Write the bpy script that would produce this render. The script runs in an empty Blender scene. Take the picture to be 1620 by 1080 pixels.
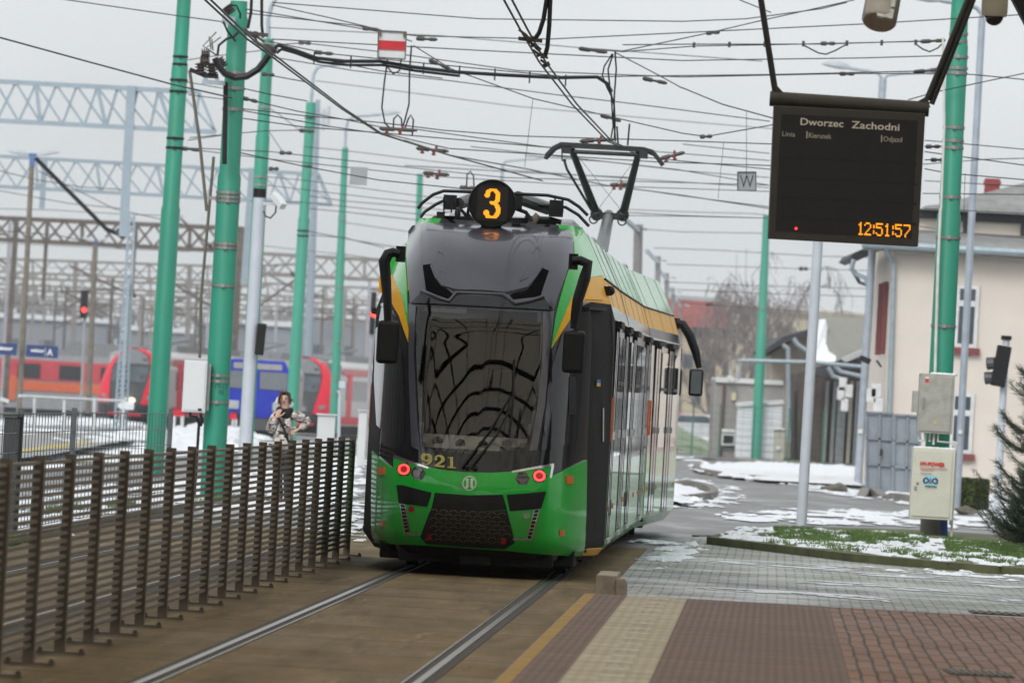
import bpy, bmesh, math, random
from mathutils import Vector, Matrix
R = math.radians
random.seed(7)
SC = bpy.context.scene
COL = SC.collection

# ------------------------------------------------------------------ camera, sky, sun, exposure
F, HC, D0, RHO = 12800.0, 1.765, 85.0, R(3.2)      # focal length in photo pixels, eye height, horizon offset, roll
CR, SR = math.cos(RHO), math.sin(RHO)
cam_d = bpy.data.cameras.new('camera'); cam = bpy.data.objects.new('camera', cam_d); COL.objects.link(cam)
cam_d.sensor_width = 36; cam_d.lens = F/1620*36
cam_d.clip_start = 0.5; cam_d.clip_end = 5000
pit = math.atan(D0/F)
fw = Vector((0, math.cos(pit), math.sin(pit))); Rt = Vector((1, 0, 0)); U = Vector((0, -math.sin(pit), math.cos(pit)))
rc = CR*Rt + SR*U; uc = -SR*Rt + CR*U
m = Matrix((rc, uc, -fw)).transposed().to_4x4(); m.translation = Vector((0, 0, HC))
cam.matrix_world = m
cam_d.dof.use_dof = True; cam_d.dof.focus_distance = 79.5; cam_d.dof.aperture_fstop = 7.0
SC.camera = cam

w = bpy.data.worlds.new('World'); SC.world = w; w.use_nodes = True
nt = w.node_tree; nt.nodes.clear()
out = nt.nodes.new('ShaderNodeOutputWorld'); bg = nt.nodes.new('ShaderNodeBackground')
sky = nt.nodes.new('ShaderNodeTexSky'); sky.sky_type = 'NISHITA'; sky.sun_disc = False
sky.sun_elevation = R(38); sky.sun_rotation = R(200); sky.dust_density = 4; sky.air_density = 1.5
hs = nt.nodes.new('ShaderNodeHueSaturation'); hs.inputs['Saturation'].default_value = 0.10
mx = nt.nodes.new('ShaderNodeMix'); mx.data_type = 'RGBA'; mx.inputs[0].default_value = 0.62
mx.inputs[7].default_value = (6.9, 7.25, 7.45, 1)
tc = nt.nodes.new('ShaderNodeTexCoord'); nz = nt.nodes.new('ShaderNodeTexNoise')   # soft cloud mottling of the overcast
mpg = nt.nodes.new('ShaderNodeMapping'); mpg.inputs['Scale'].default_value = (14, 14, 30)
nz.inputs['Scale'].default_value = 1.0; nz.inputs['Detail'].default_value = 4
mr = nt.nodes.new('ShaderNodeMapRange'); mr.inputs[1].default_value = .3; mr.inputs[2].default_value = .7
mr.inputs[3].default_value = .93; mr.inputs[4].default_value = 1.05
ml = nt.nodes.new('ShaderNodeMix'); ml.data_type = 'RGBA'; ml.blend_type = 'MULTIPLY'; ml.inputs[0].default_value = 1
L = nt.links
L.new(sky.outputs[0], hs.inputs['Color']); L.new(hs.outputs[0], mx.inputs[6])
L.new(tc.outputs['Generated'], mpg.inputs[0]); L.new(mpg.outputs[0], nz.inputs['Vector']); L.new(nz.outputs['Fac'], mr.inputs[0])
L.new(mx.outputs[2], ml.inputs[6]); L.new(mr.outputs[0], ml.inputs[7])
L.new(ml.outputs[2], bg.inputs[0]); bg.inputs[1].default_value = 0.126
L.new(bg.outputs[0], out.inputs[0])

sun_d = bpy.data.lights.new('sun', 'SUN'); sun_d.energy = 1.0; sun_d.angle = R(20); sun_d.color = (1, .97, .92)
sun = bpy.data.objects.new('sun', sun_d); COL.objects.link(sun)
az = R(200); el = R(38)      # low winter sun behind cloud, behind the camera to the left
sdir = Vector((math.sin(az)*math.cos(el), math.cos(az)*math.cos(el), math.sin(el)))
sun.rotation_euler = sdir.to_track_quat('Z', 'Y').to_euler(); sun.location = (0, -20, 60)
SC.view_settings.view_transform = 'Standard'; SC.view_settings.look = 'None'
SC.view_settings.exposure = 0.34; SC.view_settings.gamma = 1
SC.render.engine = 'CYCLES'
SC.cycles.use_denoising = True
SC.cycles.max_bounces = 8; SC.cycles.volume_bounces = 0; SC.cycles.transparent_max_bounces = 12
SC.cycles.caustics_reflective = False; SC.cycles.caustics_refractive = False

# ------------------------------------------------------------------ where things stand
def ab(px, py):
    u, v = px-810, 540-py
    return u*CR - v*SR, u*SR + v*CR
def P(px, py, Y):
    a, b = ab(px, py); return Vector((Y*a/F, Y, HC + Y*(b+D0)/F))
def G(px, py, z=0.0):
    a, b = ab(px, py); Y = (HC-z)*F/(-b-D0); return Vector((Y*a/F, Y, z))
def PZ(px, py, z):
    a, b = ab(px, py); Y = (z-HC)*F/(b+D0); return Vector((Y*a/F, Y, z))
TY0, TX0, TS = 79.3, -0.21, 0.0327                  # the tram track: centre line X = TX0 + TS*(Y-TY0)
TA = math.atan(TS)
def xc(Y): return TX0 + TS*(Y-TY0)
def TW(off, Y, z=0.0): return Vector((xc(Y)+off, Y, z))

# ------------------------------------------------------------------ materials
MATS = {}
def M(name, col, rough=.6, metal=0.0, var=.12, scale=6.0, bump=0.0, bscale=40.0, coat=0.0, emit=0.0, spec=.5, dirt=None, dscale=1.5, damt=.5, stretch=None):
    if name in MATS: return MATS[name]
    mt = bpy.data.materials.new(name); mt.use_nodes = True; n = mt.node_tree; l = n.links
    b = n.nodes['Principled BSDF']
    b.inputs['Roughness'].default_value = rough; b.inputs['Metallic'].default_value = metal
    b.inputs['Coat Weight'].default_value = coat; b.inputs['Coat Roughness'].default_value = .04
    b.inputs['Specular IOR Level'].default_value = spec
    c = Vector(col[:3])
    tcn = n.nodes.new('ShaderNodeTexCoord'); mp = n.nodes.new('ShaderNodeMapping')
    if stretch: mp.inputs['Scale'].default_value = stretch
    l.new(tcn.outputs['Object'], mp.inputs[0])
    nz = n.nodes.new('ShaderNodeTexNoise'); nz.inputs['Scale'].default_value = scale; nz.inputs['Detail'].default_value = 5
    l.new(mp.outputs[0], nz.inputs['Vector'])
    r = n.nodes.new('ShaderNodeValToRGB'); r.color_ramp.elements[0].position = .3; r.color_ramp.elements[1].position = .7
    r.color_ramp.elements[0].color = (*[max(0, x*(1-var)) for x in c], 1); r.color_ramp.elements[1].color = (*[x*(1+var) for x in c], 1)
    l.new(nz.outputs['Fac'], r.inputs[0]); colout = r.outputs[0]
    if dirt:
        n2 = n.nodes.new('ShaderNodeTexNoise'); n2.inputs['Scale'].default_value = dscale; n2.inputs['Detail'].default_value = 8; n2.inputs['Roughness'].default_value = .65
        l.new(mp.outputs[0], n2.inputs['Vector'])
        m2 = n.nodes.new('ShaderNodeMapRange'); m2.inputs[1].default_value = .48; m2.inputs[2].default_value = .72; m2.inputs[4].default_value = damt
        l.new(n2.outputs['Fac'], m2.inputs[0])
        mxx = n.nodes.new('ShaderNodeMix'); mxx.data_type = 'RGBA'; mxx.inputs[7].default_value = (*dirt, 1)
        l.new(m2.outputs[0], mxx.inputs[0]); l.new(colout, mxx.inputs[6]); colout = mxx.outputs[2]
    l.new(colout, b.inputs['Base Color'])
    if bump:
        n3 = n.nodes.new('ShaderNodeTexNoise'); n3.inputs['Scale'].default_value = bscale; n3.inputs['Detail'].default_value = 4
        l.new(mp.outputs[0], n3.inputs['Vector'])
        bp = n.nodes.new('ShaderNodeBump'); bp.inputs['Strength'].default_value = bump; bp.inputs['Distance'].default_value = .02
        l.new(n3.outputs['Fac'], bp.inputs['Height']); l.new(bp.outputs[0], b.inputs['Normal'])
    if emit:
        b.inputs['Emission Color'].default_value = (*c, 1); b.inputs['Emission Strength'].default_value = emit
    MATS[name] = mt; return mt

# ------------------------------------------------------------------ mesh builder
class MB:
    def __init__(s): s.v = []; s.f = []; s.mi = []; s.cur = 0
    def add(s, vs, fs):
        o = len(s.v); s.v += [Vector(x) for x in vs]
        for f in fs: s.f.append([o+i for i in f]); s.mi.append(s.cur)
        return s
    def box(s, c, d, rz=0.0, rx=0.0, ry=0.0, taper=1.0):
        x, y, z = d[0]/2, d[1]/2, d[2]/2
        vs = [Vector((sx*x*(taper if sz > 0 else 1), sy*y*(taper if sz > 0 else 1), sz*z)) for sz in (-1, 1) for sx, sy in ((-1, -1), (1, -1), (1, 1), (-1, 1))]
        if rz or rx or ry:
            mm = Matrix.Rotation(rz, 3, 'Z') @ Matrix.Rotation(ry, 3, 'Y') @ Matrix.Rotation(rx, 3, 'X'); vs = [mm @ q for q in vs]
        c = Vector(c)
        return s.add([c+q for q in vs], [(3, 2, 1, 0), (4, 5, 6, 7), (0, 1, 5, 4), (1, 2, 6, 5), (2, 3, 7, 6), (3, 0, 4, 7)])
    def beam(s, p, q, wd, ht=None, up=(0, 0, 1)):
        p, q = Vector(p), Vector(q); ht = wd if ht is None else ht
        d = (q-p).normalized(); upv = Vector(up)
        if abs(d.dot(upv)) > .97: upv = Vector((0, 1, 0))
        sx = d.cross(upv).normalized()*wd/2; uz = sx.cross(d).normalized()*ht/2
        vs = [a+e for a in (p, q) for e in (-sx-uz, sx-uz, sx+uz, -sx+uz)]
        return s.add(vs, [(0, 1, 2, 3), (7, 6, 5, 4), (0, 4, 5, 1), (1, 5, 6, 2), (2, 6, 7, 3), (3, 7, 4, 0)])
    def tube(s, pts, r, n=8, cap=True, flat=1.0):
        pts = [Vector(p) for p in pts]; rs = r if isinstance(r, (list, tuple)) else [r]*len(pts)
        rings = []; prev = None
        for i, p in enumerate(pts):
            d = ((pts[min(i+1, len(pts)-1)]-p).normalized() + (p-pts[max(i-1, 0)]).normalized())
            if d.length < 1e-9: d = Vector((0, 0, 1))
            d.normalize()
            if prev is None:
                a = Vector((0, 0, 1)) if abs(d.z) < .9 else Vector((0, 1, 0))
                x = d.cross(a).normalized()
            else:
                x = (prev - d*prev.dot(d)).normalized()
            prev = x; y = d.cross(x)
            rings.append([p + x*rs[i]*math.cos(2*math.pi*k/n) + y*rs[i]*flat*math.sin(2*math.pi*k/n) for k in range(n)])
        return s.loft(rings, cap)
    def loft(s, rings, cap=True, closed=True):
        n = len(rings[0]); vs = [q for r in rings for q in r]; fs = []
        for i in range(len(rings)-1):
            for k in range(n if closed else n-1):
                k2 = (k+1) % n
                fs.append((i*n+k, i*n+k2, (i+1)*n+k2, (i+1)*n+k))
        if cap and closed: fs.append(tuple(range(n-1, -1, -1))); fs.append(tuple((len(rings)-1)*n+k for k in range(n)))
        return s.add(vs, fs)
    def cyl(s, p, q, r, r2=None, n=16): return s.tube([p, q], [r, r if r2 is None else r2], n)
    def prism(s, poly, ext):
        poly = [Vector(p) for p in poly]; ext = Vector(ext); n = len(poly)
        return s.add(poly+[p+ext for p in poly], [tuple(range(n-1, -1, -1)), tuple(range(n, 2*n))]+[(k, (k+1) % n, n+(k+1) % n, n+k) for k in range(n)])
    def sphere(s, c, r, nu=12, nv=8, sc=(1, 1, 1)):
        c = Vector(c); rings = []
        for i in range(nv+1):
            ph = -math.pi/2 + math.pi*i/nv; rr = max(math.cos(ph), .001)
            rings.append([c + Vector((r*sc[0]*rr*math.cos(2*math.pi*k/nu), r*sc[1]*rr*math.sin(2*math.pi*k/nu), r*sc[2]*math.sin(ph))) for k in range(nu)])
        return s.loft(rings)
    def torus(s, c, R1, r, ax=(0, 1, 0), n=20, k=6):
        c = Vector(c); q = Vector(ax).to_track_quat('Z', 'Y')
        pts = [c + q @ Vector((R1*math.cos(2*math.pi*i/n), R1*math.sin(2*math.pi*i/n), 0)) for i in range(n+1)]
        return s.tube(pts, r, k)
    def build(s, name, mat, parent=None, label=None, cat=None, group=None, kind=None, smooth=False, local=False, bevel=0.0):
        me = bpy.data.meshes.new(name)
        o = bpy.data.objects.new(name, me); COL.objects.link(o)
        org = Vector((0, 0, 0))
        if parent is not None:
            o.parent = parent
            ch = []; q = parent
            while q is not None: ch.append(q); q = q.parent
            mw = Matrix.Identity(4)
            for q in reversed(ch): mw = mw @ Matrix.LocRotScale(q.location, q.rotation_euler, q.scale)
            vs = s.v if local else [mw.inverted() @ p for p in s.v]
        else:
            if s.v:
                zs = min(p.z for p in s.v); org = Vector((sum(p.x for p in s.v)/len(s.v), sum(p.y for p in s.v)/len(s.v), zs))
            o.location = org; vs = [p-org for p in s.v]
        me.from_pydata([tuple(p) for p in vs], [], s.f)
        for mt in (mat if isinstance(mat, (list, tuple)) else [mat]): me.materials.append(mt)
        if len(me.materials) > 1: me.polygons.foreach_set('material_index', s.mi)
        bm = bmesh.new(); bm.from_mesh(me); bmesh.ops.recalc_face_normals(bm, faces=bm.faces); bm.to_mesh(me); bm.free()
        if smooth:
            me.polygons.foreach_set('use_smooth', [True]*len(me.polygons)); me.set_sharp_from_angle(angle=R(40))
        if bevel:
            md = o.modifiers.new('edge', 'BEVEL'); md.width = bevel; md.segments = 2; md.limit_method = 'ANGLE'
        if label: o['label'] = label
        if cat: o['category'] = cat
        if group: o['group'] = group
        if kind: o['kind'] = kind
        return o
def thing(name, label, cat, loc=(0, 0, 0), rz=0.0, group=None):
    o = bpy.data.objects.new(name, None); COL.objects.link(o); o.location = loc; o.rotation_euler = (0, 0, rz)
    o.empty_display_size = .3
    o['label'] = label; o['category'] = cat
    if group: o['group'] = group
    return o
def dup(root, loc, rz=None, label=None, group=None):
    r = root.copy(); COL.objects.link(r); r.location = loc
    if rz is not None: r.rotation_euler = (0, 0, rz)
    if label: r['label'] = label
    if group: r['group'] = group
    for ch in list(root.children):
        c = ch.copy(); COL.objects.link(c); c.parent = r
        for g in list(ch.children):
            d = g.copy(); COL.objects.link(d); d.parent = c
    return r
def text_into(mb, txt, org, xd, yd, size, thick=.004, spacing=1.0, wide=1.0, bold=0.0, align='LEFT'):
    cu = bpy.data.curves.new('lettering', 'FONT'); cu.body = txt; cu.size = size; cu.space_character = spacing; cu.offset = bold
    cu.align_x = align; cu.resolution_u = 3
    o = bpy.data.objects.new('lettering', cu); COL.objects.link(o)
    me = o.to_mesh(depsgraph=None)
    org, xd, yd = Vector(org), Vector(xd).normalized(), Vector(yd).normalized(); nd = xd.cross(yd)*thick
    vs = [org + xd*p.co.x*wide + yd*p.co.y + nd for p in me.vertices]; fs = [tuple(p.vertices) for p in me.polygons]
    mb.add(vs, fs)
    o.to_mesh_clear(); bpy.data.objects.remove(o); bpy.data.curves.remove(cu)
DOT = {'0': '01110100011001110101110011000101110', '1': '00100011000010000100001000010001110', '2': '01110100010000100010001000100011111', '3': '11110000010000101110000010000111110',
       '5': '11111100001111000001000011000101110', '7': '11111000010000100010001000100001000', ':': '00000001000010000000001000010000000'}

# pole steel, plastics and so on used all over
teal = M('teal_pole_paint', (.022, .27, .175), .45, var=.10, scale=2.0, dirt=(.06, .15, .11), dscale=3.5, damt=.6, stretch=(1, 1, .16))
teal_far = M('teal_pole_paint_far', (.045, .31, .215), .5, var=.10, scale=1.0, dirt=(.07, .20, .15), dscale=2, damt=.5, stretch=(1, 1, .2))  # paler, rougher teal for the distant poles
galv = M('galvanised_steel', (.36, .41, .47), .5, metal=.25, var=.12, scale=5)
pale_grey = M('pale_grey_paint', (.52, .56, .62), .5, var=.06, scale=3)
steel = M('bare_steel_band', (.30, .30, .285), .4, metal=.6, var=.1)
black = M('black_plastic', (.009, .009, .010), .42, var=.2, spec=.3)
blackm = M('matt_black_metal', (.015, .015, .015), .6, var=.2, spec=.3)
wire_m = M('oxidised_wire', (.035, .035, .037), .6, var=.1)
rust = M('rusty_brown_steel', (.115, .095, .08), .8, var=.3, scale=3)
insul = M('brown_insulator', (.06, .045, .04), .35, var=.2)
# ================================================================== GROUND
def node_mat(name):
    mt = bpy.data.materials.new(name); mt.use_nodes = True; n = mt.node_tree
    return mt, n, n.links, n.nodes['Principled BSDF']
def noise(n, l, vec, scale, detail=6, rough=.55):
    z = n.nodes.new('ShaderNodeTexNoise'); z.inputs['Scale'].default_value = scale; z.inputs['Detail'].default_value = detail; z.inputs['Roughness'].default_value = rough
    l.new(vec, z.inputs['Vector']); return z.outputs['Fac']
def mapr(n, l, x, a, b, c=0.0, d=1.0):
    q = n.nodes.new('ShaderNodeMapRange'); q.inputs[1].default_value = a; q.inputs[2].default_value = b; q.inputs[3].default_value = c; q.inputs[4].default_value = d
    l.new(x, q.inputs[0]); return q.outputs[0]
def mixc(n, l, f, A, B):
    q = n.nodes.new('ShaderNodeMix'); q.data_type = 'RGBA'
    if hasattr(f, 'is_output'): l.new(f, q.inputs[0])
    else: q.inputs[0].default_value = f
    for k, x in ((6, A), (7, B)):
        if hasattr(x, 'is_output'): l.new(x, q.inputs[k])
        else: q.inputs[k].default_value = (*x, 1)
    return q.outputs[2]
def ocoord(n, l, sc=(1, 1, 1), rz=0):
    t = n.nodes.new('ShaderNodeTexCoord'); mp = n.nodes.new('ShaderNodeMapping'); mp.inputs['Scale'].default_value = sc; mp.inputs['Rotation'].default_value = (0, 0, rz)
    l.new(t.outputs['Object'], mp.inputs[0]); return mp.outputs[0]
def bumpn(n, l, b, h, st, dist=.01):
    q = n.nodes.new('ShaderNodeBump'); q.inputs['Strength'].default_value = st; q.inputs['Distance'].default_value = dist
    l.new(h, q.inputs['Height']); l.new(q.outputs[0], b.inputs['Normal'])

# snow lying on earth and tired grass
gm, n, l, b = node_mat('snowy_ground')
v = ocoord(n, l); a_ = noise(n, l, v, .11, 9, .6); c_ = noise(n, l, v, 1.3, 6)
grass = mixc(n, l, c_, (.05, .075, .02), (.13, .115, .06))
snowf = mapr(n, l, a_, .40, .50); l.new(mixc(n, l, snowf, grass, (.78, .80, .83)), b.inputs['Base Color']); b.inputs['Roughness'].default_value = .85
bumpn(n, l, b, c_, .4, .05)
# wet asphalt
am, n, l, b = node_mat('wet_asphalt')
v = ocoord(n, l); v2 = ocoord(n, l, (1, .16, 1), -.35); a_ = noise(n, l, v2, .8, 8, .6); f_ = noise(n, l, v, 60, 3)
col_ = mixc(n, l, mapr(n, l, a_, .35, .65), (.09, .089, .089), (.185, .18, .175)); l.new(col_, b.inputs['Base Color'])
l.new(mapr(n, l, a_, .35, .6, .28, .62), b.inputs['Roughness']); bumpn(n, l, b, f_, .25, .004)
# brown concrete of the track bed, stained with rust and grit
tm, n, l, b = node_mat('track_bed_concrete')
v = ocoord(n, l); v2 = ocoord(n, l, (1, .10, 1)); a_ = noise(n, l, v2, 1.7, 9, .62); f_ = noise(n, l, v, 45, 4); p_ = noise(n, l, v, .5, 5)
cc = mixc(n, l, mapr(n, l, a_, .3, .7), (.115, .080, .040), (.30, .222, .118)); cc = mixc(n, l, mapr(n, l, f_, .35, .62, 0, .45), cc, (.09, .07, .05))
vj = n.nodes.new('ShaderNodeSeparateXYZ'); l.new(v, vj.inputs[0])
wv = n.nodes.new('ShaderNodeMath'); wv.operation = 'PINGPONG'; wv.inputs[1].default_value = 1.55; l.new(vj.outputs[1], wv.inputs[0])
cc = mixc(n, l, mapr(n, l, wv.outputs[0], .0, .10, .8, 0), cc, (.05, .038, .028))
st_ = noise(n, l, ocoord(n, l, (.8, .05, 1)), 2.3, 8, .7); cc = mixc(n, l, mapr(n, l, st_, .53, .66, 0, .6), cc, (.055, .042, .028)); st2 = noise(n, l, ocoord(n, l, (2.2, .12, 1)), 1.9, 8, .7); cc = mixc(n, l, mapr(n, l, st2, .58, .70, 0, .5), cc, (.36, .30, .20))
b.inputs['Specular IOR Level'].default_value = .08; l.new(cc, b.inputs['Base Color']); l.new(mapr(n, l, p_, .35, .65, .6, .85), b.inputs['Roughness']); bumpn(n, l, b, f_, .3, .006)

def sheet(name, pts, mat, z=None, kind='structure', origin=None, rz=0.0, n=1):
    me = bpy.data.meshes.new(name); o = bpy.data.objects.new(name, me); COL.objects.link(o)
    org = Vector(origin) if origin else Vector(pts[0])
    o.location = org; o.rotation_euler = (0, 0, rz)
    inv = Matrix.Rotation(-rz, 3, 'Z')
    me.from_pydata([tuple(inv @ (Vector(p)-org)) for p in pts], [], [tuple(range(len(pts)))]); me.materials.append(mat)
    bm = bmesh.new(); bm.from_mesh(me); bm.normal_update()
    for f in bm.faces:
        if f.normal.z < 0: f.normal_flip()
    bm.to_mesh(me); bm.free(); o['kind'] = kind; return o
sheet('ground', [(-1600, -200, -.03), (1600, -200, -.03), (1600, 3800, -.03), (70, 3800, -.03), (20, 900, -.03), (-4, 400, -.03), (-5, 246, -.03), (-1600, 246, -.03)], gm, origin=(0, 0, -.03))
sheet('lower_ground', [(-1700, 200, -.70), (100, 200, -.70), (200, 3800, -.70), (-1700, 3800, -.70)], gm, origin=(0, 0, -.70))
Z3 = lambda p, z: Vector((p.x, p.y, z))
sheet('road', [(xc(60)-9.0, 60, -.016), (xc(60)+14, 60, -.016), (17, 128, -.016), (26, 190, -.016), (34, 255, -.016), (60, 330, -.016), (-3.5, 330, -.016), (-5, 244, -.016), (-7, 200, -.016), (-9, 100, -.016)], am, origin=(0, 100, -.016))
sheet('track_bed', [TW(-5.2, 20, -.008), TW(1.36, 20, -.008), TW(1.36, 99, -.008), TW(-5.2, 99, -.008)], tm, origin=TW(0, 60, -.008), rz=-TA)
# gravel and ballast of the railway yard on the left
bm_, n, l, b = node_mat('yard_ballast')
v = ocoord(n, l); a_ = noise(n, l, v, .12, 7); c_ = noise(n, l, v, 9, 4)
l.new(mixc(n, l, mapr(n, l, a_, .50, .62), mixc(n, l, c_, (.06, .057, .06), (.13, .125, .125)), (.62, .64, .68)), b.inputs['Base Color']); b.inputs['Roughness'].default_value = .9
sheet('yard_ballast', [(-150, 240, -.64), (2, 240, -.64), (40, 900, -.64), (-220, 900, -.64)], bm_, origin=(-40, 300, -.64))
# pavement beside the second track
pv = M('grey_paving_slabs', (.22, .215, .205), .5, var=.2, scale=1.5, dirt=(.5, .51, .53), dscale=.7, damt=.6)
sheet('pavement', [TW(-5.2, 40, -.006), TW(-8.6, 40, -.006), (-9.2, 112, -.006), (-4.4, 124, -.006), (-3.0, 104, -.006), TW(-5.2, 100, -.006)], pv, origin=(-6, 80, -.006))

# brick pavings: long rows run with the track
def brickmat(name, c1, c2, mort, bw=.2, rh=.1, ms=.010, rough=.6, bump=.6, moss=None, wet=None):
    mt, n, l, b = node_mat(name); t = n.nodes.new('ShaderNodeTexCoord'); mp = n.nodes.new('ShaderNodeMapping')
    mp.inputs['Rotation'].default_value = (0, 0, R(90)); mp.inputs['Scale'].default_value = (1, .14, 1); l.new(t.outputs['Object'], mp.inputs[0])  # stretch widens the dark cross joints, painting in shadow of uneven paving bricks
    wob = n.nodes.new('ShaderNodeTexNoise'); wob.inputs['Scale'].default_value = .55; wob.inputs['Detail'].default_value = 2; l.new(t.outputs['Object'], wob.inputs['Vector'])
    vm = n.nodes.new('ShaderNodeVectorMath'); vm.operation = 'MULTIPLY_ADD'; vm.inputs[1].default_value = (.05, .05, 0); l.new(wob.outputs['Color'], vm.inputs[0]); l.new(mp.outputs[0], vm.inputs[2])
    br = n.nodes.new('ShaderNodeTexBrick'); br.inputs['Scale'].default_value = 1; br.inputs['Brick Width'].default_value = bw; br.inputs['Row Height'].default_value = rh
    br.inputs['Mortar Size'].default_value = ms; br.inputs['Mortar Smooth'].default_value = .2; br.inputs['Bias'].default_value = 0
    br.inputs['Color1'].default_value = (*c1, 1); br.inputs['Color2'].default_value = (*c2, 1); br.inputs['Mortar'].default_value = (*mort, 1)
    l.new(vm.outputs[0], br.inputs['Vector'])
    ln = noise(n, l, t.outputs['Object'], .9, 6); c = mixc(n, l, mapr(n, l, ln, .35, .7, 0, .35), br.outputs['Color'], tuple(x*.55 for x in c1))
    if moss:
        mo = noise(n, l, t.outputs['Object'], .35, 3); fac = n.nodes.new('ShaderNodeMath'); fac.operation = 'MULTIPLY'
        l.new(br.outputs['Fac'], fac.inputs[0]); l.new(mapr(n, l, mo, .40, .58), fac.inputs[1]); c = mixc(n, l, fac.outputs[0], c, moss)
    b.inputs['Specular IOR Level'].default_value = .5 if wet else .10
    l.new(c, b.inputs['Base Color'])
    rn = noise(n, l, t.outputs['Object'], .5, 4); l.new(mapr(n, l, rn, .4, .6, rough-.22 if wet else rough-.05, rough+.1), b.inputs['Roughness'])
    inv = n.nodes.new('ShaderNodeMath'); inv.operation = 'SUBTRACT'; inv.inputs[0].default_value = 1; l.new(br.outputs['Fac'], inv.inputs[1])
    bumpn(n, l, b, inv.outputs[0], bump, .01); return mt
red_br = brickmat('red_brick_paving', (.27, .158, .115), (.21, .128, .098), (.055, .038, .03), .2, .1, .011)
grey_br = brickmat('grey_brick_paving', (.27, .265, .25), (.21, .205, .195), (.10, .095, .08), .2, .1, .011, .5, moss=(.12, .17, .02), wet=True)
sheet('paved_yard', [TW(1.36, 62, -.004), TW(13, 62, -.004), Z3(G(1660, 905, 0), -.004), Z3(G(1620, 895, 0), -.004), Z3(G(1350, 873, 0), -.004), Z3(G(1200, 857, 0), -.004), Z3(G(1110, 847, 0), -.004), Z3(G(1050, 862, 0), -.004), TW(1.36, 88, -.004)], grey_br, origin=TW(1.36, 70, -.004), rz=-TA)

# ------------------------------------------------------------------ platform: concrete body with surface strips
PH = .20
def poff(px, py): g = G(px, py, PH); return g.x - xc(g.y)
conc = M('platform_concrete', (.27, .255, .23), .8, var=.15, scale=3, bump=.3)
pl = MB(); pl.prism([TW(1.36, 8, -.3), TW(12, 8, -.3), TW(12, 65.6, -.3), TW(1.36, 65.6, -.3)], (0, 0, PH+.3-.004)); pl.build('platform', conc, kind='structure')
def ribmat(name, c, period=.05, cross=.5, amt=.5):
    mt, n, l, b = node_mat(name); t = n.nodes.new('ShaderNodeTexCoord'); sp = n.nodes.new('ShaderNodeSeparateXYZ'); l.new(t.outputs['Object'], sp.inputs[0])
    def wave(o, per):
        q = n.nodes.new('ShaderNodeMath'); q.operation = 'PINGPONG'; q.inputs[1].default_value = per/2; l.new(sp.outputs[o], q.inputs[0]); return q.outputs[0]
    wx = wave(0, period); wy = wave(1, cross)
    ln = noise(n, l, t.outputs['Object'], .8, 7, .6); st = noise(n, l, ocoord(n, l, (.35, 2.5, 1)), 1.1, 5)
    base = mixc(n, l, mapr(n, l, ln, .3, .7), tuple(x*.78 for x in c), tuple(x*1.15 for x in c))
    base = mixc(n, l, mapr(n, l, wx, period*.12, period*.3, amt, 0), base, tuple(x*.55 for x in c))
    base = mixc(n, l, mapr(n, l, wy, .008, .06, .8, 0), base, tuple(x*.45 for x in c))
    base = mixc(n, l, mapr(n, l, st, .48, .68, 0, .5), base, tuple(x*.6 for x in c))
    l.new(base, b.inputs['Base Color']); b.inputs['Roughness'].default_value = .7; b.inputs['Specular IOR Level'].default_value = .10
    bumpn(n, l, b, mapr(n, l, wx, period*.12, period*.3), .5, .008); return mt
ycol = M('worn_yellow_edge_paint', (.36, .225, .06), .7, var=.2, spec=.1, scale=2, dirt=(.14, .11, .08), dscale=3, damt=.7)
purple = ribmat('mauve_ribbed_tiles', (.19, .135, .112), .055, .9)
tan = ribmat('cream_tactile_tiles', (.45, .405, .305), .07, .8, .28)
o0, o1, o2, o3, o4 = 1.36, poff(800, 1080)+.02, poff(884, 1079), poff(1027, 1079), poff(1346, 1079)
print('platform strip offsets', o0, o1, o2, o3, o4, poff(935, 938), poff(972, 940), poff(1085, 944), poff(1318, 953))
def strip(name, a, b_, mat, z): sheet(name, [TW(a, 10, z), TW(b_, 10, z), TW(b_, 65.55, z), TW(a, 65.55, z)], mat, origin=TW(a, 50, z), rz=-TA)
strip('platform_edge_line', o0+.01, o1, ycol, PH+.001)
strip('platform_edge_tiles', o1, o2, purple, PH+.002)
strip('platform_tactile_strip', o2, o3, tan, PH+.003)
strip('platform_ribbed_tiles', o3, o4, purple, PH+.002)
strip('platform_brick_paving', o4, 11.9, red_br, PH+.001)
wm = MB()                                              # the row of worn white dashes along the cream strip
whitep = M('worn_white_paint', (.58, .55, .47), .7, var=.2, scale=30)
yy = 36.0
while yy < 65:
    cx_ = (o2*.45+o3*.55); wm.add([TW(cx_-.075, yy, PH+.006), TW(cx_+.075, yy, PH+.006), TW(cx_+.075, yy+.2, PH+.006), TW(cx_-.075, yy+.2, PH+.006)], [(0, 1, 2, 3)]); yy += 1.25
wm.build('tactile_markings', whitep, kind='structure')
# two cast gratings let into the bricks
grate_m = M('cast_iron_grating', (.10, .095, .085), .6, var=.4, scale=40, bump=.6)
for (px, py, wdt, dp, lb) in ((1548, 1066, .40, .85, 'cast iron grating in the red brick paving nearest the camera'), (1595, 972, .62, .7, 'cast iron grating further back in the red brick paving at the right edge')):
    g = G(px, py, PH); mb = MB(); mb.box((g.x, g.y, PH+.006), (wdt, dp, .012))
    for i in range(9): mb.box((g.x-wdt/2+wdt*(i+.5)/9, g.y, PH+.015), (wdt/22, dp*.9, .008))
    mb.build('drain_grating', grate_m, label=lb, cat='grating')
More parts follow.
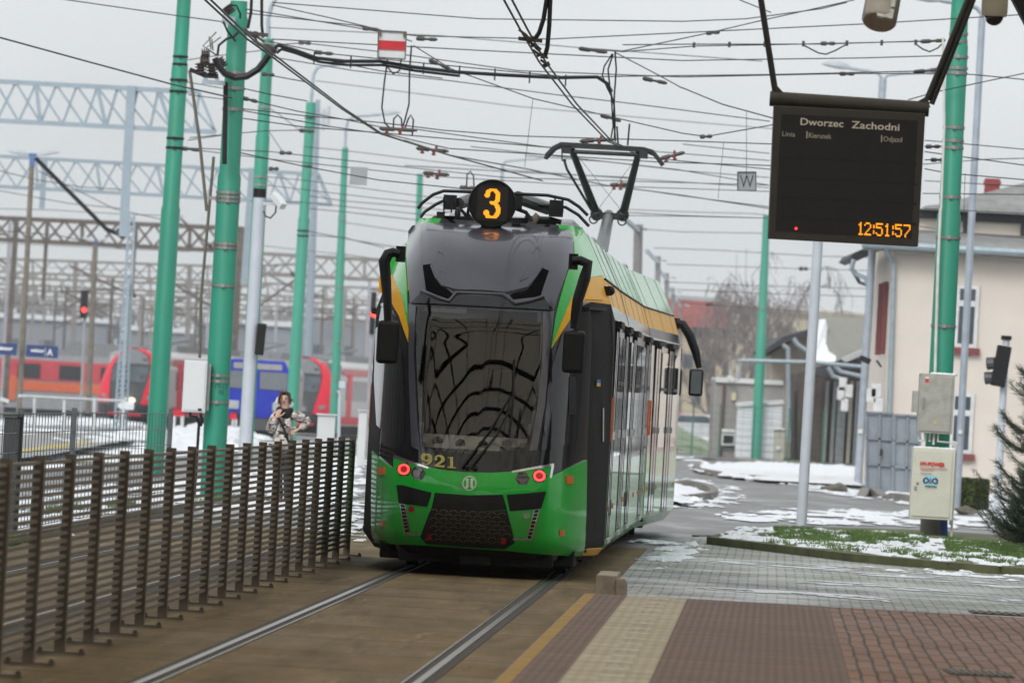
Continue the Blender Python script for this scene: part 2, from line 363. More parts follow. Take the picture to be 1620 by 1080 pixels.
# concrete end block behind the platform, its side ribbed
g = P(972, 922, 66.6); t = thing('concrete_block', 'short ribbed concrete block standing at the end of the platform by the track', 'concrete block', (g.x, g.y, 0), -TA)
mb = MB(); mb.box((-.06, .5, .17), (.17, 1.6, .34)); 
for k in range(5): mb.box((.055, -.22+k*.30, .16-.008*k), (.07, .24, .32-.016*k))
mb.build('block', M('weathered_concrete', (.36, .31, .25), .85, var=.2, scale=9, bump=.4, bscale=60, dirt=(.15, .13, .10)), t, local=True, bevel=.012)

# ------------------------------------------------------------------ rails, grooved and flush with the concrete
rail_m = M('polished_rail', (.22, .205, .19), .28, metal=.9, var=.15, scale=2, stretch=(1, .2, 1)); rail_d = M('rail_groove', (.03, .025, .02), .8)
def rail_track(off0, y0, y1, yb=None):
    for s in (-1, 1):
        c = off0 + s*.7475
        mb = MB(); sg = -s
        def sl(a, b_, z, mi):
            mb.cur = mi; mb.prism([TW(c+a, y0, -.03), TW(c+b_, y0, -.03), TW(c+b_, y1, -.03), TW(c+a, y1, -.03)], (0, 0, z+.03))
        sl(-.024, .024, .004, 0)
        gl = (.024, .078) if sg > 0 else (-.078, -.024); sl(gl[0], gl[1], -.004, 1)
        li = (.078, .092) if sg > 0 else (-.092, -.078); sl(li[0], li[1], .002, 0)
        ou = (-.085, -.024) if sg > 0 else (.024, .085); sl(ou[0], ou[1], -.003, 1)
        mb.build('rail', [rail_m, rail_d], kind='structure')
rail_track(0, 15, 180); rail_track(-3.06, 15, 180)

# ------------------------------------------------------------------ slatted fence between the tracks
fence_m = M('bronze_fence_paint', (.095, .075, .052), .55, var=.2, scale=8, dirt=(.16, .13, .09), dscale=10, damt=.4)
slat_m = M('bronze_slat_paint', (.145, .12, .088), .5, var=.2, scale=8, dirt=(.22, .19, .15), dscale=10, damt=.4)
FO = -1.53; ft = thing('slatted_fence', 'long brown metal fence of horizontal slats standing between the two tram tracks', 'fence', TW(FO, 42, 0), -TA)
NP = 21; PS = 2.12; FH = 1.235
pm = MB()
pm.box((0, 0, FH/2+.01), (.012, .10, FH)); pm.box((-.032, .045, FH/2+.01), (.055, .008, FH)); pm.box((-.032, -.045, FH/2+.01), (.055, .008, FH))
pm2 = MB(); pm2.box((-.02, 0, .008), (.30, .10, .016))
for sx in (-.15, .11):
    pm2.cyl((sx, 0, .012), (sx, 0, .040), .010, n=8); pm2.box((sx, 0, .024), (.032, .032, .014))
post0 = plate0 = None; ys = [.05+PS*i for i in range(NP)]
for i, y in enumerate(ys):
    if post0 is None:
        post0 = pm.build('fence_post', fence_m, ft, local=True); plate0 = pm2.build('base_plate', fence_m, post0, local=True)
    else:
        q = post0.copy(); COL.objects.link(q); q.parent = ft; q.location = (0, y-ys[0], 0)
        q2 = plate0.copy(); COL.objects.link(q2); q2.parent = q
for i in range(NP-1):
    sm = MB()
    for k in range(23):
        z = .115+k*.0495; jit = random.uniform(-.0015, .0015)
        sm.box((-.03, ys[i]+PS/2, z+jit), (.034, PS-.02, .0195), rx=random.uniform(-.0006, .0006))
    sm.build('slat_panel', slat_m, ft, local=True)

# ------------------------------------------------------------------ vaulted platform shelter overhead (behind and above the camera)
vault_m, n, l, b = node_mat('shelter_glazing_sheet')
v = ocoord(n, l); a_ = noise(n, l, v, 5, 8, .7)
l.new(mixc(n, l, mapr(n, l, a_, .3, .7), (.34, .30, .26), (.48, .44, .39)), b.inputs['Base Color']); b.inputs['Roughness'].default_value = .6
tr = n.nodes.new('ShaderNodeBsdfTranslucent'); tr.inputs[0].default_value = (.97, .88, .75, 1); ms_ = n.nodes.new('ShaderNodeMixShader'); ms_.inputs[0].default_value = .88
o_ = n.nodes['Material Output']; l.new(b.outputs[0], ms_.inputs[1]); l.new(tr.outputs[0], ms_.inputs[2]); l.new(ms_.outputs[0], o_.inputs[0])
sh = thing('platform_shelter', 'dark arched shelter roof over the tracks and platform whose corner shows at the top right', 'shelter', TW(1.5, 20, 0), -TA)
HS, ZS, RI, YA, YB = 8.2, 5.7, 3.1, -34.0, 54.2
def arc(th, y, dz=0): return Vector((HS*math.cos(th), y, ZS + RI*math.sin(th) + dz))
NA = 24
vm_ = MB(); vm_.loft([[arc(math.pi*k/NA, y) for k in range(NA+1)] for y in (YA, YB)], closed=False); vm_.build('glazing', vault_m, sh, local=True)
rb = MB(); y = YA
while y <= YB+.01:
    rb.tube([arc(math.pi*k/NA, y, -.12) for k in range(NA+1)], .085, 8)
    if round((y-YA)/1.744) % 3 == 0:
        for s in (-1, 1): rb.cyl((s*HS, y, 0), (s*HS, y, ZS), .12, n=10)
    y += 1.744
rb.build('arch_rib', blackm, sh, local=True)
pu = MB()
for k in range(2, NA-1, 2): pu.beam(arc(math.pi*k/NA, YA, -.05), arc(math.pi*k/NA, YB, -.05), .10, .12)
for s in (-1, 1): pu.beam((s*HS, YA, ZS), (s*HS, YB, ZS), .25, .3)
pu.build('purlin', blackm, sh, local=True)
gc = P(1606, -8, 66); mb = MB(); mb.prism([P(1588, -10, 66), P(1600, 2, 66), P(1624, 48, 66), P(1660, 48, 66), P(1660, -60, 66), P(1588, -60, 66)], (0, -.25, 0)); q_ = P(1630, -40, 65.9); mb.beam(q_, Vector((q_.x+.3, q_.y, 8.0)), .16); mb.build('eaves_bracket', blackm, sh)
# ================================================================== THE TRAM
green = M('tram_green_paint', (.012, .45, .04), .26, var=.06, scale=1.2, coat=.55, spec=.25, dirt=(.06, .22, .06), dscale=4.0, damt=.55, stretch=(1.4, 1.4, .45))
yellow = M('tram_yellow_paint', (.86, .42, .004), .4, var=.05, coat=.08, spec=.12)
glossblk = M('tram_black_gloss', (.010, .010, .012), .09, var=.1, spec=.5, dirt=(.05, .045, .04), dscale=3.5, damt=.22)
graph = M('tram_graphite_metallic', (.070, .070, .090), .32, metal=.4, var=.08, scale=2, coat=.55, dirt=(.12, .12, .13), dscale=1.3, damt=.4)
roofm = M('tram_roof_grey', (.30, .31, .32), .5, var=.1)
chrome = M('lamp_chrome', (.65, .65, .66), .18, metal=1.0, var=.05)
orange = M('amber_reflector', (.75, .16, .015), .25, var=.1, coat=.6)
redlens = M('red_reflector', (.30, .008, .015), .2, var=.1, coat=.8)
redled = M('red_tail_led', (1.0, .035, .03), .4, var=.05, emit=3.2)
ledm = M('amber_led', (1.0, .33, .012), .4, var=.08, emit=1.15)
dimled = M('unlit_led_board', (.012, .011, .009), .5, var=.3, scale=300)
pgm = M('pantograph_dark_steel', (.030, .032, .033), .45, metal=.4, var=.2)
under = M('underframe_black', (.012, .012, .012), .85, var=.3)
creamp = M('cab_dash_cream', (.80, .79, .73), .6, var=.05)
gold = M('worn_gold_lettering', (.48, .42, .12), .5, var=.1, scale=20)
# dark windscreen: tinted, mirror-like
gl, n, l, b = node_mat('tinted_windscreen'); n.nodes.remove(b)
tb = n.nodes.new('ShaderNodeBsdfTransparent'); tb.inputs[0].default_value = (.80, .81, .80, 1)
gb = n.nodes.new('ShaderNodeBsdfGlossy'); gb.inputs['Roughness'].default_value = .015; gb.inputs['Color'].default_value = (1, .98, .95, 1)
fr = n.nodes.new('ShaderNodeFresnel'); fr.inputs[0].default_value = 1.5
mxs = n.nodes.new('ShaderNodeMixShader'); l.new(fr.outputs[0], mxs.inputs[0]); l.new(tb.outputs[0], mxs.inputs[1]); l.new(gb.outputs[0], mxs.inputs[2]); l.new(mxs.outputs[0], n.nodes['Material Output'].inputs[0])
doorblk = M('cab_door_black', (.010, .009, .008), .6, var=.3, spec=.10, dirt=(.035, .03, .026), dscale=4, damt=.5, stretch=(1, 1, .3))
sideglass = M('tram_side_glass', (.014, .015, .016), .03, var=.2, spec=.55)

TO = TW(0, 78, 0)
tram = thing('tram', 'green and black articulated tram numbered 921 showing route 3 on the near track', 'tram', TO, -TA)
TR = Matrix.Rotation(TA, 3, 'Z')
def toL(p): return TR @ (Vector(p)-TO)
def toW(p): return TO + TR.transposed() @ Vector(p)
def interp(knots, x):
    if x <= knots[0][0]: return knots[0][1]
    for (a, fa), (b_, fb) in zip(knots, knots[1:]):
        if x <= b_: return fa + (fb-fa)*(x-a)/(b_-a)
    return knots[-1][1]
def pchip(knots):
    xs = [k[0] for k in knots]; ys = [k[1] for k in knots]; n_ = len(xs); h = [xs[i+1]-xs[i] for i in range(n_-1)]; dl = [(ys[i+1]-ys[i])/h[i] for i in range(n_-1)]
    d = [dl[0]]+[0.0 if dl[i-1]*dl[i] <= 0 else (h[i-1]*dl[i]+h[i]*dl[i-1])/(h[i-1]+h[i]) for i in range(1, n_-1)]+[dl[-1]]
    def f(x):
        if x <= xs[0]: return ys[0]
        if x >= xs[-1]: return ys[-1]
        i = max(k for k in range(n_-1) if xs[k] <= x); t = (x-xs[i])/h[i]
        return ys[i]*(1+2*t)*(1-t)**2 + h[i]*d[i]*t*(1-t)**2 + ys[i+1]*t*t*(3-2*t) + h[i]*d[i+1]*t*t*(t-1)
    return f
KT0 = [(.19, .30), (.34, .10), (.5, .03), (.85, 0), (1.0, .03), (1.25, .078), (1.5, .133), (1.75, .194), (2.0, .262), (2.25, .336), (2.45, .401), (2.65, .52), (2.9, .74), (3.1, .97), (3.25, 1.23), (3.35, 1.52), (3.43, 2.1)]
KTP = [(0, 0), (.2, .011), (.35, .0345), (.5, .0705), (.62, .110), (.75, .24), (.9, .55), (1.02, 1.0), (1.2, 2.4)]
KW = [(.19, 1.08), (.34, 1.2), (1.2, 1.2), (2.3, 1.18), (2.71, 1.14), (2.965, 1.06), (3.43, .83), (3.5, .79)]
FTP, FT0 = pchip(KTP), pchip(KT0)
def Wz(z): return interp(KW, z)
def S(w, z):
    q = min(abs(w)/Wz(z), 1.0)
    return FTP(1.2*q) + FT0(z)*(1-q**4)
def FS(px, py):
    Y = 78.6
    for _ in range(25):
        p = toL(P(px, py, Y)); Y += (S(p.x, p.z)-p.y)*.8
    p = toL(P(px, py, Y)); return (p.x, p.z)
def SP(w, z, off=0.0):
    e = .01; dw = (S(w+e, z)-S(w-e, z))/(2*e); dz = (S(w, z+e)-S(w, z-e))/(2*e)
    nn = Vector((dw, -1, dz)).normalized(); return Vector((w, S(w, z), z)) + nn*off
def inpoly(x, y, poly):
    c = False; j = len(poly)-1
    for i in range(len(poly)):
        if (poly[i][1] > y) != (poly[j][1] > y) and x < (poly[j][0]-poly[i][0])*(y-poly[i][1])/(poly[j][1]-poly[i][1])+poly[i][0]: c = not c
        j = i
    return c
def panel(name, polys, mat, off=.012, parent=None, px=True, gw=.045, gz=.06, label=None, rim=.02):
    parent = parent or tram; mb = MB()
    for poly in polys:
        wz = [FS(*p) for p in poly] if px else poly
        bm = bmesh.new(); f = bm.faces.new([bm.verts.new((a, b_, 0)) for a, b_ in wz])
        ws = [p[0] for p in wz]; zs = [p[1] for p in wz]
        for lo, hi, st, ax in ((min(ws), max(ws), gw, 0), (min(zs), max(zs), gz, 1)):
            x = lo+st
            while x < hi-.003:
                co = (x, 0, 0) if ax == 0 else (0, x, 0); no = (1, 0, 0) if ax == 0 else (0, 1, 0)
                bmesh.ops.bisect_plane(bm, geom=bm.verts[:]+bm.edges[:]+bm.faces[:], plane_co=co, plane_no=no, dist=1e-5); x += st
        bm.verts.index_update()
        ids = {v_: i for i, v_ in enumerate(bm.verts)}; vs = [SP(v_.co.x, v_.co.y, off) for v_ in bm.verts]
        fs = [[ids[q] for q in f.verts] for f in bm.faces]
        for e in bm.edges:
            if len(e.link_faces) == 1:
                i, j = ids[e.verts[0]], ids[e.verts[1]]; k = len(vs)
                vs += [SP(e.verts[1].co.x, e.verts[1].co.y, off-rim), SP(e.verts[0].co.x, e.verts[0].co.y, off-rim)]; fs.append([i, j, k, k+1])
        bm.free(); mb.add(vs, fs)
    return mb.build(name, mat, parent, local=True, smooth=True, label=label)
def circ(cx, cy, r, n=20, ry=None): return [(cx+r*math.cos(2*math.pi*k/n), cy+(ry or r)*math.sin(2*math.pi*k/n)) for k in range(n)]
def ring(cx, cy, r1, r2, n=20):
    out = []
    for k in range(n):
        a, b_ = 2*math.pi*k/n, 2*math.pi*(k+.98)/n
        out.append([(cx+r*math.cos(t_), cy+r*math.sin(t_)) for r, t_ in ((r1, a), (r2, a), (r2, b_), (r1, b_))])
    return out

WS = [(661, 486), (700, 487), (780, 489), (855, 492), (858, 520), (854, 600), (847, 650), (834, 706), (800, 713), (745, 718), (700, 714), (667, 706), (662, 640), (659, 560), (658, 510)]
WSwz = [FS(*p) for p in WS]
# nose shell: black base body behind all the front panels, open at the windscreen
mb = MB(); zsl = [.19+(3.47-.19)*i/70 for i in range(71)]; nw = 64
qs = [-1+2*i/nw for i in range(nw+1)]
grid = [[Vector((q*Wz(z), S(q*Wz(z), z), z)) for q in qs] for z in zsl]
vs = [p for r_ in grid for p in r_]; fs = []
for i in range(70):
    for k in range(nw):
        qd = [i*(nw+1)+k, i*(nw+1)+k+1, (i+1)*(nw+1)+k+1, (i+1)*(nw+1)+k]
        if all(inpoly(vs[a].x, vs[a].z, WSwz) for a in qd): continue
        fs.append(qd)
mb.v = vs
for f in fs:
    cz = sum(vs[i].z for i in f)/4; q_ = abs(sum(vs[i].x for i in f)/4)/Wz(cz)
    mb.f.append(f); mb.mi.append(0 if q_ < .72 else (1 if cz > 2.965 else (2 if cz > 2.71 else (3 if q_ > .855 else 0))))
mb.cur = 4; mb.add(grid[-1], [list(range(nw+1))])
nose = mb.build('nose_shell', [glossblk, green, yellow, doorblk, roofm], tram, local=True, smooth=True)
panel('windscreen', [WS], gl, .004, rim=.004, gw=.028, gz=.032)
# cab interior behind the windscreen
mb = MB()
for a in range(14):
    pass
dash = []
for i in range(13):
    w_ = -.66+1.32*i/12; dash.append((w_, S(w_, 1.12)))
mb.add([Vector((w_, t_+.04, 1.10)) for w_, t_ in dash]+[Vector((w_, t_+.36, 1.345)) for w_, t_ in dash]+[Vector((w_, t_+.55, 1.35)) for w_, t_ in dash], [[r_*13+i, r_*13+i+1, (r_+1)*13+i+1, (r_+1)*13+i] for r_ in (0, 1) for i in range(12)])
dsh = mb.build('dashboard', creamp, tram, local=True, smooth=True)
mb = MB()
for px, py in ((691, 698), (727, 702), (763, 704), (801, 703)):
    w_, z_ = FS(px, py); c = Vector((w_, S(w_, 1.12)+.05+(z_-1.12)*1.25, z_)); mb.cyl(c, c+Vector((0, .06, -.01)), .050, n=16)
mb.build('air_vent', black, dsh, local=True)
mb = MB(); mb.box((0, 2.36, 1.7), (1.9, .05, 2.3)); mb.box((0, 1.45, .93), (1.3, 1.8, .05)); mb.build('cab_bulkhead', M('cab_interior_grey', (.035, .034, .033), .8), tram, local=True)
mb = MB(); mb.box((.12, 1.55, 1.35), (.50, .14, .85)); mb.box((.12, 1.25, 1.0), (.5, .5, .14)); mb.box((.12, 1.52, 1.9), (.3, .12, .24)); mb.build('driver_seat', M('seat_fabric_dark', (.02, .02, .025), .9), tram, local=True, bevel=.03)
mb = MB(); mb.tube([(.12+.22*math.cos(a), .78+.05*math.sin(a), 1.36+.21*math.sin(a)) for a in [2*math.pi*i/16 for i in range(17)]], .02); mb.build('hand_wheel', black, tram, local=True)

HOOD = [(645.5, 366), (652, 357), (700, 355), (780, 356), (860, 358), (897, 362), (906, 374), (906, 401), (893, 440), (882, 468), (875, 491), (651, 480), (647, 445), (645, 408)]
hood = panel('hood', [HOOD], graph, .014, gw=.04, gz=.05)
for pp in ([(670, 421), (683, 419), (697, 450), (717, 466), (708, 475), (675, 462)], [(857, 425), (868, 430), (855, 470), (812, 475), (806, 468), (838, 455)]): panel('hood_vent', [pp], M('vent_black', (.005, .005, .006), .8, spec=.05), .0165, parent=hood)
panel('hood_crease', [[(697, 451), (720, 458), (800, 462), (834, 457), (838, 455), (833, 461), (802, 467), (718, 463)]], blackm, .0165, parent=hood)
mb = MB(); mb.tube([SP(*FS(x, y), .018) for x, y in ((668, 462), (688, 471), (711, 478), (722, 465), (796, 468), (815, 482), (838, 478), (860, 471))], .022, 8); mb.build('hood_lip', graph, hood, local=True, smooth=True)
mb = MB(); mb.tube([SP(*FS(x, y), .012) for x, y in ((683, 421), (690, 440), (699, 453), (722, 459), (800, 463), (834, 456), (846, 440), (857, 424))], .014, 8); mb.build('hood_lip', graph, hood, local=True, smooth=True)
for lr, pts in (('l', ((697, 432), (690, 415), (694, 400), (703, 405), (707, 420), (703, 434))), ('r', ((842, 402), (851, 392), (848, 410), (836, 440), (822, 447), (834, 425)))):
    mb = MB(); mb.tube([SP(*FS(x, y), .014) for x, y in pts], .006, 6); mb.build('hood_crease', graph, hood, local=True)
panel('hood_visor', [[(667, 464), (690, 473.5), (711, 480.5), (722, 467.5), (796, 470.5), (815, 484.5), (838, 480.5), (861, 473), (874, 490), (652, 480)]], glossblk, .0165, parent=hood)
panel('door_ledge', [[(925, 486), (952, 487), (952, 492), (925, 491)]], blackm, .05, rim=.05)
panel('flag_sticker', [[(942, 600), (948, 600), (948, 605.5), (942, 605.5)]], M('sticker_blue_flag', (.03, .12, .45), .5), .014, rim=.004); panel('flag_sticker', [[(942, 605.5), (948, 605.5), (948, 611), (942, 611)]], M('sticker_yellow_flag', (.6, .42, .05), .5), .014, rim=.004)
panel('white_strip', [[(952, 645), (953.6, 645), (953.4, 698), (951.8, 698)]], M('white_strip_print', (.55, .56, .54), .5), .014, rim=.004)
panel('window_slot', [[(899, 596), (909, 596), (909, 655), (898, 655)]], black, .016, rim=.01)
panel('side_window_reveal', [[(866, 610), (870, 600), (868, 660), (862, 690), (860, 680)]], graph, .0155, rim=.01)
# glass surround and pillars
panel('windscreen_pillar', [[(648, 481), (659, 485), (656, 560), (660, 650), (665, 713), (652, 706), (648, 600)]], graph, .012)
panel('windscreen_pillar', [[(859, 495), (876, 492), (870, 548), (862, 640), (849, 712), (837, 713), (849, 650), (857, 580)]], graph, .012)
panel('cab_side_window', [[(600, 482), (612, 476), (625, 500), (637, 560), (641, 640), (640, 703), (618, 690), (597, 672), (593, 600), (595, 520)]], sideglass, .010)
panel('cab_side_window', [[(853, 713), (861, 650), (874, 575), (888, 530), (905, 488), (921, 478), (922, 560), (922, 694), (890, 704)]], sideglass, .010)
panel('green_pillar_panel', [[(907, 384), (924, 366), (952, 436), (925, 441), (903, 471), (871, 552), (879, 497), (894, 441), (907, 403)]], green, .013)
panel('green_pillar_panel', [[(643, 385), (643, 408), (645, 446), (648, 520), (637, 468), (624, 436), (606, 430), (611, 418), (628, 394)]], green, .013)
panel('yellow_pillar_panel', [[(871, 552), (903, 471.5), (925, 441.5), (953, 436.5), (953, 475), (924, 474), (903, 502)]], yellow, .0132)
panel('yellow_pillar_panel', [[(606, 430.5), (624, 436.5), (637, 468.5), (648, 521), (647, 541), (633, 500), (616, 468), (600, 462), (599, 440)]], yellow, .0132)
# bumper
BUMP = [(591.5, 713), (608, 729), (625, 742), (625, 722), (652, 730), (679, 739), (705, 744), (736, 747), (775, 748), (809, 746), (842, 740), (875, 732), (872, 752), (898, 740), (926, 727), (925, 800), (923, 866), (918, 877), (800, 868), (690, 861), (640, 858), (594, 856), (590, 800)]
bump = panel('bumper', [BUMP], green, .020)
for pp in ([(634, 796), (643, 798), (676, 803), (672, 832), (664, 841), (652, 838), (646, 815)], [(802, 807), (838, 806), (852, 806), (842, 830), (836, 846), (815, 850), (808, 830)]): panel('bumper_recess', [pp], M('recess_green', (.03, .36, .05), .25, coat=1, var=.05), .0222, parent=bump)
for pp in ([(631, 767), (640, 767), (684, 779), (677, 801), (634, 795)], [(689, 779), (742, 783), (795, 782), (802, 806), (742, 809), (684, 803)], [(801, 782), (830, 780), (862, 777), (854, 804), (806, 808)]): panel('black_trim', [pp], black, .026)
gr = panel('grille', [[(683, 803), (742, 809), (802, 807), (814, 856), (799, 865), (735, 862), (675, 857), (666, 847)]], blackm, .024)
hx = MB()
for r_ in range(8):
    for c_ in range(-1, 9):
        x0 = 688 + c_*15.2 + (7.6 if r_ % 2 else 0); y0 = 811 + r_*6.3 + .055*(x0-742)
        pts = [(x0-7, y0), (x0-4.3, y0-3.1), (x0+2.7, y0-3.1), (x0+5.5, y0)]
        lim = lambda p: 680-.0+(p[1]-806)*-.19 < p[0] < 804+(p[1]-806)*.19 and p[1] < 858
        if all(lim(p) for p in pts): hx.tube([SP(*FS(*p), .026) for p in pts], .0035, 4)
hx.build('grille_mesh', M('bronze_mesh', (.22, .17, .10), .4, metal=.7), gr, local=True)
for pp in ([(625, 720), (628, 720), (679, 739), (678, 741.5), (650, 733), (625, 724)], [(809, 748), (810, 745), (873, 733), (874, 737), (870, 756), (867, 756), (870, 738)]): panel('chrome_strip', [pp], chrome, .0235)
def cellstrip(pts):
    fr_ = panel('light_strip', [pts], chrome, .0235, parent=bump); (ax, ay), (bx, by), (cx_, cy_), (dx, dy) = pts
    cells = []
    for k in range(8):
        t0_, t1_ = (k+.18)/8, (k+.85)/8
        f = lambda t_, s_: (ax+(dx-ax)*t_ + s_*((bx+(cx_-bx)*t_)-(ax+(dx-ax)*t_)), ay+(dy-ay)*t_ + s_*((by+(cy_-by)*t_)-(ay+(dy-ay)*t_)))
        cells.append([f(t0_, .2), f(t0_, .8), f(t1_, .8), f(t1_, .2)])
    panel('light_cell', cells, black, .0255, parent=bump)
cellstrip([(635, 796), (644, 798), (651, 839), (642, 842)]); cellstrip([(844, 806), (853, 804), (841, 851), (832, 850)])
for pp in ([(642, 842), (666, 841.5), (666, 844), (642, 845)], [(811, 849), (832, 850), (841, 851), (841, 853), (811, 852)]): panel('chrome_strip', [pp], chrome, .0245)
for (cx_, cy_, lit) in ((642, 742.5, 1), (663, 748.5, 0), (852, 753, 1), (826, 757, 0)):
    h = panel('tail_light' if lit else 'head_light', [circ(cx_, cy_, 11.5, 6)], M('lamp_bowl_black', (.02, .004, .004), .25, coat=1), .0235, parent=tram)
    if lit:
        panel('led_ring', [p for i, p in enumerate(ring(cx_, cy_, 5.6, 8.6, 24))], redled, .028, parent=h, rim=.004)
        panel('lens', [circ(cx_, cy_, 4.6, 12)], M('tail_red_dim', (.45, .02, .03), .3, emit=.25), .027, parent=h, rim=.004)
    else: panel('lens', [circ(cx_, cy_, 7.2, 14)], M('smoked_lens', (.02, .02, .018), .08, coat=1), .027, parent=h, rim=.004)
for cx_, cy_, r_ in ((653, 804.5, 4.6), (680, 846.5, 4.6), (796.5, 853, 4.6)): panel('reflector', [circ(cx_, cy_, r_, 14)], redlens, .029, rim=.006)
panel('fog_light', [circ(832, 814.5, 4.8, 14)], M('fog_lens', (.25, .28, .2), .15, coat=1, var=.4, scale=60), .028, rim=.006)
for x0, y0, x1, y1 in ((603, 738, 612, 750.5), (892, 752, 902, 765)): panel('side_marker', [[(x0, y0), (x1, y0+.3), (x1, y1+.3), (x0, y1)]], orange, .034, rim=.016)
for x0, y0, x1, y1 in ((604.5, 823, 611, 831.5), (882, 837, 889, 846)): panel('side_marker', [[(x0, y0), (x1, y0+.3), (x1, y1+.3), (x0, y1)]], orange, .03, rim=.012)
panel('step_edge', [[(918, 877), (921.5, 867.5), (951, 865.5), (946, 877.5)]], yellow, .012)
# round maker's emblem: ring with two curved bars
silver = M('emblem_silver', (.55, .58, .52), .35, metal=.4)
emb = ring(743, 764.5, 9.6, 11.2, 28)
emb += [[(738, 757.5), (741.3, 757.5), (741.3, 770), (739, 772.8), (735.5, 770.5), (738, 768)], [(748, 757.5), (744.7, 757.5), (744.7, 770), (747, 772.8), (750.5, 770.5), (748, 768)], [(735, 760.5), (738, 757.5), (738, 760)], [(751, 760.5), (748, 757.5), (748, 760)]]
panel('emblem', emb, silver, .0225, rim=.004)
# fleet number 921 in heavy serif figures, set along a slightly falling line
def stroke(pts, wds):
    out = []
    L_, R_ = [], []
    for i, p in enumerate(pts):
        a = pts[max(i-1, 0)]; b_ = pts[min(i+1, len(pts)-1)]; dx, dy = b_[0]-a[0], b_[1]-a[1]; q = math.hypot(dx, dy) or 1
        L_.append((p[0]-dy/q*wds[i]/2, p[1]+dx/q*wds[i]/2)); R_.append((p[0]+dy/q*wds[i]/2, p[1]-dx/q*wds[i]/2))
    return [[L_[i], L_[i+1], R_[i+1], R_[i]] for i in range(len(pts)-1)]
def glyph(polys, ox, oy, sx, sy): return [[(ox+x*sx, oy+y*sy+.10*x*sx) for x, y in pl_] for pl_ in polys]   # y down
ar = lambda cx_, cy_, rx, ry, a0, a1, n=9: [(cx_+rx*math.cos(R(a0+(a1-a0)*i/n)), cy_+ry*math.sin(R(a0+(a1-a0)*i/n))) for i in range(n+1)]
nine = stroke(ar(.5, .32, .34, .27, 0, 360, 18), [.30 if abs(math.cos(R(20*i))) > .5 else .13 for i in range(19)]) + stroke(ar(.30, .45, .54, .50, -25, 85, 9), [.28, .3, .3, .28, .25, .2, .15, .12, .1, .1]) + [circ(.22, .86, .13, 10)]
two = stroke(ar(.48, .30, .33, .26, 190, 360, 8)+[(.78, .42), (.55, .62), (.2, .88)], [.12, .12, .13, .14, .18, .24, .28, .3, .3, .28, .2, .12]) + [circ(.2, .32, .13, 10), [(.08, .82), (.9, .82), (.97, .68), (.9, 1.0), (.08, 1.0)]]
one = [[(.38, .05), (.66, 0), (.66, .9), (.38, .9)], [(.15, .9), (.9, .9), (.9, 1.0), (.15, 1.0)], [(.16, .1), (.38, .05), (.38, .14), (.16, .17)]]
panel('fleet_number', glyph(nine, 666, 717, 19, 18.5)+glyph(two, 686.5, 719.5, 18.5, 18.5)+glyph(one, 706, 721.5, 17, 18), gold, .0145, rim=.004, gw=.2, gz=.2)
# wiper
mb = MB()
for pts in (((731, 741), (775, 683), (806, 628)), ((745, 741), (785, 690), (810, 640))): mb.tube([SP(*FS(*p), .045) for p in pts], .012, 6)
mb.tube([SP(*FS(*p), .03) for p in ((813, 570), (811, 640), (806, 690))], .011, 6)
for x, y in ((739, 740), (752, 741)): mb.sphere(SP(*FS(x, y), .03), .022)
mb.build('wiper', black, tram, local=True)
mb = MB(); mb.box((0, .62, .20), (1.5, .3, .18)); mb.box((0, 1.5, .24), (1.9, 1.4, .24)); mb.box((0, .6, .15), (.30, .55, .10)); mb.build('coupler_guard', under, tram, local=True, bevel=.02)

# ---- route number disc
c = P(779, 322, 79.75); mb = MB(); mb.cyl(c+Vector((0, .0, 0)), c+Vector((0, .16, 0)), .234, n=40); mb.torus(c+Vector((0, 0, 0)), .226, .012, n=40)
mb.box(c+Vector((0, .1, -.25)), (.2, .12, .08))
disc = mb.build('route_disc', black, tram, smooth=True)
mb = MB(); mb.box(c+Vector((0, -.004, 0)), (.30, .008, .335)); mb.build('led_board', dimled, disc)
def three(x, y):
    best = 9
    for pts, wd in (([(.20, .78), (.22, .88), (.36, .955), (.52, .965), (.68, .93), (.80, .84), (.83, .73), (.78, .61), (.64, .53), (.42, .525)], .105), ([(.42, .525), (.62, .52), (.80, .43), (.87, .29), (.82, .14), (.66, .045), (.45, .02), (.26, .06), (.16, .16)], .105)):
        for i in range(len(pts)-1):
            (x0, y0), (x1, y1) = pts[i], pts[i+1]; dx, dy = x1-x0, (y1-y0)*1.75; tt = max(0, min(1, ((x-x0)*dx+(y-y0)*1.75*dy)/(dx*dx+dy*dy+1e-9)))
            d = math.hypot(x-x0-dx*tt, (y-y0)*1.75-dy*tt); vert = abs(dy)/(abs(dx)+abs(dy)); best = min(best, d-(wd*(.75+.65*vert)))
    best = min(best, math.hypot(x-.17, (y-.77)*1.75)-.15, math.hypot(x-.16, (y-.17)*1.75)-.16)
    return best < 0
mb = MB()
for i in range(15):
    for j in range(26):
        x, y = (i+.5)/15, (j+.5)/26
        if three(x, y): mb.box(c+Vector(((x-.5)*.165, -.011, (y-.5)*.29)), (.0098, .004, .0098))
mb.build('lit_number', ledm, disc)

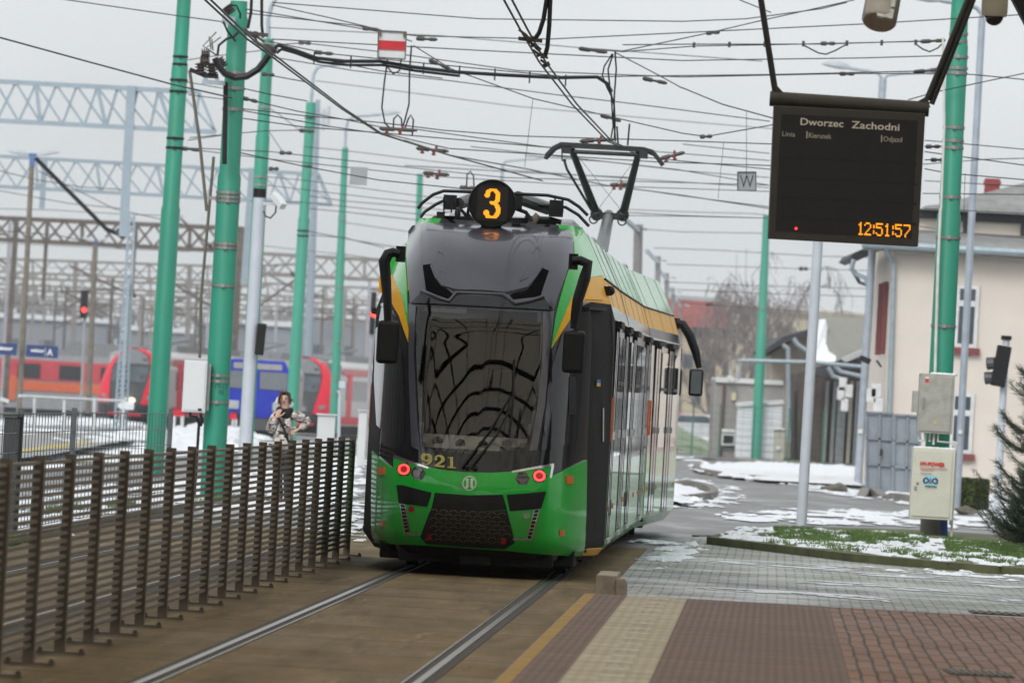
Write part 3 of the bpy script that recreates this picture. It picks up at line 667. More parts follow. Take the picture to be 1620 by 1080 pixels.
# ---- bogie and roof gear at this end: lowered pantograph
pf = MB()
for Yp, yo in ((80.3, 0), (80.75, 0)):
    pass
pf.tube([P(x, y, 80.0) for x, y in ((661, 330), (668, 321), (685, 308), (702, 302), (730, 303), (800, 306), (866, 309), (899, 316), (916, 327), (930, 341))], .026, 6, flat=.7)
pf.tube([P(x, y, 80.4) for x, y in ((665, 344), (672, 335), (690, 323), (703, 317), (728, 316), (800, 320), (872, 326), (895, 328), (915, 340), (932, 358))], .026, 6, flat=.7)
fold = pf.build('folded_pantograph', pgm, tram)
fb = MB()
for x, y, wdt, ht in ((712, 320, .13, .14), (880, 330, .14, .16), (697, 345, .08, .12), (820, 318, .08, .16)): fb.box(P(x, y, 80.3), (wdt, .3, ht))
fb.beam(P(685, 350, 80.4), P(880, 356, 80.4), .10, .07); fb.beam(P(690, 345, 80.7), P(870, 350, 80.7), .08, .05)
fb.tube([P(680, 352, 80.3), P(688, 345, 80.3), P(740, 346, 80.3)], .025); fb.tube([P(830, 345, 80.3), P(872, 347, 80.3), P(888, 352, 80.3)], .025)
for x in (700, 742, 815, 868): fb.cyl(P(x, 347, 80.5), P(x, 356, 80.5), .035)
for x in (708, 884): 
    fb.tube([P(x-6, 312, 80.1), P(x-6, 336, 80.1), P(x+6, 336, 80.1), P(x+6, 312, 80.1)], .01, 5)
fb.tube([P(725, 327, 80.2), P(735, 338, 80.2), P(742, 350, 80.2)], .016); fb.tube([P(742, 326, 80.2), P(740, 338, 80.2), P(750, 352, 80.2)], .016); fb.tube([P(816, 330, 80.2), P(832, 336, 80.2), P(842, 350, 80.2)], .02)
fb.sphere(P(724, 338, 80.1), .03, sc=(1, 1, 2.2)); fb.build('pantograph_base', pgm, fold)
fa = MB(); fa.tube([P(727, 322, 80.3), P(748, 314, 80.5)], .06, 10); fa.build('lower_arm', M('grey_arm_paint', (.16, .17, .17), .4, metal=.3), fold); fa = MB(); fa.tube([P(818, 312, 80.2), P(868, 330, 80.6)], .065, 10); fa.tube([P(868, 330, 80.6), P(884, 331, 80.4)], .04, 8); fa.build('lower_arm', M('grey_arm_paint', (.16, .17, .17), .4, metal=.3), fold)
mb = MB(); mb.tube([P(852, 340, 80.3), P(845, 348, 80.3), P(838, 358, 80.3)], .04, 10); mb.build('cable_hose', M('beige_hose', (.26, .23, .19), .7), fold)

# ---- mirrors on long drooping arms
def mirror(arm, mount, head, Y, hd=.16, face=None):
    a = MB(); a.tube([P(x, y, Y) for x, y, r_ in arm], [r_ for x, y, r_ in arm], 10, flat=.8); a.box(P(*mount, Y+.18), (.09, .34, .15))
    o = a.build('mirror_arm', black, tram, smooth=True)
    (x0, y0), (x1, y1) = head; c0, c1 = P(x0, y0, Y), P(x1, y1, Y)
    h = MB(); h.box(((c0.x+c1.x)/2, Y, (c0.z+c1.z)/2), (abs(c1.x-c0.x), hd, abs(c1.z-c0.z))); hh = h.build('mirror_head', black, o, bevel=.035)
    if face:
        f = MB(); f.box(((c0.x+c1.x)/2, Y-hd/2-.004, (c0.z+c1.z)/2), (abs(c1.x-c0.x)*.72, .006, abs(c1.z-c0.z)*.82)); f.build('mirror_glass', M('mirror_glass', (.10, .11, .11), .05, metal=1.0), o)
mirror([(632, 402, .05), (622, 399, .06), (614, 402, .07), (608, 414, .075), (611, 450, .065), (613, 480, .055), (613, 508, .045)], (634, 402), ((598, 506), (629, 576)), 78.15)
mirror([(905, 412, .05), (918, 412, .06), (930, 417, .07), (925, 440, .075), (914, 475, .07), (910, 500, .06), (908, 520, .045)], (907, 414), ((892, 522), (923, 591)), 78.15)
mirror([(1070, 510, .06), (1080, 513, .08), (1092, 532, .085), (1101, 558, .075), (1106, 582, .05)], (1070, 512), ((1091, 583), (1111, 627)), 111.4, face=True)
mirror([(1072, 545, .03), (1072, 560, .06), (1070, 582, .05)], (1073, 560), ((1062, 582), (1077, 627)), 111.2, face=True)
mb = MB(); mb.box(P(957, 460, 80.3), (.10, .18, .09)); mb.sphere(P(965, 460, 80.3), .05); mb.build('side_camera', black, tram, smooth=True)

# ---- articulated body: three car sections with a local frame each
PROF = [(1.08, .19), (1.2, .34), (1.2, 1.13), (1.19, 2.55), (1.14, 2.71), (1.06, 2.965), (.83, 3.43), (0, 3.47)]
seamm = M('seam_dark', (.05, .10, .06), .6)
def section(t0, t1, ox, yaw, frontcap, doors, windows):
    # local point -> tram frame: shift ox, then turn about the joint
    rot = Matrix.Rotation(-yaw, 3, 'Z')
    def L2(w_, t_, z_): q = rot @ Vector((w_, t_-t0, z_)); return Vector((q.x+ox, q.y+t0, q.z))
    full = [(-a, b_) for a, b_ in PROF[:-1]] + [(0, 3.47)] + [(a, b_) for a, b_ in reversed(PROF[:-1])]
    mb = MB(); r0 = [L2(a, t0, b_) for a, b_ in full]; r1 = [L2(a, t1, b_) for a, b_ in full]
    npt = len(full); vs = r0+r1; 
    mats = [green, glossblk, yellow, roofm]
    def seg(i): return {0: 0, 1: 0, 2: 1, 3: 1, 4: 2, 5: 0, 6: 3}[min(i, npt-2-i)]
    for i in range(npt-1):
        mb.cur = seg(i); mb.add([r0[i], r0[i+1], r1[i+1], r1[i]], [(0, 1, 2, 3)])
    mb.cur = 1; mb.add(r0, [tuple(range(npt))]); mb.add(r1, [tuple(range(npt))])
    sec = mb.build('car_section', mats, tram, local=True)
    def bx(name, w0, w1, ta, tb_, z0, z1, mat, par):
        q = MB(); v8 = [L2(w_, t_, z_) for z_ in (z0, z1) for w_, t_ in ((w0, ta), (w1, ta), (w1, tb_), (w0, tb_))]
        q.add(v8, [(3, 2, 1, 0), (4, 5, 6, 7), (0, 1, 5, 4), (1, 2, 6, 5), (2, 3, 7, 6), (3, 0, 4, 7)]); return q.build(name, mat, par, local=True)
    for sd in (1, -1):
        for (ta, tb_) in windows:
            bx('window', sd*1.17, sd*1.203, ta, tb_, 1.2, 2.42, sideglass, sec)
            bx('window_vent', sd*1.2, sd*1.206, ta+.1, ta+.16, 1.9, 2.42, black, sec); bx('window_vent', sd*1.2, sd*1.207, ta+.1, tb_-.1, 1.93, 1.97, black, sec)
        for (ta, tb_) in doors:
            d = bx('door', sd*1.18, sd*1.2045, ta, tb_, .40, 2.46, glossblk, sec)
            tm_ = (ta+tb_)/2
            for t_ in (ta, tm_, tb_):
                q = MB()
                v8 = [L2(sd*w_, tt, z_) for z_ in (.38, 2.5) for w_, tt in ((1.19, t_-.03), (1.2075, t_-.03), (1.2075, t_+.03), (1.19, t_+.03))]
                q.add(v8, [(3, 2, 1, 0), (4, 5, 6, 7), (0, 1, 5, 4), (1, 2, 6, 5), (2, 3, 7, 6), (3, 0, 4, 7)])
                q.build('door_frame', blackm, d, local=True)
            for t_ in (ta+.1, tm_-.12, tb_-.12): bx('door_button', sd*1.21, sd*1.235, t_, t_+.06, 1.38, 1.46, chrome, sec)
            bx('door_header', sd*1.18, sd*1.25, ta-.1, tb_+.1, 2.50, 2.56, blackm, sec)
            bx('door_step', sd*1.17, sd*1.225, ta, tb_, .34, .385, M('door_step_alu', (.5, .5, .48), .4, metal=.6), sec)
        z = .66; t_ = t0+.5
        while t_ < t1-.3:
            bx('side_reflector', sd*1.19, sd*1.211, t_, t_+.08, z, z+.055, orange, sec); t_ += 2.6
        bx('side_lamp', sd*1.19, sd*1.217, t0+.25 if frontcap else t1-.4, (t0+.25 if frontcap else t1-.4)+.14, 1.36, 1.80, orange, sec)
        for t_ in (t0+1.1, t0+2.0): bx('jacking_slot', sd*1.19, sd*1.207, t_, t_+.28, .60, .76, black, sec)
        bx('drip_rail', sd*1.16, sd*1.20, t0, t1, 2.565, 2.585, chrome, sec)
        bx('roof_edge', sd*1.05, sd*1.075, t0, t1, 2.962, 2.976, blackm, sec)
    # seams across the sloping roof side and the yellow band
    q = MB(); t_ = t0+1.2
    while t_ < t1-.3:
        for sd in (1, -1):
            q = MB(); q.tube([L2(sd*a, t_, b_) for a, b_ in ((1.141, 2.71), (1.061, 2.965), (.831, 3.431))], .0022, 4); q.build('panel_seam', seamm, sec, local=True)
        t_ += 3.1
    return sec, L2
s1, L1 = section(2.4, 10.45, 0, 0, True, [(2.75, 4.15), (8.1, 9.5)], [(4.5, 6.1), (6.2, 7.8)])
s2, L2_ = section(10.85, 23.2, 0.0, .004, False, [(12.6, 14.0), (19.6, 21.0)], [(11.1, 12.3), (14.3, 16.8), (16.9, 19.3), (21.2, 22.9)])
yaw3 = .030; ox3 = .05
s3, L3 = section(23.6, 32.4, ox3, yaw3, True, [(24.7, 26.1), (28.6, 30.0)], [(26.4, 28.3), (30.2, 31.6)])
# yellow band corners of the near end door pillar and end caps
for t0_, t1_, LL in ((10.45, 10.85, L1), (23.2, 23.6, L2_)):
    mb = MB()
    for k in range(9):
        sc_ = .955 if k % 2 else .985
        t_ = t0_+(t1_-t0_)*k/8
        rr = [LL(-a*sc_, t_, .25+(b_-.25)*(.99 if k % 2 else 1)) for a, b_ in PROF[:-1]]+[LL(a*sc_, t_, .25+(b_-.25)*(.99 if k % 2 else 1)) for a, b_ in reversed(PROF[:-1])]
        if k == 0: rings = []
        rings.append(rr)
    mb.loft(rings); mb.build('bellows', M('rubber_bellows', (.02, .022, .022), .8), tram, local=True)
# far cab: rounded taper beyond the third section
mb = MB(); rings = []
for tt, kw, zt in ((32.4, 1, 0), (32.9, .985, .02), (33.4, .94, .10), (33.9, .84, .35), (34.15, .7, .7)):
    full = [(-a, b_) for a, b_ in PROF[:-1]] + [(0, 3.47)] + [(a, b_) for a, b_ in reversed(PROF[:-1])]
    rings.append([L3(a*kw, tt, min(b_, 3.47-zt)) for a, b_ in full])
npt = len(rings[0])
for i in range(len(rings)-1):
    for k in range(npt):
        k2 = (k+1) % npt; j = min(k, npt-2-k) if k < npt-1 else 0
        mb.cur = {0: 0, 1: 0, 2: 1, 3: 1, 4: 2, 5: 0, 6: 0}.get(j, 1); mb.add([rings[i][k], rings[i][k2], rings[i+1][k2], rings[i+1][k]], [(0, 1, 2, 3)])
mb.cur = 1; mb.add(rings[-1], [tuple(range(npt))]); mb.build('far_cab', [green, glossblk, yellow], tram, local=True, smooth=True)
# underframe, bogies
for tt, LL in ((4.6, L1), (14.5, L2_), (20.5, L2_), (29.0, L3)):
    mb = MB(); mb.box(LL(0, tt, .42), (2.0, 2.6, .32)); mb.box(LL(0, tt, .2), (1.9, 1.0, .16)); bo = mb.build('bogie', under, tram, local=True)
    for dt in (-.9, .9):
        for sd in (-1, 1):
            c = LL(sd*.7475, tt+dt, .30); q = MB(); q.cyl(c-Vector((.06, 0, 0)), c+Vector((.06, 0, 0)), .296, n=24); q.build('wheel', M('wheel_steel', (.09, .08, .075), .5, metal=.6), bo, local=True)
mb = MB(); mb.box(L1(0, 5.8, .42), (2.1, 9.0, .3)); mb.box(L2_(0, 17, .42), (2.1, 12.2, .3)); mb.box(L3(0, 28.2, .42), (2.1, 8.8, .3)); mb.build('underframe', under, tram, local=True)
# roof boxes seen edge-on
for c_, d_ in ((L1(0, 6.8, 3.53), (1.3, 2.6, .16)), (L2_(0, 17, 3.53), (1.3, 6, .16)), (L3(.7, 25.0, 3.46), (.12, .9, .10))): mb = MB(); mb.box(c_, d_); mb.build('roof_equipment', roofm, tram, local=True, bevel=.03)

# ---- raised pantograph on the third section
YP = 109.5
pb = MB(); pb.tube([P(x, y, YP) for x, y in ((863, 252), (866, 244), (876, 234), (888, 228), (905, 229), (960, 232), (1018, 236), (1032, 240), (1042, 252), (1049, 262))], .030, 6, flat=.7)
pb.tube([P(x, y, YP+.45) for x, y in ((866, 250), (880, 236), (895, 231), (960, 233), (1015, 238), (1036, 246), (1046, 258))], .026, 6, flat=.7)
pb.beam(P(890, 230, YP+.2), P(1020, 237, YP+.2), .5, .05)
pan = pb.build('raised_pantograph', pgm, tram)
a = MB(); a.tube([P(905, 238, YP), P(943, 336, YP+.9)], [.045, .06], 8); a.tube([P(1010, 243, YP), P(986, 338, YP+.9)], [.045, .06], 8); a.tube([P(908, 240, YP), P(1008, 245, YP)], .028, 8)
a.box(P(965, 342, YP+.9), (.42, .14, .09)); a.sphere(P(944, 339, YP+.9), .09); a.sphere(P(985, 340, YP+.9), .09)
a.box(P(897, 237, YP), (.12, .1, .10)); a.box(P(1018, 245, YP), (.12, .1, .10))
a.build('upper_arm', pgm, pan)
a = MB(); a.tube([P(963, 340, YP+1), P(950, 402, YP-.7)], [.075, .095], 10); a.build('lower_arm', M('grey_arm_paint', (.16, .17, .17), .4, metal=.3), pan)
a = MB(); a.tube([P(892, 252, YP), P(897, 268, YP), P(939, 338, YP+.9)], .018, 6); a.tube([P(889, 234, YP), P(889, 254, YP), P(896, 254, YP)], .012, 5)
a.torus(P(939, 347, YP+.8), .055, .010); a.torus(P(984, 350, YP+.8), .055, .010)
a.tube([P(915, 248, YP), P(983, 333, YP+.8)], .004, 4); a.tube([P(1004, 254, YP), P(947, 330, YP+.8)], .004, 4); a.build('stay_wire', pgm, pan)
# ================================================================== RIGHT-HAND SIDE: poles, boards, buildings, kerbs
def text_px(mb, txt, p0, p1, cap, Y, bold=0.0, toward=0.0):
    a, b_ = P(p0[0], p0[1], Y-toward), P(p1[0], p1[1], Y-toward); size = cap*Y/F/.70
    cu = bpy.data.curves.new('lettering', 'FONT'); cu.body = txt; cu.size = size; o = bpy.data.objects.new('lettering', cu); COL.objects.link(o)
    me = o.to_mesh(); xs = [v_.co.x for v_ in me.vertices]; x0, x1 = min(xs), max(xs); o.to_mesh_clear(); bpy.data.objects.remove(o); bpy.data.curves.remove(cu)
    xd = (b_-a); wd = xd.length/(x1-x0); xd.normalize(); yd = Vector((0, -1, 0)).cross(xd)*-1; yd = Vector((-xd.z, 0, xd.x))
    text_into(mb, txt, a - xd*x0*wd, xd, yd, size, .002, wide=wd, bold=bold)
def ringband(mb, p, r, h=.05, n=18): mb.cyl(p-Vector((0, 0, h/2)), p+Vector((0, 0, h/2)), r, n=n)
def pole(name, label, top, base_x, Y, d, steps=(), bands=(), group=None, mat=None, lean_top=None, cap=True, z0=0.0, bandmat=None):
    """tapering tubular pole; steps: photo rows where the tube gets thinner; bands: photo rows of steel straps"""
    pt = P(top[0], top[1], Y); zt = pt.z
    g0 = None; lo, hi = 500, 1080
    for _ in range(40):                                # the photo row at which this pole meets the ground
        mid = (lo+hi)/2
        if P(base_x, mid, Y).z > z0: lo = mid
        else: hi = mid
    pb_ = P(base_x, lo, Y); pb_.z = z0
    t = thing(name, label, 'pole', pb_, 0, group)
    def at(py):
        f = (py-top[1])/(lo-top[1]); return pt.lerp(pb_, f)
    rad = [d/2]; rows = sorted(steps, reverse=True); mb = MB(); r = d/2; pts = [pb_]; rs = [r]
    for sy in rows:
        q = at(sy); pts += [q-Vector((0, 0, .03)), q+Vector((0, 0, .03))]; rs += [r*.97, r*.86]; r *= .86
    pts.append(pt); rs.append(r*.94)
    mb.tube(pts, rs, 20); mb.build('shaft', mat or teal, t, smooth=True)
    for py in bands:
        mb = MB(); q = at(py); f = (py-top[1])/(lo-top[1])
        k = sum(1 for sy in rows if py < sy); mb.cyl(q-Vector((0, 0, .021)), q+Vector((0, 0, .021)), d/2*(.86**k)+.009, n=18)
        mb.box(q+Vector((0, -d/2*(.86**k)-.02, 0)), (.05, .04, .05)); mb.build('pole_band', bandmat or steel, t)
    return t, at
TG = 'teal steel catenary poles'
pole_r, at8 = pole('catenary_pole', 'tall teal catenary pole carrying the grey and cream cabinets at the right', (1521, -30), 1475, 117.3, .355, steps=(70, 338), bands=(54, 66, 90, 108, 116, 202, 223, 234, 312, 376, 516), group=TG)
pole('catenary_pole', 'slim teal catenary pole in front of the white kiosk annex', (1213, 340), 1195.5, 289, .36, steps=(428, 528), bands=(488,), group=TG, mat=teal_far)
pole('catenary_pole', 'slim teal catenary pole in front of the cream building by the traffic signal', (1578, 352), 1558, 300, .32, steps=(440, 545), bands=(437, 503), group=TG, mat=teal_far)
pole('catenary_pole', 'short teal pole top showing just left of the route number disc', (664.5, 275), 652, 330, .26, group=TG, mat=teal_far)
# foot sleeve and conduits of the cabinet pole
mb = MB(); f0 = at8(858); mb.tube([f0-Vector((0, 0, .05)), f0+Vector((0, 0, .52))], .19, 20); mb.build('foot_sleeve', M('bare_grey_steel', (.20, .19, .17), .6, dirt=(.10, .09, .08)), pole_r, smooth=True)
mb = MB(); mb.tube([P(1488, 330, 117), P(1484, 420, 117), P(1480, 560, 117), P(1478, 640, 117)], .022, 8); mb.tube([P(1492, 60, 117), P(1494, 200, 117), P(1489, 330, 117)], .018, 8); mb.build('conduit', M('white_conduit', (.62, .62, .58), .5), pole_r)
mb = MB(); mb.tube([P(1493, 822, 117), P(1494, 858, 117)], .055, 10); mb.build('blue_sleeve', M('blue_cable_sleeve', (.02, .06, .25), .4), pole_r)
# ---- the two cabinets
grey_cab = M('weathered_grey_cabinet', (.36, .355, .32), .6, var=.12, scale=6, dirt=(.17, .16, .13), dscale=5, damt=.55)
cream_cab = M('cream_cabinet_paint', (.58, .575, .49), .5, var=.04, dirt=(.42, .41, .35), dscale=4, damt=.3)
redtxt = M('red_print', (.55, .03, .03), .6); blk = M('black_print', (.02, .02, .02), .6); snowm = M('snow_crust', (.80, .82, .85), .75, var=.05, bump=.5, bscale=15)
def cabinet(name, label, px0, px1, Y, depth, mat):
    a, b_ = P(px0[0], px0[1], Y), P(px1[0], px1[1], Y)
    t = thing(name, label, 'cabinet', ((a.x+b_.x)/2, Y, min(a.z, b_.z)))
    w_, h_ = abs(b_.x-a.x), abs(b_.z-a.z)
    mb = MB(); mb.box((0, depth/2, h_/2), (w_, depth, h_)); mb.build('housing', mat, t, local=True, bevel=.008)
    mb = MB(); mb.box((-.01*w_, -.008, h_/2), (w_*.88, .016, h_*.93)); d = mb.build('door', mat, t, local=True, bevel=.005)
    return t, w_, h_, d
t, w_, h_, d = cabinet('upper_cabinet', 'weathered grey metal cabinet strapped to the teal pole above the cream one', (1456, 590), (1506, 687), 116.6, .32, grey_cab)
mb = MB(); mb.box((-w_/2-.045, .12, h_*.52), (.085, .22, h_*.36)); mb.build('side_box', grey_cab, t, local=True, bevel=.006)
mb = MB(); mb.box((-w_*.36, -.024, h_*.5), (.03, .016, .15)); mb.build('handle', steel, d, local=True)
mb = MB(); mb.box((-w_*.30, -.018, h_*.88), (.055, .003, .05)); mb.build('warning_sticker', redtxt, d, local=True)
mb = MB(); mb.box((-w_*.30, -.018, h_*.93), (.055, .003, .025)); mb.build('sticker', M('white_sticker', (.7, .68, .66), .6), d, local=True)
mb = MB(); mb.add([(-.03, -.019, h_*.17), (.03, -.019, h_*.17), (0, -.019, h_*.225)], [(0, 1, 2)]); mb.build('warning_triangle', M('warning_yellow', (.6, .5, .05), .6), d, local=True)
mb = MB(); 
for i in range(16): mb.sphere((-.05+(w_/2+.05)*i/15, random.uniform(.08, .16), h_+.004), random.uniform(.028, .045), 8, 5, (1.3, 1.6, .5))
mb.build('snow_cap', snowm, t, local=True, smooth=True)
mb = MB()
for x, xe in ((-.13, -.22), (-.06, -.06), (.0, .0), (.06, .28)):
    mb.tube([(x, .12, 0), (x, .12, -.11), (xe, .12, -.12), (xe, .12, -.05 if xe < 0 else -.16)], .017, 8)
mb.tube([(.26, .12, -.10), (.33, .12, -.12), (.33, .12, -1.55)], .018, 8); mb.tube([(.30, .12, -.12), (.30, .12, -1.3)], .012, 6)
mb.build('pipe_outlet', M('white_conduit', (.62, .62, .58), .5), t, local=True)
t, w_, h_, d = cabinet('lower_cabinet', 'cream power cabinet with red lettering and a blue droplet sticker below the grey one', (1445, 707), (1506, 823), 116.5, .36, cream_cab)
for k, (p0, p1, cap, tx, mt_) in enumerate((((1456, 735.5), (1494, 738), 6, 'HV-POWER', redtxt),)):
    mb = MB(); text_px(mb, tx, p0, p1, cap, 116.5, bold=.004 if k == 0 else 0, toward=.03); mb.build('lettering', mt_, d)
mb = MB(); mb.beam(P(1456, 739, 116.46), P(1499, 742, 116.46), .004, .008); mb.build('red_line', redtxt, d)
for x1_, y_ in ((1478, 742.5), (1474, 748.5)): mb = MB(); mb.beam(P(1456, y_-1, 116.46), P(x1_, y_, 116.46), .004, .009); mb.build('faint_print_line', M('faded_red_print', (.50, .22, .19), .6), d)
c = P(1472, 760, 116.47); mb = MB(); mb.box(c, (.16, .004, .15)); stk = mb.build('droplet_sticker', M('sticker_blue', (.25, .55, .70), .5), d)
mb = MB(); mb.prism([c+Vector((x, -.005, z_)) for x, z_ in ((0, .05), (.028, 0), (.03, -.025), (.012, -.045), (-.012, -.045), (-.03, -.025), (-.028, 0))], (0, -.002, 0)); mb.build('droplet', M('droplet_grey', (.18, .2, .22), .5), stk)
for s in (-1, 1):
    mb = MB(); mb.torus(c+Vector((s*.066, -.005, .0)), .035, .009, n=12); mb.build('sticker_ring', blk, stk)
mb = MB(); text_px(mb, 'LUBCON', (1463.5, 771), (1481.5, 772), 4, 116.5, toward=.036); mb.build('lettering', blk, stk)
mb = MB(); mb.sphere((-w_*.36, -.03, h_*.5), .018); mb.box((-w_*.40, -.02, h_*.43), (.03, .03, .05)); mb.build('lock', steel, d, local=True)
mb = MB()
for i in range(26): mb.sphere((-w_/2+.04+(w_-.08)*i/25, random.uniform(.05, .12), h_+.003), random.uniform(.022, .04), 8, 5, (1.4, 1.6, .5))
mb.build('snow_cap', snowm, t, local=True, smooth=True)

# ---- departure board hung from the shelter
YB_ = 62.0
o_ = P(1334, 384, YB_); bd = thing('departure_board', 'dark hanging departure board headed Dworzec Zachodni with an amber clock', 'departure board', o_)
frame_m = M('board_frame_bronze', (.052, .048, .042), .55, var=.1)
def quad_px(mb, pts, Y, th): mb.prism([P(x, y, Y) for x, y in pts], (0, th, 0))
mb = MB(); quad_px(mb, [(1224.8, 166.5), (1464.2, 179.5), (1452.5, 390), (1215.5, 377)], YB_, .22); mb.build('housing', frame_m, bd, bevel=.006)
mb = MB(); quad_px(mb, [(1236.5, 180.5), (1452.5, 191), (1442, 377.5), (1226.5, 365.5)], YB_-.004, .006); scr = mb.build('screen', M('board_screen_black', (.008, .008, .008), .38, var=.2), bd)
for y0 in (247, 279, 310, 342):
    mb = MB(); quad_px(mb, [(1232, y0), (1450, y0+11), (1450, y0+15), (1232, y0+4)], YB_-.0055, .002); mb.build('screen_row', M('board_row_dark', (.005, .005, .0055), .5), scr)
mb = MB(); mb.tube([P(1218, 156, YB_+.1), P(1469.5, 173, YB_+.1)], .058, 20)
for x, y in ((1266, 160), (1425, 170)): mb.torus(P(x, y, YB_+.1), .054, .006, ax=(1, 0, -.06))
mb.build('hanger_tube', frame_m, bd, smooth=True)
cream_t = M('cream_lettering', (.62, .58, .48), .6, emit=.12)
for tx, p0, p1, cap in (('Dworzec', (1266.5, 197.5), (1334, 201.3), 11), ('Zachodni', (1347.5, 202.6), (1422.5, 207), 11.2)): mb = MB(); text_px(mb, tx, p0, p1, cap, YB_, bold=.0008, toward=.012); mb.build('station_name', cream_t, scr)
for tx, p0, p1, cap in (('Linia', (1237.5, 215.2), (1257.8, 216.4), 7.6), ('Kierunek', (1279.5, 217.8), (1315, 219.8), 8), ('Odjazd', (1397.5, 223.4), (1427, 225), 7.8)):
    mb = MB(); text_px(mb, tx, p0, p1, cap, YB_, bold=.0002, toward=.012); mb.build('column_heading', M('cream_lettering_small', (.5, .47, .39), .6, emit=.05), scr)
for x, y in ((1277, 213.5), (1395.2, 219.5)): mb = MB(); quad_px(mb, [(x-1, y-5.5), (x+.8, y-5.5), (x+.4, y+5.5), (x-1.4, y+5.5)], YB_-.012, .002); mb.build('heading_bar', M('cream_lettering_small', (.5, .47, .39), .6, emit=.05), scr)
clock = MB(); yb = 352.5
for ch, xs in zip('12:51:57', (1357.5, 1368.6, 1378.2, 1387.0, 1399.6, 1408.6, 1417.2, 1430.6)):
    bits = DOT[ch]
    for r_ in range(7):
        for c_ in range(5):
            if bits[r_*5+c_] == '1':
                px_, py_ = xs+c_*2.22-.05*2.8*r_*.6, yb+r_*2.95+.055*(xs+c_*2.2-1359)
                q = P(px_, py_, YB_-.012); clock.box(q, (.0098, .003, .0112))
clock.build('clock_digits', ledm, scr)
mb = MB(); mb.sphere(P(1259.5, 361.5, YB_-.01), .009); mb.build('red_indicator', redled, scr)
def rod(x0, y0, x1, y1, up): 
    a, b_ = P(x0, y0, YB_+.1), P(x1, y1, YB_+.1); return a, b_ + (b_-a).normalized()*(up+1.0)
rd = M('hanger_rod_dark', (.02, .02, .02), .5)
for r_, ee in ((rod(1227, 148, 1204, 0, 2.1), .030), (rod(1467, 158, 1532, 0, 2.3), .032), (rod(1474, 165, 1540, 0, 2.3), .026)):
    mb = MB(); mb.tube(r_, ee*.8, 8); mb.build('hanger_rod', rd, bd)
for pts in ([(1222, 147), (1228, 134), (1242, 149)], [(1445, 164), (1467, 152), (1472, 170)]):
    mb = MB(); mb.prism([P(x, y, YB_+.08) for x, y in pts], (0, .04, 0)); mb.build('gusset', frame_m, bd)
# ---- luminaire and camera under the shelter eaves
lm = thing('shelter_lamp', 'silver cylindrical lamp hanging at the top edge above the departure board', 'lamp', P(1400, -20, 60))
mb = MB(); a, b_ = P(1391, 33, 59.9), P(1411, -75, 60.25); mb.tube([a-(b_-a)*.025, a, b_], [.118, .130, .130], 32)
mb.build('lamp_body', M('brushed_aluminium', (.42, .41, .38), .3, metal=.7, var=.1, scale=20, stretch=(1, 1, .1)), lm, smooth=True)
d_ = (b_-a).normalized()
for s0, s1_ in ((.03, .16), (.20, .40), (.44, .7)):
    mb = MB(); q0, q1 = a+(b_-a)*s0, a+(b_-a)*s1_; off = Vector((.03, -.118, 0)); mb.beam(q0+off, q1+off, .12, .03, up=(0, -1, 0)); mb.build('lamp_window', M('lamp_glass', (.55, .58, .57), .08, var=.3, scale=25, coat=1), lm)
mb = MB(); mb.tube([b_, Vector((b_.x+.02, b_.y+.1, 8.55))], .02, 8); mb.build('lamp_bracket', blackm, lm)
cc = P(1574, 8, 60); cm = thing('dome_camera', 'beige dome camera with black bubble at the top right corner', 'camera', cc)
mb = MB(); mb.tube([cc+Vector((0, 0, -.085)), cc+Vector((0, 0, -.05)), cc+Vector((0, 0, .07)), cc+Vector((0, 0, .12))], [.092, .098, .098, .05], 24); mb.tube([cc+Vector((0, 0, .1)), Vector((cc.x, cc.y+.1, 8.4))], .025, 8); mb.build('housing', M('beige_plastic', (.36, .34, .27), .5), cm, smooth=True)
mb = MB(); mb.sphere(cc+Vector((0, 0, -.085)), .070, 18, 12); mb.build('bubble', M('smoked_bubble', (.006, .006, .007), .05, coat=1), cm, smooth=True)

# ---- plain lamp columns
lamp_shell = M('lamp_head_grey', (.42, .45, .49), .4, var=.08); lamp_glassm = M('lamp_lens_pale', (.62, .64, .66), .25)
def lamphead(parent, p, q, w_=.30, ht=.16):
    """cobra-head lantern from arm end p to nose q"""
    mb = MB(); rings = []
    for s, kw, kh in ((0, .25, .4), (.15, .6, .8), (.4, 1, 1), (.75, .85, .7), (1, .3, .2)):
        c_ = p.lerp(q, s); rings.append([c_ + Vector((0, math.cos(a)*w_/2*kw, max(math.sin(a), -.45)*ht*kh)) for a in [2*math.pi*k/12 for k in range(12)]])
    mb.loft(rings); return mb.build('lamp_head', lamp_shell, parent, smooth=True)
lp, atl = pole('lamp_column', 'light grey lamp column rising behind the departure board from the grass island', (1299, 300), 1267, 119.5, .155, mat=pale_grey); lp['category'] = 'lamp column'
lp2, at2 = pole('street_lamp', 'grey two-armed street lamp whose heads rise above the departure board', (1397, 126), 1357, 198, .20, mat=galv); lp2['category'] = 'street lamp'
mb = MB(); mb.tube([P(x, y, 198) for x, y in ((1397, 150), (1396, 126), (1390, 116), (1370, 112), (1344, 108))], .04, 8); mb.tube([P(x, y, 198) for x, y in ((1397, 150), (1398, 126), (1404, 119), (1430, 116), (1465, 115))], .04, 8); mb.build('lamp_arm', galv, lp2)
lamphead(lp2, P(1346, 108, 198), P(1300, 101, 198), .45, .14); lamphead(lp2, P(1462, 115, 198), P(1512, 113, 198), .45, .14)
mb = MB(); mb.box(P(1361, 682, 197.85), (.12, .02, .10)); mb.build('sticker', M('white_sticker', (.7, .68, .66), .6), lp2)
lp3, at3 = pole('street_lamp', 'slender grey street lamp with its arm bending over the tall right-hand pole', (1554, 30), 1513, 160, .15, mat=galv); lp3['category'] = 'street lamp'
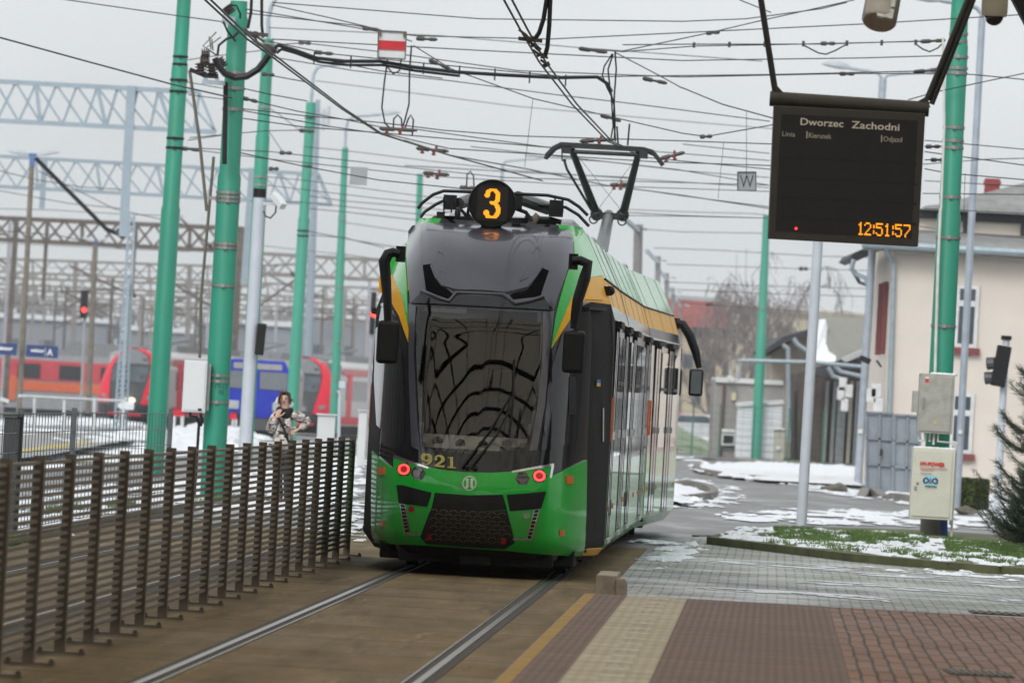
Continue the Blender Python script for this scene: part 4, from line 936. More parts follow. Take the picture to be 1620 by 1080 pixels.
mb = MB(); mb.tube([P(x, y, 160) for x, y in ((1554, 32), (1553, 22), (1546, 13), (1530, 7), (1488, 1))], .045, 8); mb.build('lamp_arm', galv, lp3); lamphead(lp3, P(1490, 1, 160), P(1440, -4, 160), .4, .12)
mb = MB(); mb.box(P(1519, 683, 159.9), (.08, .02, .08)); mb.build('sticker', M('white_sticker', (.7, .68, .66), .6), lp3)
# concrete masts running away on the right of the tram roof, linked by cross beams
mast_m = M('grey_mast_concrete', (.22, .215, .21), .8, var=.15)
for i, (tx, ty, bx_, Y, d_) in enumerate(((1010, 355, 1003, 300, .36), (1041, 405, 1037, 360, .26), (1055, 432, 1052, 420, .24), (1065, 455, 1063, 470, .22), (1077, 476, 1075, 520, .20))):
    t, at = pole('catenary_mast', ('nearest and thickest grey mast rising behind the tram roof', 'second grey mast in the row behind the tram roof', 'third grey mast in the row behind the tram roof', 'fourth grey mast in the row behind the tram roof', 'furthest grey mast beside the red roof')[i], (tx, ty), bx_, Y, d_, mat=mast_m, group='grey masts behind the tram')
    mb = MB(); mb.beam(P(tx, ty+10, Y), P(tx-22*300/Y, ty-9, Y-20), .12, .14); mb.cyl(P(tx+6, ty+6, Y), P(tx+14, ty+8, Y), .05); mb.build('bracket', galv, t)

# ---- traffic signals seen from behind
def signal_post(label, top, bx_, Y, d_, head, mat, slots):
    t, at = pole('traffic_signal', label, top, bx_, Y, d_, mat=mat); t['category'] = 'traffic signal'
    mb = MB(); a, b_ = P(head[0], head[1], Y-.1), P(head[2], head[3], Y-.1)
    mb.box(((a.x+b_.x)/2, Y-.12, (a.z+b_.z)/2), (abs(b_.x-a.x), .22, abs(b_.z-a.z)), ry=R(head[4])); hd = mb.build('signal_head', black, t, bevel=.02)
    for x, y in slots:
        q = P(x, y, Y-.1); mb = MB(); mb.cyl(q, q+Vector((-.14, .04, -.02)), .11, .12, 12); mb.build('visor', M('visor_grey', (.06, .06, .065), .5), hd)
    return t
s_ = signal_post('black traffic signal on a white post in front of the cream building', (1592, 538), 1576, 150, .14, (1574, 546, 1593, 612, 7), pale_grey, ((1574, 574), (1571, 597)))
mb = MB(); q = P(1592, 536, 150); mb.cyl(q-Vector((0, 0, .02)), q+Vector((0, 0, .06)), .10); mb.build('post_cap', black, s_)

# ---- cream station building on the right
crw = M('cream_render', (.66, .60, .535), .85, var=.04, scale=2, dirt=(.56, .50, .45), dscale=.5, damt=.35)
timber = M('dark_timber', (.035, .036, .042), .7); slate = M('grey_slate', (.22, .22, .215), .7, var=.2, scale=4, dirt=(.42, .43, .42), dscale=.8, damt=.5)
brickr = brickmat('red_brick_plinth', (.24, .075, .075), (.19, .06, .06), (.3, .22, .2), .5, .16, .02, .8)
zinc = M('zinc_gutter', (.30, .36, .40), .45, metal=.3); wfr = M('white_window_frame', (.62, .63, .63), .5); winr = M('window_pane_dark', (.06, .075, .09), .12, var=.4, scale=1.5); redfr = M('oxblood_frame', (.19, .045, .045), .6)
Yc = 197.0
cl = P(1402, 600, Yc).x; sb = thing('station_building', 'cream rendered building with grey roof and red chimney at the right', 'building', (cl, Yc, 0))
ze = P(1450, 388, Yc).z; Wd, Dp = 13.0, 13.0
mb = MB(); mb.box((cl+Wd/2, Yc+Dp/2, ze/2), (Wd, Dp, ze)); mb.build('wall', crw, sb)
zp = P(1580, 668, Yc).z; mb = MB(); mb.box((cl+Wd/2+1.9, Yc-.03, zp/2), (Wd-3.8, .08, zp)); mb.build('plinth', brickr, sb)
# lower roof skirt, clerestory, upper roof
mb = MB(); zr = P(1500, 366, Yc+3).z
mb.prism([Vector((cl-.75, Yc-.6, ze-.02)), Vector((cl-.75, Yc+3.2, zr)), Vector((cl-.75, Yc+3.2, zr-.2)), Vector((cl-.75, Yc-.6, ze-.20))], (Wd+2, 0, 0)); mb.build('lower_roof', slate, sb)
mb = MB(); mb.prism([P(1345, 408, Yc+2.2), P(1351, 400, Yc+2), P(1393, 382, Yc+1), P(1404, 392, Yc+1), P(1385, 400, Yc+1.5), P(1355, 413, Yc+2.2)], (0, 7, 0)); mb.build('eaves', timber, sb)
mb = MB(); mb.tube([Vector((cl-.8, Yc-.66, ze-.05)), Vector((cl+Wd, Yc-.66, ze-.05))], .10, 8); mb.build('gutter', zinc, sb)
zc0, zc1 = zr-.3, P(1530, 339, Yc+3.2).z
mb = MB(); mb.box((cl+Wd/2+.4, Yc+3.2+4, (zc0+zc1)/2), (Wd+.2, 8, zc1-zc0)); mb.build('clerestory', crw, sb)
xs_ = cl+.3
for k in range(6):
    x = cl+1.0+k*1.42-.5; mb = MB(); mb.box((x, Yc+3.15, (zc0+zc1)/2+.1), (.16, .12, zc1-zc0)); mb.build('timber_post', timber, sb)
mb = MB(); mb.box((cl+Wd/2, Yc+3.12, zc1-.05), (Wd+1.5, .16, .22)); mb.build('timber_fascia', timber, sb)
mb = MB(); mb.prism([P(1456, 331, Yc+2.6), P(1466, 325, Yc+3.2), P(1500, 322, Yc+4), P(1560, 311, Yc+5), P(1640, 284, Yc+5), P(1640, 340, Yc+2.6), P(1560, 336, Yc+2.6)], (0, 6, 0)); mb.build('upper_roof', slate, sb)
mb = MB(); a = P(1556, 318, Yc+5); b_ = P(1582, 293, Yc+5); mb.box(((a.x+b_.x)/2, Yc+5, (a.z+b_.z)/2), (abs(b_.x-a.x)-.02, .4, abs(b_.z-a.z)+.3)); mb.box(((a.x+b_.x)/2, Yc+5, b_.z+.04), (abs(b_.x-a.x)+.03, .44, .10)); mb.build('chimney', M('red_chimney_brick', (.26, .04, .045), .7, var=.15, scale=8), sb)
def win(x0, y0, x1, y1, transom, sill=True):
    a, b_ = P(x0, y1, Yc), P(x1, y0, Yc); w_, h_ = b_.x-a.x, b_.z-a.z; cx_, cz = (a.x+b_.x)/2, (a.z+b_.z)/2
    mb = MB(); mb.box((cx_, Yc-.015, cz), (w_, .05, h_)); o = mb.build('window', winr, sb)
    mb = MB()
    for s in (-1, 1): mb.box((cx_+s*w_/2, Yc-.045, cz), (.09, .07, h_+.09)); mb.box((cx_, Yc-.043, cz+s*h_/2), (w_, .07, .09))
    mb.box((cx_, Yc-.043, a.z+h_*transom), (w_, .07, .14)); mb.box((cx_, Yc-.048, cz), (.07, .07, h_)); mb.build('frame', wfr, o)
    if sill: mb = MB(); mb.box((cx_, Yc-.07, a.z-.13), (w_+.25, .16, .16)); mb.build('sill', redfr, o)
win(1511, 455, 1547, 546, .72); win(1503, 625, 1539, 713, .68)
for y0, x0 in ((452, 1384), (452, 1392)): 
    a, b_ = P(x0, 555, Yc+5), P(x0, 455, Yc+5); yy_ = Yc+4 if x0 < 1390 else Yc+1.8
    mb = MB(); mb.box((cl-.03, yy_, (a.z+b_.z)/2), (.08, .9, abs(b_.z-a.z))); o = mb.build('side_window', winr, sb)
    mb = MB()
    for s in (-1, 1): mb.box((cl-.06, yy_+s*.47, (a.z+b_.z)/2), (.10, .14, abs(b_.z-a.z)+.2))
    mb.build('frame', redfr, o)
mb = MB(); mb.tube([P(1401, 392, Yc-.6), P(1403, 399, Yc-.5), P(1414, 414, Yc-.12), P(1411, 520, Yc-.1), P(1405, 700, Yc-.1)], .065, 8); mb.build('downpipe', zinc, sb)
mb = MB(); mb.tube([P(1351, 410, Yc+1.5), P(1347, 425, Yc+1.5), P(1355, 434, Yc+1.5), P(1370, 440, Yc+1), P(1374, 455, Yc+1), P(1368, 640, Yc+1)], .06, 8); mb.build('downpipe', zinc, sb)
mb = MB(); mb.tube([P(1345, 408, Yc+2.5), P(1350, 430, Yc+2.5), P(1360, 447, Yc+2.5), P(1372, 451, Yc+2)], .045, 6); mb.build('loop_pipe', M('dark_pipe', (.05, .05, .06), .5), sb)
mb = MB(); mb.box(P(1387, 570, Yc+.2)+Vector((-.3, -.3, 0)), (.28, .2, .14), ry=R(20)); mb.beam(P(1387, 570, Yc), P(1394, 580, Yc+.1), .04); mb.build('floodlight', black, sb)
for i, (x, y) in enumerate(((1378, 625), (1386, 617), (1389, 640))): mb = MB(); mb.box(P(x, y, Yc-.1), (.22, .1, .32)); mb.build('meter_box', wfr, sb)

# ---- old goods shed and lean-to behind
shw = M('stained_cream_plaster', (.46, .40, .33), .9, var=.15, scale=.8, dirt=(.20, .18, .16), dscale=.5, damt=.7, stretch=(1, 1, .3)); plank = M('dark_plank_wall', (.10, .075, .065), .85, var=.35, scale=4, stretch=(3, 3, .12)); tar = M('tar_paper_roof', (.25, .245, .215), .9, var=.08)
gsh = thing('goods_shed', 'old goods shed with snowy grey roof and dark plank wall behind the lamp columns', 'shed', G(1290, 728))
def slab(pts, ext, name, mat, par): mb = MB(); mb.prism([P(*p) for p in pts], ext); return mb.build(name, mat, par)
slab([(1219, 560, 300), (1282, 522, 300), (1282, 735, 300), (1219, 735, 300)], (0, 14, 0), 'gable_wall', shw, gsh)
slab([(1211, 552, 298), (1240, 532, 298), (1290, 518, 298), (1290, 528, 298), (1243, 541, 298), (1213, 559, 298)], (0, 16, 0), 'gable_eaves', timber, gsh)
slab([(1284, 503, 296), (1291, 500, 296), (1278, 640, 296), (1270, 640, 296)], (0, 1, 0), 'bargeboard', timber, gsh)
slab([(1290, 500, 296), (1368, 506, 296), (1366, 566, 290), (1330, 567, 288), (1283, 573, 288)], (0, .2, .05), 'shed_roof', tar, gsh)
slab([(1296, 508, 294), (1306, 507, 293.5), (1309, 520, 293), (1307, 545, 291), (1311, 558, 289), (1323, 566, 287.6), (1322, 571, 287), (1288, 574, 287.4), (1289, 560, 288.5)], (0, .1, .06), 'roof_snow', snowm, gsh)
slab([(1262, 590, 292), (1372, 560, 292), (1372, 740, 292), (1262, 735, 292)], (0, 8, 0), 'plank_wall', plank, gsh)
slab([(1284, 590, 287), (1328, 574, 287), (1370, 556, 287), (1372, 566, 287), (1330, 590, 287), (1300, 598, 287)], (0, 4, .05), 'lean_to_roof', timber, gsh)
slab([(1331, 568, 286.5), (1368, 552, 286.5), (1369, 560, 286.5), (1338, 573, 286.5)], (0, 2, .02), 'lean_to_snow', M('old_snow_grey', (.42, .42, .42), .8), gsh)
for pts in (((1238, 545), (1247, 552), (1247, 700)), ((1255, 535), (1262, 545), (1278, 556)), ((1310, 580), (1318, 595), (1340, 602)), ((1320, 578), (1330, 588), (1362, 595))):
    mb = MB(); mb.tube([P(x, y, 286) for x, y in pts], .08, 8); mb.build('downpipe', zinc, gsh)
for x in (1306, 1318, 1330, 1344, 1354): 
    mb = MB(); mb.box(P(x, 668, 291.8), (.12 if x != 1330 else .3, .2, 3.0)); mb.build('wall_post', M('grey_post', (.28, .29, .30), .7) if x % 4 else shw, gsh)
for x, y in ((1333, 607), (1343, 618), (1336, 640), (1330, 622)): mb = MB(); mb.box(P(x, y, 285), (.25, .3, .45)); mb.build('meter_box', wfr, gsh)
mb = MB(); mb.tube([P(1170, 570, 285), P(1290, 573, 285), P(1364, 580, 285)], .07, 8); mb.tube([P(1172, 572, 285), P(1168, 600, 285)], .05, 6); mb.build('service_pipe', zinc, gsh)

# ---- kiosk and white annex
kw_ = M('kiosk_grey_render', (.30, .285, .275), .85, var=.06, dirt=(.22, .21, .2), dscale=1, damt=.4); kio = thing('kiosk', 'grey flat-roofed kiosk with a white parapet standing behind the road bend', 'kiosk', G(1180, 725))
YK = 291
slab([(1130, 600, YK), (1240, 604, YK), (1236, 727, YK), (1126, 722, YK)], (0, 5, 0), 'wall', kw_, kio)
slab([(1132, 596, YK-.15), (1239, 602, YK-.15), (1239, 609, YK-.15), (1132, 604, YK-.15)], (0, 5.4, 0), 'parapet', wfr, kio)
slab([(1142, 685, YK-.3), (1163, 686, YK-.3), (1162, 704, YK-.3), (1141, 704, YK-.3)], (0, .35, 0), 'air_conditioner', wfr, kio); slab([(1144.5, 688, YK-.33), (1161, 689, YK-.33), (1160, 701, YK-.33), (1144, 701, YK-.33)], (0, .05, 0), 'air_conditioner_grille', black, kio)
slab([(1142, 678, YK-.3), (1163, 679, YK-.3), (1163, 684, YK-.3), (1142, 683, YK-.3)], (0, .4, 0), 'window_ledge', wfr, kio)
slab([(1157.5, 621, YK-.15), (1165, 621, YK-.15), (1164, 633, YK-.15), (1157, 633, YK-.15)], (0, .15, 0), 'alarm_box', M('alarm_cream', (.55, .48, .32), .5), kio)
mb = MB(); mb.tube([P(1146, 606, YK-.12), P(1143, 660, YK-.12), P(1139, 722, YK-.12)], .05, 8); mb.build('downpipe', M('brown_pipe', (.12, .06, .05), .6), kio)
mb = MB(); mb.beam(P(1152, 596, YK-.3), P(1162, 602, YK-.6), .10, .12); mb.build('security_camera', wfr, kio)
anx = thing('white_annex', 'white ribbed metal annex with a sloping lid standing against the grey kiosk', 'shed', G(1200, 727))
wcl, n, l, b = node_mat('white_ribbed_cladding'); v = ocoord(n, l); sp = n.nodes.new('ShaderNodeSeparateXYZ'); l.new(v, sp.inputs[0]); pg = n.nodes.new('ShaderNodeMath'); pg.operation = 'PINGPONG'; pg.inputs[1].default_value = .12; l.new(sp.outputs[2], pg.inputs[0])
l.new(mixc(n, l, mapr(n, l, pg.outputs[0], 0, .03), (.45, .47, .50), (.68, .70, .73)), b.inputs['Base Color']); b.inputs['Roughness'].default_value = .5; bumpn(n, l, b, mapr(n, l, pg.outputs[0], 0, .03), .6, .02)
slab([(1167, 640, YK-1.5), (1238, 638, YK-1.5), (1236, 729, YK-1.5), (1163, 726, YK-1.5)], (0, 1.3, 0), 'wall', wcl, anx); slab([(1165, 638, YK-1.6), (1240, 634, YK-1.6), (1240, 639, YK-1.6), (1165, 643, YK-1.6)], (0, 1.6, .05), 'lid', wfr, anx)
t = thing('cable_cabinet', 'small weathered grey cable cabinet at the right end of the white annex', 'cabinet', G(1232, 729)); slab([(1225, 678, 286), (1241, 679, 286), (1240, 729, 286), (1223, 728, 286)], (0, .4, 0), 'housing', M('cable_cabinet_grey', (.40, .39, .34), .7, dirt=(.3, .29, .25)), t); mb = MB(); mb.box(P(1231, 708, 285.9), (.14, .03, .14)); mb.build('sticker', wfr, t)
slab([(1222.5, 676.5, 285.9), (1241.5, 677.5, 285.9), (1241.5, 680, 285.9), (1222.5, 679, 285.9)], (0, .55, 0), 'lid', wfr, t)

# ---- grey sheet gates and mesh fences
gate_m = M('blue_grey_sheet', (.235, .265, .30), .55, var=.1, scale=3, dirt=(.30, .32, .33), dscale=1.5, damt=.4)
gt = thing('sheet_gate', 'blue grey sheet metal double gate standing left of the cream building', 'gate', G(1410, 782))
for (x0, y0, x1, y1, x2, y2, x3, y3, Y) in ((1371, 652, 1413, 654, 1411, 779, 1370, 775, 189), (1416, 656, 1456, 658, 1455, 784, 1412, 780, 187.5)):
    lf = slab([(x0, y0, Y), (x1, y1, Y), (x2, y2, Y), (x3, y3, Y)], (0, .04, 0), 'gate_leaf', gate_m, gt); mb = MB()
    for f in (0, .33, .66, 1): mb.beam(P(x0+(x3-x0)*f, y0+(y3-y0)*f, Y-.05), P(x1+(x2-x1)*f, y1+(y2-y1)*f, Y-.05), .05, .05)
    for f in (0, .5, 1): mb.beam(P(x0+(x1-x0)*f, y0+(y1-y0)*f, Y-.05), P(x3+(x2-x3)*f, y3+(y2-y3)*f, Y-.05), .05, .05)
    mb.build('gate_frame', M('blue_grey_frame', (.20, .23, .26), .5), lf)
mb = MB(); mb.box(P(1394, 715, 188.9), (.05, .06, .16)); mb.build('gate_handle', black, gt)
def mesh_fence(name, label, pts, h, wire_gap, rows, mat, posts=True, Z0=0, postd=.06, wr=.004):
    t = thing(name, label, 'fence', pts[0]); 
    for a, b_ in zip(pts, pts[1:]):
        a, b_ = Vector(a), Vector(b_); n_ = max(1, int((b_-a).length/wire_gap)); mb = MB()
        for r_ in range(rows+1): z_ = Vector((0, 0, .06+h*r_/rows)); mb.tube([a+z_, b_+z_], wr*1.2, 4, cap=False)
        for k in range(n_+1): q = a.lerp(b_, k/n_); mb.tube([q+Vector((0, 0, .05)), q+Vector((0, 0, h+.07))], wr, 4, cap=False)
        mb.build('mesh_panel', mat, t)
    if posts:
        for p in pts: mb = MB(); mb.box(Vector(p)+Vector((0, 0, h/2+.04)), (postd, postd, h+.16)); mb.build('fence_post', mat, t)
    return t
fgreen = M('green_fence_wire', (.03, .15, .10), .5)
mesh_fence('mesh_fence', 'green wire mesh fence crossing in front of the kiosk and the goods shed', [P(x, y, 283) - Vector((0, 0, P(x, y, 283).z)) for x, y in ((1060, 725), (1093, 725), (1136, 727), (1190, 729), (1245, 731), (1300, 735), (1372, 742))], 1.75, .3, 7, fgreen)

# ---- far houses and bare hillside beyond the road
far = thing('apartment_house', 'long pale far-off house with a red tiled roof left of the bare birches', 'house', P(1120, 640, 520)); YF = 520
ochre = M('ochre_house_wall', (.40, .34, .24), .9, var=.12, scale=.3, dirt=(.28, .24, .2), dscale=.15)
slab([(1060, 512, YF), (1178, 520, YF), (1178, 690, YF), (1060, 690, YF)], (0, 10, 0), 'wall', ochre, far)
slab([(1056, 474, YF+5), (1160, 482, YF+5), (1182, 522, YF-1), (1056, 514, YF-1)], (0, .5, .1), 'roof', M('red_roof_tiles', (.27, .065, .055), .8, var=.25, scale=1.5), far)
slab([(1060, 466, YF+6), (1150, 472, YF+6), (1165, 484, YF+6), (1060, 476, YF+6)], (0, 2, 0), 'roof_ridge', M('grey_ridge', (.34, .37, .38), .8), far)
for x, y, w2, h2 in ((1097, 517, 14, 18), (1114, 519, 10, 16), (1136, 520, 14, 16), (1080, 560, 16, 22), (1110, 570, 14, 20), (1143, 572, 16, 22), (1094, 620, 14, 20), (1130, 600, 12, 18)):
    slab([(x, y, YF-.2), (x+w2, y+.5, YF-.2), (x+w2, y+h2, YF-.2), (x, y+h2, YF-.2)], (0, .2, 0), 'window', winr, far)
far2 = thing('rear_house', 'long flat-roofed pale house behind the bare birches and the goods shed', 'house', P(1260, 640, 480)); Y2 = 480
slab([(1160, 484, Y2), (1372, 500, Y2), (1372, 690, Y2), (1160, 690, Y2)], (0, 10, 0), 'wall', M('pale_ochre_wall', (.48, .43, .34), .9, var=.12, scale=.3), far2); slab([(1158, 480, Y2-.5), (1374, 496, Y2-.5), (1374, 503, Y2-.5), (1158, 487, Y2-.5)], (0, 11, 0), 'roof_edge', M('pale_roof_edge', (.42, .38, .32), .8), far2)
for x, y in ((1178, 483), (1243, 514), (1200, 560), (1180, 600), (1330, 540)): slab([(x, y, Y2-.6), (x+10, y+.6, Y2-.6), (x+10, y+14, Y2-.6), (x, y+14, Y2-.6)], (0, .4, 0), 'window', winr, far2)

# ---- kerbs
kerb_m = M('kerb_concrete', (.20, .185, .165), .8, var=.2, scale=3, bump=.3, dirt=(.09, .085, .07), dscale=2, damt=.6)
def kerb(label, pts, h=.12, w_=.16):
    g_ = [G(*p) for p in pts]
    for k in range(3):                                   # soften the line
        g_ = [g_[0]]+[q for a, b_ in zip(g_, g_[1:]) for q in ((a.lerp(b_, .25), a.lerp(b_, .75)))]+[g_[-1]]
    mb = MB(); L_ = []
    for i, p in enumerate(g_):
        d = (g_[min(i+1, len(g_)-1)]-g_[max(i-1, 0)]).normalized(); nn = Vector((-d.y, d.x, 0))*w_/2; hh = h*min(1, .05+min((p-g_[0]).length, (p-g_[-1]).length)/3.5)
        L_.append([p-nn+Vector((0, 0, -.05)), p+nn+Vector((0, 0, -.05)), p+nn+Vector((0, 0, hh)), p-nn+Vector((0, 0, hh))])
    mb.loft(L_); return mb.build('kerb', kerb_m, kind='structure')
kerb('', [(1105, 847), (1135, 848), (1200, 858), (1350, 876), (1500, 889), (1660, 902)], .11, .22)
mb = MB(); mb.prism([Z3(G(x, y, .1), -.05) for x, y in ((1118, 847.5), (1200, 857), (1350, 874.5), (1500, 887.5), (1660, 900), (1660, 850), (1470, 837), (1300, 832), (1200, 835), (1140, 842))], (0, 0, .14)); mb.build('grass_island', M('island_soil', (.10, .105, .05), .9, var=.3, scale=3), kind='structure')
kerb('', [(1040, 795), (1100, 793), (1131, 787), (1128, 780), (1108, 771), (1050, 764)], .13)
kerb('', [(1110, 738), (1096, 744), (1130, 753), (1200, 760), (1280, 766), (1372, 772)], .13)
kerb('', [(1362, 785), (1374, 781), (1450, 798), (1500, 808)], .16, .2)
kerb('', [(1050, 726), (1190, 732), (1372, 744)], .13)
# ================================================================== LEFT-HAND SIDE: poles, railway yard, trains
pA, atA = pole('catenary_pole', 'teal catenary pole nearest the left edge of the photo, left of the white box', (293, -30), 243, 144, .35, steps=(105, 328), bands=(90, 102, 127, 145, 219, 234), group=TG, bandmat=blackm)
pB, atB = pole('catenary_pole', 'thick teal catenary pole stencilled 13 carrying the white box and the switchgear', (378, 2), 335, 119, .355, steps=(28, 276), bands=(115, 140, 173, 305, 312, 318, 386, 392, 452, 594, 603, 636), group=TG)
pC, atC = pole('catenary_pole', 'teal catenary pole half hidden behind the white camera post', (424, 62), 388, 185, .33, steps=(214,), bands=(70, 170, 280, 293), group=TG)
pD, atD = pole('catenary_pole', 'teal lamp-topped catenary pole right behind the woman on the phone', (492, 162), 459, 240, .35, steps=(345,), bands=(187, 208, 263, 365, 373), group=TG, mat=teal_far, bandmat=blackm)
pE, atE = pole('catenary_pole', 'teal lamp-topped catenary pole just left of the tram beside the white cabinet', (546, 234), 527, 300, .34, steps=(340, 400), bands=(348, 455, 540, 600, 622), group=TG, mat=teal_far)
mb = MB()
for tx, p0, p1, cap in (('13/13', (340, 614), (359, 615), 6), ('02', (346, 623), (354, 623.5), 6)): text_px(mb, tx, p0, p1, cap, 119, toward=.172)
mb.build('stencil_number', blk, pB)
mb = MB(); mb.tube([P(300, 112, 119), P(316, 225, 119), P(327, 334, 119)], .024, 8); mb.tube([P(338, 248, 119), P(329, 350, 119), P(318, 470, 119), P(316, 566, 119)], .022, 8); mb.build('operating_rod', M('dull_rod', (.16, .15, .12), .5, metal=.4), pB)
for pts, nm in ((((313, 170), (352, 128)), 'rod_bracket'),):
    pass
mb = MB(); mb.beam(P(329, 313, 119), P(345, 314, 119), .05); mb.build('rod_bracket', steel, pB)
mb = MB(); mb.tube([P(357, 130, 118.6), P(355, 260, 118.6)], .035, 8); mb.build('cable_duct', blackm, pB)
for t_, top, hd in ((pD, ((492, 165), (493, 150), (496, 118), (502, 107), (516, 103), (556, 101)), ((556, 101), (592, 101))), (pE, ((546, 238), (547, 205), (551, 189), (562, 184), (603, 181)), ((602, 181), (634, 178))), (pC, ((425, 64), (424, 30), (430, 8), (440, -10)), None)):
    Yq = {pD: 240, pE: 300, pC: 185}[t_]; mb = MB(); mb.tube([P(x, y, Yq) for x, y in top], .05, 8); mb.build('lamp_arm', galv, t_)
    if hd: lamphead(t_, P(*hd[0], Yq), P(*hd[1], Yq), .4, .14)
lpm = thing('street_lamp', 'street lamp arm and head showing above the tram roof left of the raised pantograph', 'street lamp', P(797, 360, 330) - Vector((0, 0, P(797, 360, 330).z)))
mb = MB(); mb.tube([lpm.location.copy(), P(794, 290, 330), P(795, 262, 330), P(800, 255, 330), P(834, 252, 330)], [.1, .07, .06, .05, .05], 8); mb.build('lamp_post', galv, lpm); lamphead(lpm, P(833, 252, 330), P(861, 250, 330), .45, .16)

# switchgear on the thick pole
sw = thing('switchgear', 'dark ribbed insulators and switch arms bolted to the thick left teal pole', 'switchgear', P(337, 128, 118.6))
def insulator(mb, p, q, r, n_=5):
    p, q = Vector(p), Vector(q); pts, rs = [], []
    for i in range(n_):
        for s, k in ((.05, .55), (.35, 1.0), (.6, 1.0), (.9, .55)): pts.append(p.lerp(q, (i+s)/n_)); rs.append(r*k)
    mb.tube(pts, rs, 10)
Ys = 118.5
for p0, p1, r_ in (((318, 117, Ys), (317, 99, Ys), .085), ((336, 118, Ys), (334, 99, Ys), .085), ((316, 98, Ys), (332, 98, Ys), .10), ((332, 86, Ys), (318, 86, Ys), .09), ((346, 92, Ys), (356, 106, Ys), .07), ((366, 22, Ys), (357, 10, Ys), .11)):
    mb = MB(); insulator(mb, P(*p0), P(*p1), r_, 4); mb.build('insulator', insul, sw)
mb = MB(); mb.beam(P(320, 129, Ys), P(356, 132, Ys), .16, .06); mb.beam(P(325, 128, Ys), P(326, 121, Ys), .06); mb.beam(P(343, 130, Ys), P(343, 121, Ys), .06); mb.build('mounting_bar', galv, sw)
mb = MB(); mb.beam(P(300, 110, Ys), P(322, 119, Ys), .06); mb.beam(P(321, 119, Ys), P(345, 121, Ys), .07); mb.build('switch_arm', blackm, sw)
for pts in (((343, 88), (321, 73), (342, 51)), ((342, 87), (326, 76), (349, 59)), ((334, 78), (331, 58)), ((337, 80), (335, 62))):
    mb = MB(); mb.tube([P(x, y, Ys) for x, y in pts], .011, 5); mb.build('arc_horn', M('dull_rod', (.16, .15, .12), .5, metal=.4), sw)
mb = MB(); mb.tube([P(x, y, Ys-.3) for x, y in ((340, 92), (345, 104), (356, 117), (372, 123), (390, 121), (408, 110), (420, 95), (428, 83), (436, 77))], .05, 8); mb.build('heavy_cable', black, sw)
mb = MB(); mb.tube([P(x, y, Ys-.3) for x, y in ((344, 88), (346, 72), (358, 62), (370, 58), (378, 50))], .018, 6); mb.tube([P(x, y, Ys-.3) for x, y in ((353, 34), (360, 50), (373, 66))], .018, 6); mb.tube([P(x, y, Ys-.3) for x, y in ((363, 8), (374, 9), (380, 22), (380, 30))], .016, 6); mb.build('jumper_cable', black, sw)
mb = MB(); mb.beam(P(351, 31, Ys), P(372, 34, Ys), .14, .12); mb.build('bracket', galv, sw)
# white box and its neighbours
t, w_, h_, d = cabinet('control_box', 'white metal control box hung on the left of the thick teal pole', (292, 569), (324, 653), 118.6, .26, M('white_box_paint', (.66, .68, .69), .45, var=.03, dirt=(.5, .5, .48), dscale=3, damt=.3))
mb = MB(); mb.box((w_*.28, -.022, .045), (.055, .01, .035)); mb.build('vent', black, d, local=True)
mb = MB(); mb.box((w_/2+.02, .16, h_*.5), (.06, .1, h_*.9)); mb.build('back_plate', steel, t, local=True)
mb = MB(); mb.tube([(-.05, .1, 0), (-.04, .1, -.06), (.05, .1, -.07), (.09, .1, -.16), (.08, .1, -1.4)], .022, 8); mb.tube([(.1, .1, 0), (.13, .1, -.1), (.12, .1, -.2)], .02, 8); mb.build('cable', black, t, local=True)
for px0, px1, Yq, lb in (((503, 656), (526, 742), 150, 'plain white cabinet standing at the foot of the pole left of the tram'), ((568, 650), (577, 722), 180, 'narrow white cabinet partly hidden by the left side of the tram')):
    a, b_ = P(*px0, Yq), P(*px1, Yq); t = thing('white_cabinet', lb, 'cabinet', ((a.x+b_.x)/2, Yq, 0)); wq = b_.x-a.x
    mb = MB(); mb.box((0, .15, a.z/2), (wq, .3, a.z)); mb.build('housing', M('white_box_paint', (.66, .68, .69), .45), t, local=True, bevel=.01); mb = MB(); mb.box((0, .14, a.z+.015), (wq+.05, .36, .03)); mb.build('lid', wfr, t, local=True)
tq = thing('white_post', 'thin white bent post standing beside the lamp-topped pole left of the tram', 'post', P(534, 745, 200) - Vector((0, 0, P(534, 745, 200).z)))
mb = MB(); mb.tube([tq.location.copy(), P(537, 640, 200), P(538, 622, 200), P(534, 617, 200)], .04, 8); mb.build('tube', pale_grey, tq); mb = MB(); mb.box(P(541, 608, 199.9), (.16, .08, .17)); mb.build('plate', pale_grey, tq)
wp = signal_post('white camera post with a black traffic signal behind it, left of the woman', (411, 306), 384, 139, .215, (407, 511, 418, 562, 3), pale_grey, ())
mb = MB(); q = P(411, 304, 139); mb.cyl(q-Vector((0, 0, .09)), q+Vector((0, 0, .06)), .115); mb.build('post_cap', black, wp)
mb = MB(); mb.box(P(400, 530, 139.3), (.16, .2, .75)); mb.build('signal_head', black, wp)
cmr = thing('security_camera', 'white security camera on an arm of the white post', 'camera', P(436, 318, 138.6))
mb = MB(); mb.beam(P(433, 308, 138.6), P(448, 327, 138.4), .13, .12); mb.build('housing', M('white_box_paint', (.66, .68, .69), .45), cmr, bevel=.01)
mb = MB(); mb.beam(P(418, 322, 138.8), P(436, 322, 138.6), .05); mb.build('arm', pale_grey, cmr); mb = MB(); mb.tube([P(437, 322, 138.5), P(436, 336, 138.5), P(428, 345, 138.6), P(420, 342, 138.7), P(417, 334, 138.8)], .014, 6); mb.build('cable', black, cmr)

